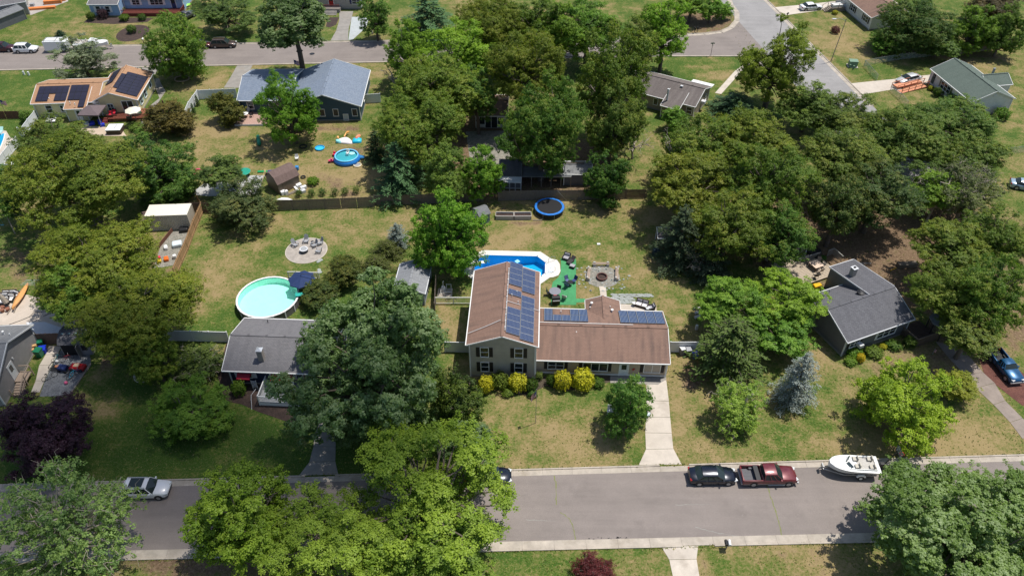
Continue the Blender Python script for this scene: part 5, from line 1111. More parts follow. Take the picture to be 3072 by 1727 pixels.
car('white sedan on the pale driveway at the top right', S('D0', 510, 92), ang(S('D0', 610, 80), S('D0', 400, 95)) + math.pi, 'sedan', WHP, gd)
car('silver-white sedan on the driveway below the chain-link fence', S('D0', 1450, 790), ang(S('D0', 1560, 765), S('D0', 1360, 812)), 'sedan', carpaint('silver_white_paint', (.55, .56, .56), .3), gd)
car('metallic blue pickup on red mulch at the right edge', S('D2', 2370, 830), ang(S('D2', 2330, 700), S('D2', 2490, 900)), 'oldpickup', carpaint('metallic_blue_paint', (.006, .07, .17), .4), gd, 'pickup truck')
car('pale blue car at the right edge behind the bare-branched oak', S('D1', 2590, 470), R_(-20), 'sedan', carpaint('pale_blue_paint', (.3, .4, .5), .3), gd)
# ---- boats and trailers
HULLW = paint('white_gelcoat', (.74, .75, .74), .25, .03)
def boat(label, loc, rz, Lb, Wb, group, cabin=False, cockpit=.5):
    t = thing('motor_boat', label, 'boat', (*loc, 0), rz, group); h = Wb / 2; mb = MB(); secs = []; inn = []
    for f_ in np.linspace(0, 1, 13):
        x = -Lb / 2 + Lb * f_; k = 1 if f_ < .45 else math.sqrt(max(.0, 1 - ((f_ - .45) / .56) ** 2.3)); w_ = max(h * k, .03); zt = 1.35 + .28 * f_ ** 2; zk = .55 + max(0, f_ - .7) ** 1.6 * 2.2
        secs.append([(x, 0, zk), (x, -w_ * .8, zk + .28), (x, -w_ * .97, zt - .1), (x, -w_, zt), (x, -w_ * .9, zt + .03), (x, 0, zt + .06 if f_ > .55 else zt + .04), (x, w_ * .9, zt + .03), (x, w_, zt), (x, w_ * .97, zt - .1), (x, w_ * .8, zk + .28)])
    loft(mb, secs); mb.build('hull', HULLW, t, False)
    x0, x1 = -Lb / 2 + .35, -Lb / 2 + Lb * cockpit
    ck = MB(); ck.box(x0, -h * .72, 1.40, x1, h * .72, 1.445); ck.build('cockpit_floor', paint('cockpit_grey', (.42, .40, .37), .6, .3, 5), t)
    ci = MB()
    for (a, b, c_, d) in ((x0, -h * .78, x1, -h * .72), (x0, h * .72, x1, h * .78), (x0, -h * .72, x0 + .08, h * .72), (x1 - .08, -h * .72, x1, h * .72)): ci.box(a, b, 1.39, c_, d, 1.56)
    ci.build('coaming', HULLW, t)
    for (x, y) in ((x1 - .8, -.45), (x1 - .8, .45), (x0 + .5, -.5), (x0 + .5, .5)): MB().bc(x, y, 1.55, .5, .45, .22).bc(x - .2, y, 1.75, .1, .45, .35).build('seat', paint('boat_seat', (.45, .42, .36), .6, .2), t)
    ws = MB()
    for s_ in (-1, 1): ws.poly([(x1 - .1, s_ * h * .7, 1.5), (x1 + .3, s_ * .1, 1.5), (x1 + .05, s_ * .1, 1.85), (x1 - .3, s_ * h * .68, 1.8)])
    ws.build('windscreen', glass('boat_windscreen', (.10, .13, .14)), t); MB().bc(x1 + .7, 0, 1.58, .6, .5, .05).build('hatch', HULLW, t)
    if cabin:
        c_ = MB(); loft(c_, [[(x, -w_, 1.5), (x, -w_ * .85, z), (x, w_ * .85, z), (x, w_, 1.5)] for (x, w_, z) in ((x1 - .1, h * .7, 2.05), (x1 + .8, h * .62, 2.0), (x1 + 1.7, h * .35, 1.75))]); c_.build('cabin', HULLW, t)
        r_ = MB()
        for s_ in (-1, 1): r_.tube([(x1 + .4, s_ * h * .8, 1.6), (x1 + 1.3, s_ * h * .66, 2.0), (Lb / 2 - .1, s_ * .08, 2.2)], .02, 6)
        r_.build('bow_rail', METAL, t)
    eg = MB(); eg.bc(-Lb / 2 - .3, 0, 1.45, .5, .38, .42).bc(-Lb / 2 - .25, 0, .95, .22, .16, .9).bc(-Lb / 2 - .05, 0, 1.15, .25, .3, .3); o = eg.build('outboard_motor', BLACK, t); b_ = o.modifiers.new('edge', 'BEVEL'); b_.width = .07; b_.segments = 2
    return t
def boat_trailer(label, loc, rz, Lb, group):
    t = thing('boat_trailer', label, 'trailer', loc, rz, group); mb = MB()
    for s_ in (-1, 1): mb.tube([(-Lb / 2, s_ * .75, .48), (Lb * .22, s_ * .75, .48), (Lb / 2 + .9, 0, .5)], .06, 6)
    for x in (-Lb * .35, 0): mb.tube([(x, -.75, .48), (x, .75, .48)], .05, 6)
    mb.bc(Lb / 2 + .75, 0, .8, .1, .5, .5).tube([(Lb / 2 + .95, 0, 0), (Lb / 2 + .95, 0, .6)], .04, 6); mb.build('frame', METAL, t)
    for s_ in (-1, 1):
        o = MB().tube([(-Lb * .15, s_ * .98 - .1, .33), (-Lb * .15, s_ * .98 + .1, .33)], [.33] * 2, 16).build('wheel', RUBBER, t); MB().tube([(-Lb * .15, s_ * .98 - .11, .33), (-Lb * .15, s_ * .98 + .11, .33)], [.17] * 2, 10).build('rim', WHITE, o)
        MB().tube([(-Lb * .15 - .42, s_ * .98, .5), (-Lb * .15 - .25, s_ * .98, .72), (-Lb * .15 + .25, s_ * .98, .72), (-Lb * .15 + .42, s_ * .98, .5)], .12, 4).build('mudguard', HULLW, t)
    return t
bp = line_pt(S('D3', 640, 440), S('D3', 1150, 440), .5); bz = ang(S('D3', 640, 430), S('D3', 1150, 448)) + math.pi
boat('white open motor boat with black outboard on a trailer, near street', bp, bz, 5.0, 2.1, 'boats on trailers', cockpit=.62); boat_trailer('silver boat trailer under the white open boat on the near street', bp, bz, 4.6, 'boat trailers')
bp = line_pt(S('A0', 760, 480), S('A0', 1040, 470), .5); boat('white cabin motor boat with bow rail behind the cargo trailer, far street', bp, rf, 6.6, 2.3, 'boats on trailers', True); boat_trailer('trailer under the white cabin boat on the far street', bp, rf, 6.0, 'boat trailers')
t = thing('cargo_trailer', 'white box cargo trailer parked on the far street', 'trailer', S('A0', 570, 490), rf)
mb = MB().box(-2.1, -1.0, .45, 2.1, 1.0, 2.25); mb.add([(2.1, -1.0, .45), (2.5, 0, .45), (2.1, 1.0, .45), (2.1, -1.0, 2.2), (2.5, 0, 2.2), (2.1, 1.0, 2.2)], [(0, 1, 4, 3), (1, 2, 5, 4), (3, 4, 5)]); mb.build('body', HULLW, t)
MB().box(-1.9, -.85, 2.25, -1.85, .85, 2.4).box(.2, -.85, 2.25, .25, .85, 2.4).box(-1.9, -.8, 2.38, 1.8, -.74, 2.44).box(-1.9, .74, 2.38, 1.8, .8, 2.44).build('roof_rack', METAL, t)
for s_ in (-1, 1): o = MB().tube([(-.3, s_ * 1.02 - .1, .34), (-.3, s_ * 1.02 + .08, .34)], [.34] * 2, 16).build('wheel', RUBBER, t); MB().tube([(-.3, s_ * 1.02 - .11, .34), (-.3, s_ * 1.02 + .09, .34)], [.19] * 2, 10).build('rim', WHITE, o)
MB().tube([(2.3, 0, .45), (3.4, 0, .45)], .05, 6).tube([(3.3, 0, 0), (3.3, 0, .6)], .04, 6).build('drawbar', METAL, t)
# basketball hoop
t = thing('basketball_hoop', 'portable basketball hoop with black base beside the boat stern', 'basketball hoop', S('D3', 1205, 415), R_(180))
MB().bc(0, 0, .12, 1.1, .75, .24).build('base', BLACK, t); MB().tube([(.2, 0, .2), (-.55, 0, 2.8)], .06, 8).tube([(-.3, 0, 2.0), (-.75, 0, 2.65)], .04, 6).build('pole', BLACK, t)
fr = MB(); bx = -.85
for (a, b) in (((-.65, 2.5), (.65, 2.5)), ((-.65, 3.3), (.65, 3.3)), ((-.65, 2.5), (-.65, 3.3)), ((.65, 2.5), (.65, 3.3)), ((-.25, 2.65), (.25, 2.65)), ((-.25, 3.05), (.25, 3.05)), ((-.25, 2.65), (-.25, 3.05)), ((.25, 2.65), (.25, 3.05))): beam(fr, (bx, a[0], a[1]), (bx, b[0], b[1]), .05, .05)
fr.build('backboard_frame', BLACK, t); MB().box(bx - .01, -.65, 2.5, bx + .01, .65, 3.3).build('backboard', mesh_wire('clear_backboard', (.3, .35, .36), .4), t)
rg = MB(); rg.tube([(bx - .35 + .23 * math.cos(a), .23 * math.sin(a), 2.62) for a in np.linspace(0, 6.283, 17)], .025, 6); rg.build('rim', paint('orange_red_rim', (.7, .06, .02), .4), t)
nt_ = MB()
for a in np.linspace(0, 6.283, 11)[:-1]: nt_.tube([(bx - .35 + .22 * math.cos(a), .22 * math.sin(a), 2.6), (bx - .35 + .14 * math.cos(a + .4), .14 * math.sin(a + .4), 2.25)], .012, 4)
nt_.build('net', paint('orange_net', (.6, .12, .08)), t)

# ================================================================ STREET FURNITURE
def mailbox(label, loc, rz, mat, two=False):
    t = thing('mailbox', label, 'mailbox', loc, rz, 'mailboxes by the kerbs'); MB().box(-.05, -.05, 0, .05, .05, 1.0).box(-.04, -.3, .9, .04, .35, .98).build('post', BLACK if not two else WOOD, t)
    for dx in ((-.16, .16) if two else (0,)):
        b = MB(); b.tube([(dx, -.28, 1.12), (dx, .28, 1.12)], [.13, .13], 10).box(dx - .13, -.28, .98, dx + .13, .28, 1.12); b.build('box', mat if dx <= 0 else WHITE, t)
mailbox('pair of mailboxes on one post on the south kerb', S('C3', 2115, 1185), R_(-2), BLACK, True)
mailbox('white-topped dark mailbox in front of the circular flower bed', S('A0', 1392, 428), 0, WHITE)
mailbox('black mailbox at the driveway of the top right house', S('D0', 283, 180), R_(-45), BLACK)
mailbox('left of two dark mailboxes on the sandy corner', S('C0', 1812, 322), 0, BLACK); mailbox('right of two dark mailboxes on the sandy corner', S('C0', 1837, 318), 0, BLACK)
t = thing('street_lamp', 'thin grey street lamp leaning beside the barberry bush, top right', 'street lamp', S('D0', 708, 600), 0)
pb = Vector((0, 0, 0)); tp = Vector((.75, .3, 8.3)); MB().tube([(0, 0, 0), (.75, .3, 8.4)], [.09, .06], 8).build('pole', WOOD, t); MB().tube([(.74, .3, 8.0), (-.4, .3, 8.5), (-1.2, .3, 8.4)], .04, 6).build('arm', METAL, t); MB().bc(-1.5, .3, 8.36, .7, .3, .14).build('lamp_head', GRY_W, t)
t = thing('street_sign', 'green street name sign on a post at the junction corner', 'street sign', S('C0', 1968, 545)); MB().tube([(0, 0, 0), (0, 0, 2.9)], .04, 6).build('post', BLACK, t); MB().box(-.4, -.012, 2.55, .4, .012, 2.75).box(-.012, -.4, 2.3, .012, .4, 2.5).build('sign_plate', paint('sign_green', (.02, .12, .06), .5), t)
t = thing('utility_box', 'pale green electrical transformer box on the grass, top right', 'utility box', S('D0', 915, 640), R_(-8)); o = MB().box(-.75, -.6, .1, .75, .6, 1.1).build('cabinet', paint('transformer_green', (.17, .26, .18), .5), t); MB().box(-.8, -.65, 1.1, .8, .65, 1.18).build('lid', paint('transformer_green', (.17, .26, .18), .5), t); MB().box(-.95, -.8, 0, .95, .8, .1).build('pad', CONC, t)
for i, (c, l) in enumerate(((S('D0', 890, 658), 'small green utility pedestal left of the transformer box'), (S('D0', 925, 670), 'small dark utility pedestal in front of the transformer box'), (S('A0', 235, 722), 'left white utility pedestal on the lawn by the far street'), (S('A0', 282, 728), 'right white utility pedestal on the lawn by the far street'), (S('B0', 1203, 305), 'taller white utility pedestal beside the pale driveway'), (S('B0', 1148, 328), 'shorter white utility pedestal beside the pale driveway'))):
    o = MB().box(-.14, -.12, 0, .14, .12, .7).build('utility_pedestal', WHITE if i > 1 else paint('transformer_green', (.17, .26, .18)), loc=c); tag(o, l, 'utility box', 'utility pedestals')
def flagpole(label, loc, h, rz, fs, tilt=0):
    t = thing('flagpole', label, 'flag', loc, rz); MB().tube([(0, 0, 0), (0, 0, h)], [.04, .025], 8).build('pole', METAL, t)
    mb = MB(); nx = 8; w_, hh = fs
    for i in range(nx):
        def pt(k, z): u = k / nx; return (u * w_ * (.35 + .3 * tilt) + .03, .10 * math.sin(u * 7), h - .15 - z * hh - u * w_ * (.75 - .6 * tilt))
        mb.poly([pt(i, 1), pt(i + 1, 1), pt(i + 1, 0), pt(i, 0)], 0, [(i / nx, 0), ((i + 1) / nx, 0), ((i + 1) / nx, 1), (i / nx, 1)])
    mb.build('flag', flag_mat(), t); return t
flagpole('tall thin flagpole with a drooping striped flag on the front lawn', S('C2', 279, 1345), 5.6, R_(170), (1.5, .95))
flagpole('striped flag flying beside the red-brown fence at the left edge', S('A0', 52, 1090), 2.6, 0, (1.4, .85), 1.0)
flagpole('striped flag peeking over the blue-grey roof', S('B0', 430, 790), 4.4, 0, (1.3, .9), 1.0)
tag(MB().cyl(0, 0, .013, .03, .5, n=20).build('manhole_cover', BLACK, loc=S('B0', 567, 522)), 'dark round manhole cover in the far street', 'manhole cover')
# ================================================================ YARD THINGS
# above-ground round pool
pa = P(803, 889, 1.2); Rr = 3.85
t = thing('round_pool', 'round above-ground pool with pale green water and white rim', 'pool', pa)
MB().lathe([(Rr, 0), (Rr, 1.15)], 32).build('pool_wall', paint('dark_pool_wall', (.12, .115, .11), .6, .2), t, True)
MB().lathe([(Rr - .12, 1.12), (Rr - .12, .9)], 32).build('liner', paint('turquoise_liner', (.05, .42, .31), .5), t)
rm = MB().lathe([(Rr + .06, 1.13), (Rr + .06, 1.2), (Rr - .16, 1.2), (Rr - .16, 1.13)], 32).build('rim', WHITE, t); MB().lathe([(Rr - .13, 1.0), (Rr - .13, .12), (0.01, .12)], 32).build('liner', paint('mint_liner', (.60, .92, .82), .5, .08, 1.5), t); MB().poly([((Rr - .135) * math.cos(a), (Rr - .135) * math.sin(a), 1.0) for a in np.linspace(0, 2 * math.pi, 33)[:-1]]).build('pool_water', clear_water('pale_green_water', (.74, .96, .90)), t)
for a in np.linspace(0, 2 * math.pi, 17)[:-1]: MB().bc(Rr * math.cos(a) * 1.012, Rr * math.sin(a) * 1.012, .6, .07, .16, 1.15, a).build('upright', GRY_W, t)
mb = MB().bc(Rr + .4, .2, 1.4, 1.4, .6, .06, .2).bc(Rr - .3, .2, 1.0, .1, .6, .9); mb.tube([(Rr + 1, -.1, 0), (Rr + 1, -.1, 2.0)], .04, 6).build('ladder', paint('teal_plastic', (.02, .35, .3)), t)
def umbrella(label, loc, r, mat, h=2.5, cant=False, n=8):
    t = thing('patio_umbrella', label, 'umbrella', loc, 0, 'patio umbrellas')
    cnp = MB(); pts = [(r * math.cos(a), r * math.sin(a), h - .55) for a in np.linspace(0, 2 * math.pi, n + 1)[:-1]]
    for i in range(n): a, b = pts[i], pts[(i + 1) % n]; m = ((a[0] + b[0]) / 2 * .96, (a[1] + b[1]) / 2 * .96, h - .55); cnp.poly([(0, 0, h), a, m]); cnp.poly([(0, 0, h), m, b]); cnp.poly([a, (a[0], a[1], a[2] - .14), (m[0], m[1], m[2] - .14), m]); cnp.poly([m, (m[0], m[1], m[2] - .14), (b[0], b[1], b[2] - .14), b])
    cnp.build('canopy', mat, t); rb = MB()
    for p in pts: rb.tube([(0, 0, h - .05), (p[0], p[1], p[2] - .02)], .015, 4)
    rb.build('rib', BLACK, t)
    if cant: MB().tube([(r + .3, 0, 0), (r + .3, 0, h + .2), (.05, 0, h + .35), (0, 0, h)], .04, 6).build('pole', BLACK, t)
    else: MB().tube([(0, 0, 0), (0, 0, h + .08)], .03, 6).build('pole', METAL, t)
    return t
umbrella('navy blue cantilever umbrella beside the round pool', S('B1', 465, 1335, 2.2), 1.75, paint('navy_canvas', (.012, .03, .10), .8), 2.6, True)
umbrella('off-white umbrella over the red deck of the yellow house', Z6(1790, 500, 3.0), 1.35, paint('cream_canvas', (.72, .66, .54), .8), 3.3)
# adirondack chair: seat, back, arms, legs
def adirondack(label, loc, rz, mat, group, first=[None]):
    t = thing('garden_chair', label, 'chair', loc, rz, group)
    se = MB()
    for i in range(5): se.bc(0, -.28 + i * .12, .36 - i * .025, .52, .105, .03)
    se.build('seat', mat, t); bk = MB()
    for i in range(6):
        x = -.25 + i * .1; hh = .85 - abs(i - 2.5) * .07; bk.bc(x, .34 + hh * .16, .28 + hh / 2, .085, .03, hh, 0, 0, -.33)
    bk.build('backrest', mat, t); ar = MB()
    for s_ in (-1, 1): ar.bc(s_ * .34, -.02, .56, .13, .72, .03)
    ar.build('armrest', mat, t)
    for s_ in (-1, 1): MB().bc(s_ * .3, -.34, .28, .04, .08, .56).build('leg', mat, t); MB().bc(s_ * .3, .3, .25, .04, .08, .5).build('leg', mat, t)
    return t
GREYP = paint('grey_resin', (.30, .31, .33), .5, .08); WHP_ = paint('white_resin', (.74, .74, .73), .45, .04)
g = 'adirondack chairs round the fire bowl'; cpt = Y1(1170, 880)
for (x, y, l) in ((760, 620, 'grey adirondack chair on the left edge of the round patio'), (1280, 440, 'grey adirondack chair behind the fire bowl on the round patio'), (1660, 640, 'grey adirondack chair right of the fire bowl, closest to it'), (1930, 530, 'grey adirondack chair at the right rear edge of the round patio'), (1880, 930, 'grey adirondack chair at the right front of the round patio')):
    p = Y1(x, y); adirondack(l, p, ang(p, cpt) + math.pi / 2, GREYP, g)
t = thing('fire_bowl', 'round dark stone fire bowl with pale rim on the round patio', 'fire pit', Y1(1175, 900)); MB().lathe([(.52, 0), (.56, .5), (.56, .52), (.0, .52)], 20).build('bowl', paint('charcoal_stone', (.05, .06, .07), .8, .3, 6), t); MB().lathe([(.58, .52), (.58, .58), (.4, .58), (.4, .53)], 20).build('rim', GRY_W, t); MB().cyl(0, 0, .525, .55, .36, n=16).build('fire_glass', paint('fire_glass', (.35, .36, .36), .3, .5, 20), t)
t = thing('side_table', 'small dark side table between chairs on the round patio', 'table', Y1(1590, 520)); MB().cyl(0, 0, .42, .46, .22, n=10).build('tabletop', BLACK, t)
for a in (0, 2.1, 4.2): MB().tube([(.15 * math.cos(a), .15 * math.sin(a), 0), (.12 * math.cos(a), .12 * math.sin(a), .42)], .02, 5).build('leg', BLACK, t)
g = 'white adirondack chairs on the front deck'
# navy house deck
t = thing('front_deck', 'grey front deck with white balustrade before the navy house', 'deck', S('B2', 60, 1175), ang(S('B2', 60, 1175), S('B2', 330, 1188)))
mb = MB()
for i in range(22): mb.box(0, .05 + i * .17, .52, 6.2, .2 + i * .17, .58)
mb.build('deck_board', GREYP, t); rl = MB().box(0, 0, 1.42, 6.2, .1, 1.5).box(0, 0, .62, 6.2, .06, .68).box(0, 0, 1.42, .1, 3.6, 1.5).box(0, .02, .62, .06, 3.6, .68)
for i in range(44): rl.box(.06 + i * .14, .02, .6, .1 + i * .14, .06, 1.44)
for i in range(25): rl.box(.02, .1 + i * .14, .6, .06, .14 + i * .14, 1.44)
for (x, y) in ((0, 0), (3.1, 0), (6.1, 0), (0, 3.5)): rl.box(x, y, 0, x + .13, y + .13, 1.6)
rl.build('balustrade', WHITE, t); MB().box(.02, .02, 0, 6.2, .05, .5).box(.02, .05, 0, .05, 3.6, .5).build('skirt', WHITE, t)
for (x, y, r, l) in ((230, 1050, -15, 'white adirondack chair at the left on the front deck'), (375, 1040, 10, 'white adirondack chair half hidden by leaves on the front deck')):
    p = S('B2', x, y, .55); adirondack(l, (*p, .58), R_(r), WHP_, g)
t = thing('side_table', 'small white side table between the deck chairs', 'table', (*S('B2', 300, 1045, .58), .58)); MB().cyl(0, 0, .4, .44, .28, n=12).build('tabletop', WHP_, t); MB().cyl(0, 0, 0, .4, .06, n=8).build('leg', WHP_, t)
t = thing('white_lantern', 'white slatted wall trellis beside the navy house deck', 'trellis', S('A2', 2470, 1020)); mb = MB()
for i in range(6): mb.box(-.3, -.02, .3 + i * .2, .3, .02, .36 + i * .2)
mb.box(-.3, -.02, 0, -.24, .02, 1.5).box(.24, -.02, 0, .3, .02, 1.5).build('slat', WHITE, t)
mb = MB().tube([(*S('A2', 2430, 1215), .0), (*S('A2', 2440, 1130), .9), (*S('A2', 2490, 1085), 1.2)], .03, 6); tag(mb.build('handrail', GRY_W), 'bent pale handrail left of the front deck', 'handrail')
# pool equipment by the picket fence
t = thing('pool_pump', 'grey pool pump and white filter pipes behind the low picket fence', 'pool pump', S('B2', 1850, 90)); MB().bc(0, 0, .05, 1.9, 1.5, .1).build('pad', CONC, t)
MB().lathe([(.3, .1), (.32, .7), (.2, .95), (0, 1.0)], 14, -.2, .2).build('filter_tank', GRY_W, t); MB().tube([(.3, -.3, .35), (.9, -.3, .35)], .14, 8).build('pump', METAL, t); MB().tube([(-.2, .2, 1.0), (-.2, .2, 1.7), (-.1, .3, 1.75)], .04, 6).tube([(.8, .4, 0), (.8, .4, 1.1), (.2, .4, 1.1), (.2, .4, .2)], .04, 6).tube([(.3, -.3, .4), (-.5, -.5, .4), (-.5, .2, .6)], .04, 6).build('pipe', WHITE, t)
# trampoline
t = thing('trampoline', 'round trampoline with blue padding and black mat', 'trampoline', P(1648.5, 619, .92)); MB().cyl(0, 0, .87, .90, 1.85, n=40).build('jump_mat', BLACK, t)
for i in range(12): MB().lathe([(2.16, .84), (2.18, .90), (1.84, .95), (1.84, .9)], 3).build('x', BLACK, t) if False else None
pd = MB(); n = 48
for i in range(n):
    a, b = 2 * math.pi * i / n, 2 * math.pi * (i + 1) / n; z1_, z2_ = .91 + .012 * math.sin(i * 2.1), .91 + .012 * math.sin((i + 1) * 2.1)
    pd.add([(1.82 * math.cos(a), 1.82 * math.sin(a), z1_ + .03), (1.82 * math.cos(b), 1.82 * math.sin(b), z2_ + .03), (2.15 * math.cos(b), 2.15 * math.sin(b), z2_), (2.15 * math.cos(a), 2.15 * math.sin(a), z1_), (2.15 * math.cos(b), 2.15 * math.sin(b), .84), (2.15 * math.cos(a), 2.15 * math.sin(a), .84)], [(3, 2, 1, 0), (5, 4, 2, 3)])
pd.build('safety_pad', paint('blue_vinyl_pad', (.02, .17, .55), .45, .25, 5), t)
for i in range(8): a = i * math.pi / 4 + .3; MB().tube([(2.1 * math.cos(a), 2.1 * math.sin(a), 0), (2.1 * math.cos(a), 2.1 * math.sin(a), .86)], .03, 6).build('leg', METAL, t)
MB().lathe([(2.08, .1), (2.08, .84)], 32).build('skirt_net', mesh_wire('black_netting', (.02, .02, .02), .6), t)
for (dx, x, y) in ((0, 1340, 505), (1, 1300, 700)):
    p = Y4(x, y + 80); MB().tube([(p[0] - t.location.x, p[1] - t.location.y, 0), (p[0] - t.location.x - (1.6 if dx == 0 else 0), p[1] - t.location.y + .1, 1.9)], .03, 6).build('net_pole', METAL, t)
# raised beds
for (a, b, l) in (((318, 855), (578, 858), 'left of two grey raised planting beds by the trampoline'), ((585, 858), (830, 856), 'right of two grey raised planting beds by the trampoline')):
    pa, pb = Y4(*a), Y4(*b); t = thing('raised_bed', l, 'raised bed', pa, ang(pa, pb), 'raised beds by the trampoline'); w_ = dist(pa, pb); RB = paint('pale_grey_timber', (.38, .36, .34), .8, .2, 4)
    MB().box(0, 0, 0, w_, .06, .62).box(0, 1.0, 0, w_, 1.06, .62).box(0, 0, 0, .06, 1.06, .62).box(w_ - .06, 0, 0, w_, 1.06, .62).box(0, -.02, .62, w_, .1, .66).box(0, .98, .62, w_, 1.1, .66).build('side_board', RB, t); MB().box(.06, .1, .3, w_ - .06, 1.0, .42).build('soil', MULCH, t)
t = thing('corner_planter', 'low wooden corner bed at the foot of the trampoline', 'planter', Y4(850, 870)); MB().box(0, 0, 0, 1.4, .1, .15).box(1.3, 0, 0, 1.4, .9, .15).build('side_board', WOOD, t)
# fire pit with benches
t = thing('fire_pit', 'rusty round fire pit ring in the stone circle', 'fire pit', fc := z2(1185, 670)); MB().lathe([(.72, 0), (.74, .3), (.74, .34), (.6, .34), (.6, .05)], 20).build('ring', paint('rusty_brick', (.12, .06, .05), .9, .4, 5), t); MB().cyl(0, 0, .02, .1, .6, n=16).build('ash', MULCH, t)
BLK = paint('grey_block', (.40, .39, .37), .85, .2, 4)
def log_bench(label, a, b):
    t = thing('bench', label, 'bench', a, ang(a, b), 'plank and block benches round the fire pit'); L_ = dist(a, b)
    for x in (.2, L_ - .2): MB().bc(x, 0, .2, .35, .45, .4).bc(x, .12, .5, .3, .2, .2).build('block', BLK, t)
    for y in (-.13, 0, .13): MB().box(0, y - .045, .41, L_, y + .045, .48).build('plank', tl, t)
log_bench('plank bench behind the fire pit', z2(990, 410), z2(1340, 410)); log_bench('plank bench on the left of the fire pit', z2(885, 740), z2(915, 480)); log_bench('plank bench on the right of the fire pit', z2(1500, 745), z2(1505, 490))
mb = MB(); random.seed(3)
for i in range(70):
    a = random.uniform(0, 6.28); r = random.uniform(1.0, 3.4); x, y = fc[0] + r * 1.12 * math.cos(a), fc[1] + .3 + r * .95 * math.sin(a); s_ = random.uniform(.1, .24)
    mb.prism([(x + s_ * math.cos(q) * random.uniform(.7, 1.1), y + s_ * .8 * math.sin(q)) for q in np.linspace(0, 6.28, 6)[:-1]], 0.02, .06)
o = mb.build('stone_chips', STONE); o['kind'] = 'stuff'
# wicker lounge chairs and patio sets
WK = paint('dark_wicker', (.035, .03, .033), .7, .3, 12); CUSH = paint('grey_cushion', (.33, .32, .34), .85, .1, 3); CUSHL = paint('pale_cushion', (.62, .60, .60), .85, .06)
def armchair(label, loc, rz, w_=.8, group=None, mat=WK, cu=CUSH, cat='armchair', n=1, name='lounge_chair'):
    t = thing(name, label, cat, loc, rz, group); W2 = w_ * n / 2
    MB().box(-W2, -.4, .1, W2, .35, .32).build('seat_frame', mat, t); MB().box(-W2 - .06, -.4, .0, -W2 + .02, .4, .58).build('armrest', mat, t); MB().box(W2 - .02, -.4, 0, W2 + .06, .4, .58).build('armrest', mat, t); MB().bc(0, .4, .5, W2 * 2 + .1, .1, .8, rx=-.15).build('backrest', mat, t)
    for i in range(n):
        x = -W2 + w_ * (i + .5); o = MB().bc(x, -.03, .39, w_ - .1, .68, .13).build('seat_cushion', cu, t); b_ = o.modifiers.new('edge', 'BEVEL'); b_.width = .04; b_.segments = 2
        o = MB().bc(x, .3, .62, w_ - .12, .12, .42, rx=-.15).build('back_cushion', CUSH if cu is CUSHL else cu, t); b_ = o.modifiers.new('edge', 'BEVEL'); b_.width = .04; b_.segments = 2
    return t
armchair('black wicker armchair with grey cushion at the top of the green mat', z2(420, 270), R_(-25), .85, 'wicker seats on the green mat'); t = thing('ottoman', 'black wicker ottoman below the wicker armchair on the green mat', 'ottoman', z2(550, 450), R_(-25), 'wicker seats on the green mat'); MB().box(-.35, -.3, .05, .35, .3, .36).build('base', WK, t); MB().box(-.33, -.28, .36, .33, .28, .45).build('seat_cushion', CUSH, t)
t = thing('lounge_recliner', 'black slatted recliner between armchair and ottoman on the green mat', 'recliner', z2(505, 345), R_(-40), 'wicker seats on the green mat'); MB().bc(0, 0, .3, .6, 1.1, .08).bc(0, .7, .5, .6, .5, .06, rx=.7).build('seat', WK, t); MB().box(-.3, -.5, 0, -.25, -.4, .3).box(.25, -.5, 0, .3, -.4, .3).box(-.3, .4, 0, -.25, .5, .3).box(.25, .4, 0, .3, .5, .3).build('leg', WK, t)
def sling_chair(label, loc, rz, mat, group):
    t = thing('patio_chair', label, 'chair', loc, rz, group); MB().bc(0, -.02, .42, .5, .48, .03, rx=.06).build('seat', mat, t); MB().bc(0, .3, .72, .5, .03, .62, rx=-.25).build('backrest', mat, t)
    for s_ in (-1, 1): MB().tube([(s_ * .27, -.28, 0), (s_ * .27, -.25, .6), (s_ * .27, .25, .62), (s_ * .27, .42, 1.0)], .018, 5).tube([(s_ * .27, .3, 0), (s_ * .27, .2, .6)], .018, 5).build('leg', BLACK, t)
    return t
def round_table(label, loc, r, mat, group=None, h=.72):
    t = thing('patio_table', label, 'table', loc, 0, group); MB().cyl(0, 0, h, h + .03, r, n=24).build('tabletop', mat, t)
    for a in (.8, 2.4, 3.9, 5.5): MB().tube([(r * .75 * math.cos(a), r * .75 * math.sin(a), 0), (r * .6 * math.cos(a), r * .6 * math.sin(a), h)], .02, 5).build('leg', BLACK, t)
    return t
BS = paint('blue_grey_sling', (.10, .13, .26), .7); BS2 = paint('navy_sling', (.03, .05, .17), .7); g = 'patio chairs on the green mat'
sling_chair('blue-grey patio chair at the upper left of the small table', z2(440, 770), R_(30), BS, g); sling_chair('navy patio chair at the right edge of the green mat', z2(590, 770), R_(-45), BS2, g); sling_chair('blue patio chair turned away at the lower left of the small table', z2(430, 870), R_(150), BS, g)
round_table('small dark round table between blue patio chairs', z2(500, 830), .38, BLACK, None, .6)
sling_chair('dark patio chair left of the round grey table', z2(50, 1040), R_(80), BLACK, g); sling_chair('dark patio chair above the round grey table', z2(240, 985), R_(-25), BLACK, g)
sling_chair('white-seated patio chair near the lower middle of the green mat', z2(380, 1130), R_(160), CUSHL, g)
round_table('grey round patio table with a small umbrella hub beside the grill', z2(175, 1040), .75, paint('grey_glass_top', (.22, .22, .25), .25))
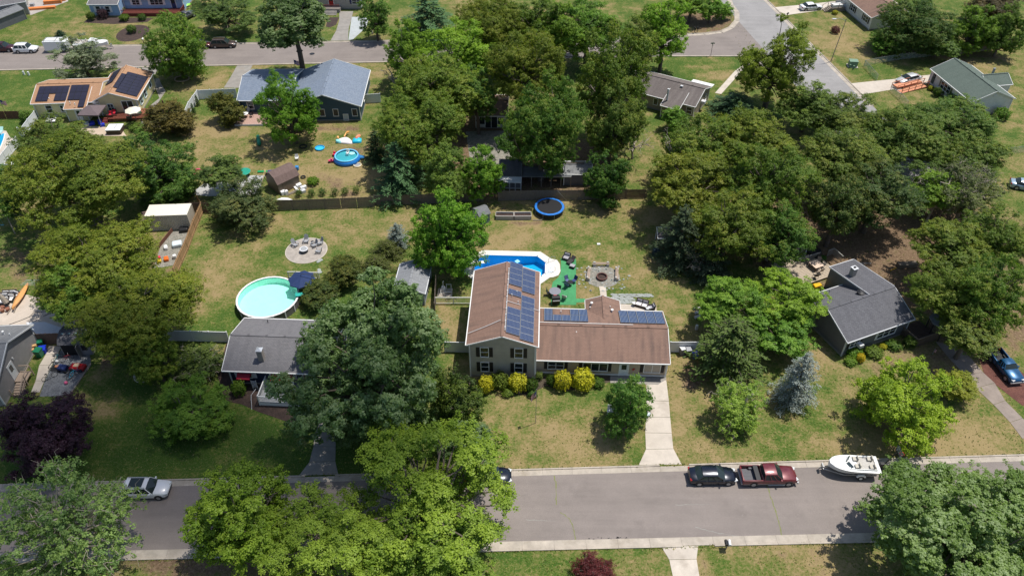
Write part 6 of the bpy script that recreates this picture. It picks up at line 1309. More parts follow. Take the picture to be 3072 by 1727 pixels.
t = thing('grill', 'black covered grill with red side table at the foot of the green mat', 'grill', z2(195, 1215), R_(5)); MB().box(-.5, -.32, .1, .5, .32, .85).build('cabinet', BLACK, t); MB().tube([(-.5, 0, .95), (.5, 0, .95)], [.32, .32], 12).build('lid', BLACK, t); MB().box(-.45, -.5, .8, .45, -.33, .84).build('side_shelf', METAL, t); MB().bc(0, .7, .7, .4, .4, .08).build('tray', paint('red_tray', (.4, .05, .03)), t)
armchair('brown wicker loveseat with pale cushions on the small concrete patio', z2(2035, 1280), R_(-24), .75, None, paint('brown_wicker', (.07, .045, .035), .7, .3, 12), CUSHL, 'loveseat', 2, 'loveseat')
round_table('small round white table left of the wicker loveseat', z2(1880, 1265), .28, WHP_, None, .5)
round_table('small square grey table at the right of the loveseat', z2(2170, 1370), .3, GRY_W, None, .45)
armchair('brown wicker chair behind the solar roof edge by the loveseat', z2(2230, 1350), R_(-80), .7, None, WK, CUSH, 'armchair')
# front lawn group under the small maple
t = thing('patio_bench', 'white bench under the small maple on the front lawn', 'bench', P(1838, 1240), R_(-10)); MB().bc(0, 0, .42, 1.3, .5, .06).build('seat', WHP_, t); MB().bc(0, .28, .75, 1.3, .05, .6, rx=-.1).build('backrest', WHP_, t); MB().box(-.62, -.22, 0, -.56, .22, .42).box(.56, -.22, 0, .62, .22, .42).build('leg', WHP_, t)
sling_chair('pale blue-white chair beside the driveway under the small maple', P(1942, 1248), R_(70), paint('ice_blue_sling', (.5, .58, .62)), None)
# bushes at house are in vegetation; bins by fence
def bin_(label, loc, mat, r=.3, h=1.0, lid=None, group='rubbish bins'):
    t = thing('rubbish_bin', label, 'bin', loc, random.uniform(-.4, .4), group); MB().add([(-r * .8, -r * .8, 0), (r * .8, -r * .8, 0), (r * .8, r * .8, 0), (-r * .8, r * .8, 0), (-r, -r, h), (r, -r, h), (r, r, h), (-r, r, h)], [(0, 3, 2, 1), (4, 5, 6, 7), (0, 1, 5, 4), (1, 2, 6, 5), (2, 3, 7, 6), (3, 0, 4, 7)]).build('tub', mat, t); MB().box(-r - .03, -r - .05, h, r + .03, r + .05, h + .07).build('lid', lid or mat, t); return t
BLUEP = paint('blue_plastic', (.01, .035, .45), .4, .1); GREENP = paint('green_plastic', (.01, .14, .07), .45, .1)
bin_('grey rubbish bin against the short white fence', S('C2', 1690, 680), paint('grey_plastic', (.2, .2, .21)), lid=GRY_W); bin_('dark rubbish bin right of the grey bin by the short white fence', S('C2', 1745, 690), BLACK, lid=GREYP); bin_('small blue recycling bin under the conifer right of the short white fence', S('C2', 1815, 715), BLUEP, .3, .6)
bin_('green bin leaning by the wooden steps of the left grey house', S('A2', 395, 700), GREENP, .38, 1.05); bin_('blue recycling tub beside the green bin', S('A2', 425, 665), BLUEP, .4, .7); bin_('black open bin below the grey wall', S('A2', 280, 690), BLACK, .32, .9); bin_('small green bin behind the blue tub', S('A2', 410, 610), GREENP, .28, .9)
t = thing('cardboard_box', 'open cardboard boxes stacked between black and green bins', 'box', S('A2', 325, 670), .3); MB().box(-.45, -.3, .3, .3, .25, .75).box(-.1, .05, .75, .6, .4, 1.0).build('carton', paint('cardboard', (.50, .30, .13), .85), t)
# bicycles and toys on the gravel yard
def bicycle(label, loc, rz, mat, group='bicycles on the gravel yard', s_=1.0, lying=False):
    t = thing('bicycle', label, 'bicycle', (*loc, .35 if lying else 0), rz, group)
    if lying: t.rotation_euler.x = R_(75); t.location.z = .1
    for x in (-.52, .52):
        w_ = MB().tube([(x + .33 * math.cos(a), 0, .34 + .33 * math.sin(a)) for a in np.linspace(0, 6.283, 19)], .025, 5); w_.build('wheel', RUBBER, t)
    MB().tube([(-.52, 0, .34), (-.2, 0, .8), (.35, 0, .82), (-.05, 0, .3), (-.52, 0, .34)], .028, 6).tube([(-.05, 0, .3), (-.22, 0, .92)], .028, 6).tube([(.52, 0, .34), (.33, 0, .95)], .028, 6).build('frame', mat, t)
    MB().tube([(.33, -.28, 1.0), (.33, 0, .95), (.33, .28, 1.0)], .02, 5).build('handlebar', METAL, t); MB().bc(-.23, 0, .95, .26, .14, .06).build('saddle', BLACK, t); t.scale = (s_,) * 3; return t
bicycle('black bicycle by the edge of the concrete strip', S('A2', 490, 920), R_(40), METAL); bicycle('light blue bicycle near the middle of the gravel yard', S('A2', 715, 900), R_(60), paint('sky_blue_paint', (.03, .35, .5), .35)); bicycle('dark blue bicycle right of the light blue bicycle', S('A2', 745, 880), R_(20), BS2); bicycle('small teal bicycle leaning left of the open shed', S('A2', 560, 735), R_(55), paint('teal_paint', (.02, .2, .22), .35), s_=.85); bicycle('red-trimmed bicycle in the mouth of the open shed', S('A2', 655, 740), R_(30), paint('red_paint', (.35, .02, .02), .4), s_=.9)
t = thing('toy_car', 'red ride-on toy car in front of the open shed', 'toy car', S('A2', 760, 825), R_(-5)); MB().box(-.85, -.42, .18, .85, .42, .5).box(-.3, -.38, .5, .3, .38, .6).build('body', paint('toy_red', (.45, .015, .02), .35), t); MB().box(-.35, -.25, .61, .25, .25, .7).build('seat', paint('tan_seat', (.4, .3, .2)), t)
for x in (-.55, .55):
    for s_ in (-1, 1): MB().tube([(x, s_ * .4, .2), (x, s_ * .5, .2)], [.2] * 2, 12).build('wheel', RUBBER, t)
t = thing('jogging_stroller', 'navy wagon stroller on the gravel yard', 'stroller', S('A2', 620, 840), R_(-10)); MB().box(-.5, -.35, .35, .5, .35, .7).build('basket', paint('navy_cloth', (.015, .03, .12)), t); MB().tube([(-.5, 0, .6), (-.95, 0, 1.0)], .02, 5).build('handle', METAL, t)
for x in (-.4, .4):
    for s_ in (-1, 1): MB().tube([(x, s_ * .36, .2), (x, s_ * .42, .2)], [.2] * 2, 12).build('wheel', RUBBER, t)
t = thing('playpen', 'dark framed play pen with orange toy on the gravel yard', 'play pen', S('A2', 550, 820), R_(-5)); MB().box(-.6, -.45, .05, .6, .45, .12).build('floor', BLACK, t); MB().tube([(-.6, -.45, .6), (.6, -.45, .6), (.6, .45, .6), (-.6, .45, .6), (-.6, -.45, .6)], .04, 6).tube([(-.6, -.45, 0), (-.6, -.45, .6)], .03, 5).tube([(.6, -.45, 0), (.6, -.45, .6)], .03, 5).tube([(.6, .45, 0), (.6, .45, .6)], .03, 5).tube([(-.6, .45, 0), (-.6, .45, .6)], .03, 5).build('frame', BLACK, t); MB().bc(.15, 0, .3, .4, .3, .3).build('toy', paint('orange_toy', (.5, .2, .08)), t)
def ball(label, loc, r, mat, name='ball', cat='ball', z=None):
    o = MB().lathe([(max(.001, r * math.sin(a)), r - r * math.cos(a)) for a in np.linspace(0.01, math.pi - .01, 9)], 12).build(name, mat, None, True, loc); return tag(o, label, cat)
ball('small pink ball on the gravel below the bicycles', S('A2', 642, 968), .2, paint('pink_rubber', (.7, .12, .25), .4)); ball('pale ball beside the play pen', S('A2', 555, 765), .22, GRY_W)
# stone ring and planter under the left oak
t = thing('stone_ring', 'ring of pale edging stones round the oak trunk on the shaded lawn', 'stone edging', S('A2', 1400, 890))
for i in range(22):
    a = 2 * math.pi * i / 22; MB().bc(1.15 * math.cos(a), 1.0 * math.sin(a), .1, .3, .2, .2, a + 1.57 + random.uniform(-.2, .2)).build('stone', paint('pale_stone', (.5, .47, .42), .8, .2), t)
t = thing('stone_ring', 'low brick ring at the base of the tall green tree by the yellow house', 'stone edging', S('A0', 1757, 765))
for i in range(18): a = 2 * math.pi * i / 18; MB().bc(1.3 * math.cos(a), 1.1 * math.sin(a), .1, .4, .18, .18, a + 1.57).build('stone', paint('tan_brick', (.35, .26, .18), .8), t)
# play yard
t = thing('inflatable_pool', 'round blue inflatable pool with a white ladder and float', 'pool', S('B1', 903, 175, .3)); Ri = 1.85
MB().lathe([(Ri * 1.08, 0), (Ri * 1.17, .2), (Ri * 1.1, .55), (Ri, .75)], 36).build('side_wall', paint('blue_vinyl', (.02, .20, .62), .35), t, True); MB().tube([(Ri * math.cos(a) * .97, Ri * math.sin(a) * .97, .78) for a in np.linspace(0, 6.2832, 37)], .13, 8, cap=False).build('ring', paint('light_blue_vinyl', (.16, .52, .80), .35), t, True); MB().cyl(0, 0, .55, .57, Ri * .93, n=32).build('pool_water', water('teal_water', (.05, .36, .42), .08, 4), t)
MB().box(-.12, .2, .6, .28, .28, 1.0).box(-.12, 1.0, .6, .28, 1.1, 1.3).box(-.12, .2, .95, -.06, 1.1, 1.0).box(.22, .2, .95, .28, 1.1, 1.0).box(-.05, .3, .7, .22, 1.7, .8).build('ladder', WHP_, t); o = MB().cyl(.75, .8, .6, .7, .45, n=14).build('float', paint('aqua_float', (.35, .72, .74)), t)
t = thing('wading_pool', 'small round bright blue wading pool on the play yard', 'pool', S('B1', 643, 85)); MB().lathe([(.72, 0), (.78, .24), (.68, .26), (.64, .05), (0, .05)], 22).build('shell', paint('bright_blue_plastic', (.02, .38, .75), .35), t); MB().cyl(0, 0, .1, .12, .66, n=20).build('pool_water', water('cyan_water', (.05, .5, .75)), t)
pa = Y2(1280, 470); t = thing('inflatable_slide', 'collapsed white and turquoise inflatable water slide on the dry grass', 'inflatable', pa)
def sag(pts, zc, mat, nm, base=.05):
    mb = MB(); cx = sum(p[0] for p in pts) / len(pts); cy = sum(p[1] for p in pts) / len(pts); n_ = len(pts); rings = []
    for f_, z in ((1, base), (.97, zc * .55), (.8, zc * .85), (.5, zc), (.2, zc * .92)): rings.append([(cx + (p[0] - cx) * f_, cy + (p[1] - cy) * f_, z + random.uniform(-.04, .04) * (f_ < 1)) for p in pts])
    loft(mb, rings, caps=False); mb.poly(rings[-1]); return mb.build(nm, mat, t, True)
rel = lambda x, y: (Y2(x, y)[0] - pa[0], Y2(x, y)[1] - pa[1]); random.seed(4)
sag([rel(*q) for q in ((850, 440), (1000, 500), (1250, 520), (1420, 510), (1400, 420), (1290, 330), (1180, 300), (1030, 330), (960, 350), (880, 380))], .38, paint('white_vinyl_fabric', (.78, .74, .74), .5, .06), 'white_section'); sag([rel(*q) for q in ((820, 480), (1010, 500), (1010, 430), (860, 410), (810, 440))], .5, paint('pale_turquoise_vinyl', (.25, .65, .68), .45), 'turquoise_end')
sag([rel(*q) for q in ((1420, 500), (1600, 490), (1740, 470), (1760, 360), (1600, 320), (1450, 360), (1410, 420))], .5, paint('turquoise_vinyl', (.02, .45, .62), .45, .4, 1.5), 'turquoise_section'); sag([rel(*q) for q in ((1510, 400), (1600, 400), (1740, 280), (1690, 260), (1590, 320))], .75, paint('coral_vinyl', (.7, .25, .16), .45, .3, 2), 'coral_strip', .4)
mb = MB().tube([(*rel(1130, 300), .3), (*rel(1190, 220), .5), (*rel(1250, 190), .6), (*rel(1310, 150), .5)], [.12, .1, .16, .08], 8).tube([(*rel(900, 370), .4), (*rel(910, 340), .6)], [.2, .15], 8); mb.build('yellow_orange_tube', paint('orange_yellow_vinyl', (.8, .38, .10), .45), t)
t = thing('garden_chair', 'white plastic chair in the shade of the round maple', 'chair', S('B1', 425, 195), R_(10)); MB().bc(0, 0, .42, .5, .48, .04).build('seat', WHP_, t); MB().bc(0, .25, .7, .5, .04, .5, rx=-.15).build('backrest', WHP_, t)
for sx in (-.22, .22):
    for sy in (-.2, .22): MB().box(sx - .02, sy - .02, 0, sx + .02, sy + .02, .42).build('leg', WHP_, t)
    MB().bc(sx * 1.2, 0, .62, .05, .45, .03).build('armrest', WHP_, t)
def lump(label, cat, name, loc, size, mat, rz=0, group=None, bevel=.3):
    o = MB().bc(0, 0, size[2] / 2, *size).build(name, mat, None, False, loc, rz); b_ = o.modifiers.new('edge', 'BEVEL'); b_.width = min(size) * bevel; b_.segments = 3; return tag(o, label, cat, group)
PINK = paint('pink_plastic', (.65, .06, .16), .4); RP = paint('red_pink_plastic', (.6, .03, .08), .4)
def ride_toy(label, loc, rz, mat):
    t = thing('ride_on_toy', label, 'toy', loc, rz, 'ride-on toys in the play yard'); o = MB().bc(0, 0, .3, .75, .4, .3).bc(.15, 0, .55, .25, .36, .3).build('body', mat, t); b_ = o.modifiers.new('edge', 'BEVEL'); b_.width = .06; b_.segments = 2
    for x in (-.28, .28):
        for s_ in (-1, 1): MB().tube([(x, s_ * .2, .14), (x, s_ * .27, .14)], [.14] * 2, 10).build('wheel', BLACK, t)
ride_toy('red ride-on toy left of the inflatable pool', Y2(770, 930), 1.4, RP); ride_toy('pink ride-on toy below left of the inflatable pool', Y2(640, 1170), .2, PINK)
t = thing('toy_tunnel', 'pink plastic play tunnel beside the spreading shrub tree', 'toy', Y3(260, 290)); MB().tube([(.6 * math.cos(a), 0, .55 + .5 * math.sin(a)) for a in np.linspace(0, 6.283, 15)], .16, 6).build('ring', PINK, t, True); MB().bc(-.5, -.8, .3, .4, .9, .5).build('slide', PINK, t)
ball('white round bag beside the inflatable pool', Y2(810, 1090), .28, WHP_, 'storage_bag', 'bag'); t = thing('swim_ring', 'cream swimming ring lying below the inflatable pool', 'swim ring', Y2(1600, 1285)); MB().tube([(.58 * math.cos(a), .58 * math.sin(a), .1) for a in np.linspace(0, 6.283, 19)], .1, 6, cap=False).build('tube', paint('cream_vinyl', (.7, .6, .4), .4), t, True); MB().cyl(0, 0, .04, .08, .48, n=14).build('centre', GREYP, t)
t = thing('paddle_board', 'blue plastic sled shape leaning by the pine', 'sled', Y2(1720, 1030)); o = MB().bc(0, 0, .3, 1.2, .8, .25, ry=.2).build('shell', paint('blue_sled', (.02, .16, .38), .4), t); b_ = o.modifiers.new('edge', 'BEVEL'); b_.width = .1; b_.segments = 3
t = thing('toy_slide', 'green plastic tube slide lying on the dry lawn', 'slide', S('A0', 2500, 1370), R_(-72)); MB().tube([(-1.5, 0, .3), (-1.2, 0, .3), (1.2, 0, .28), (1.5, 0, .25)], [.2, .33, .33, .2], 12).build('tube', paint('green_slide_plastic', (.01, .22, .12), .35), t, True)
t = thing('round_table', 'teal round outdoor table on the grey slab behind the shrub tree', 'table', Y3(1115, 300)); MB().cyl(0, 0, .68, .73, 1.05, n=22).cyl(0, 0, .73, .76, 1.1, 1.0, 22).build('tabletop', paint('teal_green', (.02, .28, .19), .4), t); MB().cyl(0, 0, 0, .7, .12, n=8).build('leg', METAL, t)
sheet('grey_slab', [Y3(330, 460), Y3(1250, 300), Y3(1510, 295), Y3(1430, 510), Y3(1300, 680), Y3(400, 700), Y3(60, 660)], .025, concrete('light_grey_slab', (.42, .42, .42)))
lump('long kelly green plastic sandbox lid beside the grey slab', 'sled', 'green_sandbox_lid', Y3(1465, 235), (1.5, .45, .2), paint('kelly_green', (.01, .28, .09), .4), .05); lump('dark blue tarp bundle behind the gambrel shed', 'tarp', 'tarp_bundle', Y3(1650, 240), (1.3, .7, .3), BS2, .2); lump('light blue plastic tub right of the gambrel shed ridge', 'tub', 'plastic_tub', Y3(2135, 190), (.6, .6, .7), paint('mid_blue_plastic', (.04, .22, .5), .4))  # the long green box is the lid of a sandbox
tag(MB().tube([(*Y3(1440, 540), .05), (*Y3(1540, 300), 1.2)], .05, 6).tube([(*Y3(1590, 470), .05), (*Y3(1540, 300), 1.2)], .05, 6).build('wooden_trestle', paint('yellow_pine', (.45, .33, .14))), 'yellow timber trestle left of the gambrel shed', 'trestle')
for i, (x, y, s_, l) in enumerate(((2110, 560, (.35, 1.7, .25), 'long white plank box against the gambrel shed'), (2165, 510, (.8, .9, .5), 'white laundry-like crate against the gambrel shed'), (2260, 560, (.9, .5, .5), 'white slatted crate right of the gambrel shed'), (2250, 620, (.7, .7, .45), 'grey junk crate below the white crates'), (1870, 660, (.7, .6, .6), 'white folding table frame at the gambrel shed front'), (1930, 655, (.5, .5, .6), 'small white stool at the gambrel shed front'))): lump(l, 'crate', 'garden_crate', Y3(x, y), s_, WHP_ if i != 3 else GRY_W, .6, 'white clutter round the gambrel shed', .05)
mb = MB()
for i in range(6): a, b = Y3(1950 + i * 10, 690 - i * 6), Y3(2110 + i * 8, 625 - i * 8); mb.bc((a[0] + b[0]) / 2, (a[1] + b[1]) / 2, .08 + i * .03, 1.6, .12, .05, ang(a, b))
tag(mb.build('timber_pile', WOOD), 'pile of boards along the front of the gambrel shed', 'timber'); sheet('white_sheet', [Y3(1730, 770), Y3(1840, 728), Y3(1960, 735), Y3(2060, 775)], .04, WHP_)
def tyre(label, loc, r=.33): t = MB().tube([(r * math.cos(a), r * math.sin(a), .12) for a in np.linspace(0, 6.283, 17)], .1, 6, cap=False).build('tyre', RUBBER, None, True, loc); tag(t, label, 'tyre')
tyre('black tyre right of the gambrel shed ridge', Y3(2250, 340)); tyre('dark round planter rim in the shade of the round maple', S('B1', 482, 68), .55)
# red toys and slide at left container yard
for (x, y, s_, m, l) in ((1610, 1160, (.6, .8, .5), paint('orange_plastic', (.75, .15, .02), .4), 'bright orange toy beside the wooden fence under the oak'), (1540, 1180, (.6, .6, .5), paint('yellow_plastic', (.75, .5, .03), .4), 'yellow toy left of the orange toy'), (1545, 1160, (.4, .5, .7), RP, 'red toy between the yellow and orange toys'), (1690, 1140, (.5, .5, .6), WHP_, 'white tub by the wooden fence near the toys'), (1605, 1050, (.5, .8, .5), WHP_, 'white sack left of the wrapped bundle')): lump(l, 'toy', 'garden_toy', S('A1', x, y), s_, m, .4)
lump('white and blue wrapped bundle beside the wooden fence', 'bundle', 'wrapped_bundle', S('A1', 1715, 1020), (1.3, 1.1, .6), paint('white_blue_wrap', (.6, .68, .72), .4, .3, 3), .3); lump('black wheeled trailer frame in front of the container', 'cart', 'garden_cart', S('A1', 1780, 880), (1.2, .9, .6), BLACK, .2); sheet('gravel_strip', [S('A1', 1650, 880), S('A1', 1840, 870), S('A1', 1740, 1200), S('A1', 1480, 1240), S('A1', 1560, 1000)], .02, GRV); mb = MB().box(-1.9, -.04, 0, 1.9, .04, .6); tag(mb.build('low_board_wall', PKT3, None, False, S('A1', 1605, 960), R_(80)), 'low dark brown board wall beside the gravel strip', 'wall')
# left terrace: umbrella, loungers, canoe
sof = paint('white_cushion', (.75, .74, .72), .8, .05)
for (x, y, r, l) in ((60, 800, 10, 'white sofa at the left end of the terrace'), (60, 720, 5, 'white sofa section behind the closed umbrella'), (230, 660, 5, 'pair of white lounge seats along the terrace edge'), (260, 740, 0, 'cream armchair in front of the terrace edge seats'), (355, 670, -20, 'cream armchair left of the canoe')): armchair(l, Y5(x, y), R_(r), .85, 'white lounge seats on the terrace', WK, sof, 'sofa' if 'sofa' in l else 'armchair', 2 if ('sofa' in l or 'pair' in l) else 1)
t = thing('closed_umbrella', 'closed beige patio umbrella leaning over the terrace', 'umbrella', Y5(215, 870)); MB().tube([(0, 0, 0), (-1.1, .5, 2.6)], .04, 6).build('pole', WOOD, t); MB().tube([(-.25, .1, .6), (-.5, .25, 1.3), (-1.1, .5, 2.6)], [.35, .28, .06], 8).build('canopy', paint('beige_canvas', (.30, .26, .21), .85, .2, 6), t)
t = thing('canoe', 'orange and green canoe lying on a timber rack on the terrace', 'canoe', Y5(480, 700), ang(Y5(390, 830), Y5(570, 540))); mb = MB(); secs = []
for f_ in np.linspace(0, 1, 13): k = math.sin(math.pi * min(max(f_, .02), .98)) ** .7; x = -2.4 + 4.8 * f_; secs.append([(x, 0, .75 + .1 * k), (x, -.42 * k, .62), (x, -.3 * k, .38), (x, 0, .32), (x, .3 * k, .38), (x, .42 * k, .62)])
loft(mb, secs); mb.build('hull', paint('orange_canoe', (.62, .30, .10), .4, .2), t); MB().tube([(-2.9, .6, .1), (2.4, .25, .5)], .06, 6).tube([(-2.6, -.1, .1), (-1.6, -.1, .5)], .06, 6).build('rack', WOOD, t); MB().bc(.1, .55, .3, 2.6, .3, .08, .1).build('green_side', paint('green_board', (.05, .18, .13)), t)
t = thing('hose', 'thin dark garden hose trailing across the terrace', 'hose', (0, 0)); MB().tube([(*Y5(200, 1260), .04), (*Y5(450, 1170), .04), (*Y5(640, 1090), .04), (*Y5(730, 1000), .04), (*Y5(1000, 970), .04), (*Y5(1140, 985), .04), (*Y5(940, 1080), .04)], .035, 5).build('tube', BLACK, t)
t = thing('flower_pot', 'plant pots with red flowers on the terrace corner', 'plant pot', Y5(70, 980))
for (x, y) in ((0, 0), (.6, .2), (-.2, .6)): MB().cyl(x, y, 0, .45, .2, .28, 12).build('pot', paint('terracotta', (.25, .10, .06)), t)
tyre('black tyre planter behind the terrace seats', Y5(330, 590), .45)
# swing set at left
t = thing('swing_set', 'wooden A-frame swing set with grey beam at the left edge', 'swing set', S('A1', 60, 850)); MB().tube([(-3.2, 0, 2.3), (1.1, 0, 2.3)], .08, 6).tube([(1.0, 0, 2.3), (1.9, -1.3, 0)], .07, 6).tube([(1.0, 0, 2.3), (1.3, 1.4, 0)], .07, 6).build('frame', WOOD, t); MB().tube([(-.6, 0, 2.3), (-.6, .1, .5)], .015, 4).tube([(-.2, 0, 2.3), (-.2, .1, .5)], .015, 4).bc(-.4, .1, .48, .5, .2, .05).build('swing', paint('teal_swing', (.1, .3, .35)), t)
t = thing('clothes_rack', 'pale blue tubular drying rack under the oak', 'drying rack', Y5(670, 430)); mb = MB()
for i in range(4): mb.tube([(-.8 + i * .1, -.5 + i * .3, .8), (1.0 + i * .1, -.5 + i * .3, .8)], .02, 5)
for (x, y) in ((-.8, -.5), (1.0, -.5), (-.5, .4), (1.2, .4)): mb.tube([(x, y, 0), (x, y, .8)], .02, 5)
mb.build('frame', paint('pale_blue_tube', (.35, .5, .55)), t)
# small left corner pool
sheet('pool_surround', [S('A0', -60, 1250), S('A0', 60, 1265), S('A0', 100, 1330), S('A0', 180, 1350), S('A1', 130, 100), S('A1', 0, 230), S('A1', -100, 230)], .03, CONC)
t = thing('corner_pool', 'corner of a bright blue pool at the left edge', 'pool', S('A1', 0, 40)); q = [S('A1', -160, -30), S('A1', 50, -62), S('A1', 35, 0), S('A1', 0, 90), S('A1', -160, 95)]; rel0 = [(p[0] - t.location.x, p[1] - t.location.y) for p in q]; MB().prism(rel0, .031, .05).build('pool_water', water('pool_cyan_water', (.01, .30, .55)), t); MB().tube([(*p, .05) for p in rel0[1:4]], .08, 5).build('coping', WHITE, t)
t = thing('deck_chair', 'mint striped deck chair at the left edge pool', 'chair', S('A0', 8, 1290)); MB().bc(0, 0, .35, .6, 1.2, .05).bc(0, .7, .6, .6, .6, .05, rx=.8).build('seat', paint('mint_sling', (.4, .65, .6)), t); MB().box(-.3, -.5, 0, -.25, .5, .33).box(.25, -.5, 0, .3, .5, .33).build('leg', WHP_, t)
# yellow house yard
t = thing('gazebo', 'small grey-brown canopy gazebo behind the yellow house', 'gazebo', Z6(640, 930)); cp = MB(); W2 = 1.75; H1 = 2.3
cs = [(-W2, -W2, H1), (W2, -W2, H1), (W2, W2, H1), (-W2, W2, H1)]
for i in range(4): cp.poly([cs[i], cs[(i + 1) % 4], (0, 0, H1 + .75)]); a, b = cs[i], cs[(i + 1) % 4]; cp.poly([(a[0], a[1], a[2] - .2), (b[0], b[1], b[2] - .2), b, a])
cp.build('canopy', paint('grey_brown_canvas', (.13, .10, .105), .85), t)
for (x, y, z) in cs: MB().box(x * .93 - .04, y * .93 - .04, 0, x * .93 + .04, y * .93 + .04, H1).build('post', GREYP, t)
t = thing('wood_deck', 'raised red-brown deck with railing behind the yellow house', 'deck', Z6(1100, 930), R_(4)); mb = MB()
for i in range(14): mb.box(-.4, .1 + i * .24, .5, 6.2, .31 + i * .24, .57)
mb.build('deck_board', paint('terracotta_deck', (.27, .09, .055), .7, .2, 3), t); rl = MB().box(-.4, 0, 1.25, 6.2, .1, 1.33)
for i in range(40): rl.box(-.3 + i * .16, .02, .1, -.24 + i * .16, .08, 1.27)
rl.box(6.1, 0, 0, 6.22, 3, 1.3).build('railing', RED, t); st_ = MB()
for i in range(4): st_.box(-1.6, -.4 + i * .3, 0, -.4, -.1 + i * .3, .12 + i * .12)
st_.build('steps', RED, t); mb = MB()
for i in range(7): mb.bc(6.5 + i * .28, .6 + i * .5, .9, .08, .4, 1.9, .9)
mb.build('lattice_screen', paint('dark_red_lattice', (.13, .04, .035)), t)
for (x, y, l) in ((1110, 740, 'left red cushioned chair on the red deck'), (1230, 690, 'right red cushioned chair on the red deck')): armchair(l, (*Z6(x, y, .6), .58), R_(10), .6, 'red chairs on the deck', BLACK, paint('red_cushion', (.42, .01, .03), .8))
armchair('dark red sofa under the cream umbrella', (*Z6(1720, 770, .6), .58), R_(-80), .65, None, DKWOOD, paint('dark_red_cushion', (.16, .02, .03), .8), 'sofa', 2)
t = thing('hot_tub', 'hot tub with a white folding cover on the patio', 'hot tub', Z6(1270, 1240), R_(3)); MB().box(-1.15, -1.0, 0, 1.15, 1.0, .8).build('cabinet', paint('dark_brown_panel', (.07, .045, .035), .6, .2), t); o = MB().box(-1.2, -1.05, .8, -.01, 1.05, .92).box(.01, -1.05, .8, 1.2, 1.05, .92).build('cover', WHP_, t); MB().tube([(.1, -.5, .95), (.2, .5, .95), (.3, .6, 1.0)], .05, 6).build('cover_strap', GREYP, t)
sheet('tan_patio', [Z6(0, 930), Z6(280, 960), Z6(420, 1060), Z6(900, 1090), Z6(1450, 1140), Z6(1600, 1380), Z6(900, 1380), Z6(200, 1300), Z6(-200, 1200)], .03, concrete('tan_patio_concrete', (.50, .40, .30)))
slabs('walk', [S('A0', 1330, 1240), S('A0', 1400, 1110), S('A0', 1450, 1020), S('A0', 1540, 950), S('A0', 1500, 850), S('A0', 1500, 760)], [S('A0', 1370, 1240), S('A0', 1440, 1110), S('A0', 1510, 1020), S('A0', 1600, 880), S('A0', 1560, 820), S('A0', 1535, 760)], CONCO)
for (x, y, sz, m, l) in ((500, 1010, (.9, .8, .5), BLUEP, 'deep blue tub under the gazebo edge'), (760, 960, (.6, 1.2, .5), BLUEP, 'blue cooler below the gazebo'), (850, 1060, (.7, .6, .5), BLUEP, 'blue toy box beside the cooler')): lump(l, 'tub', 'plastic_tub', Z6(x, y), sz, m, .5, 'blue tubs by the gazebo', .15)
t = thing('planter_pot', 'planter with yellow-green plant on the tan patio', 'plant pot', Z6(350, 1040)); MB().cyl(0, 0, 0, .5, .45, .6, 14).build('pot', GRY_W, t)
t = thing('cellar_hatch', 'white sloping cellar hatch on the lawn by the yellow house', 'hatch', S('A0', 500, 1172), R_(5)); MB().bc(0, .3, .35, 1.5, 1.7, .08, rx=.12).build('hatch_door', WHP_, t); MB().box(-.7, -.4, 0, .7, 1.0, .22).build('frame', CONC, t)
t = thing('green_canopy', 'dark green round cover beside the lattice stairs', 'cover', Z6(1960, 760)); MB().lathe([(.9, .6), (.8, 1.0), (.4, 1.25), (0, 1.3)], 14).build('cover', paint('dark_green_cover', (.02, .08, .05)), t)
# annex deck set
p0 = S('A0', 2400, 1150); round_table('white round table on the pinkish back deck', (*S('A0', 2370, 1130, .3), .32), .6, WHP_, None, .65); sling_chair('pale chair behind the white table on the pinkish deck', (*S('A0', 2400, 1095, .3), .32), 0, CUSHL, 'chairs on the pinkish deck'); sling_chair('dark chair right of the white table on the pinkish deck', (*S('A0', 2430, 1130, .3), .32), R_(-60), BLACK, 'chairs on the pinkish deck'); sling_chair('dark chair in front of the white table on the pinkish deck', (*S('A0', 2350, 1165, .3), .32), R_(170), BLACK, 'chairs on the pinkish deck')
# top left patio clutter, kayak
ORG = paint('orange_timber', (.62, .20, .05), .6, .2); 
for i, (x, y, s_, r, l) in enumerate(((390, 90, (6.2, .9, .45), 12, 'long orange planter bench on the grey patio'), (515, 35, (3.6, 1.0, .8), 14, 'orange storage bench right of the long orange planter'), (585, 10, (2.2, .8, .7), 16, 'small orange bench at the top of the patio'), (315, 60, (.8, .8, .6), 10, 'grey grill cart left of the orange planter'))): lump(l, 'bench' if i < 3 else 'grill', 'patio_bench' if i < 3 else 'grill', S('A0', x, y), s_, ORG if i < 3 else GREYP, R_(r), None, .1)
t = thing('kayak', 'lime green kayak standing behind the grey pickup', 'kayak', S('A0', 1795, 75), R_(50)); mb = MB(); loft(mb, [[(x, 0, .5 + .2 * k), (x, -.35 * k, .4), (x, 0, .2), (x, .35 * k, .4)] for x, k in zip(np.linspace(-1.5, 1.5, 9), [.05, .5, .8, 1, 1, 1, .8, .5, .05])]); mb.build('hull', paint('lime_green', (.25, .65, .04), .4), t)
umbrella('turquoise umbrella at the top left corner behind the dark shed', S('A0', 5, 100), 1.5, paint('turquoise_canvas', (.03, .25, .4), .8), 2.4)
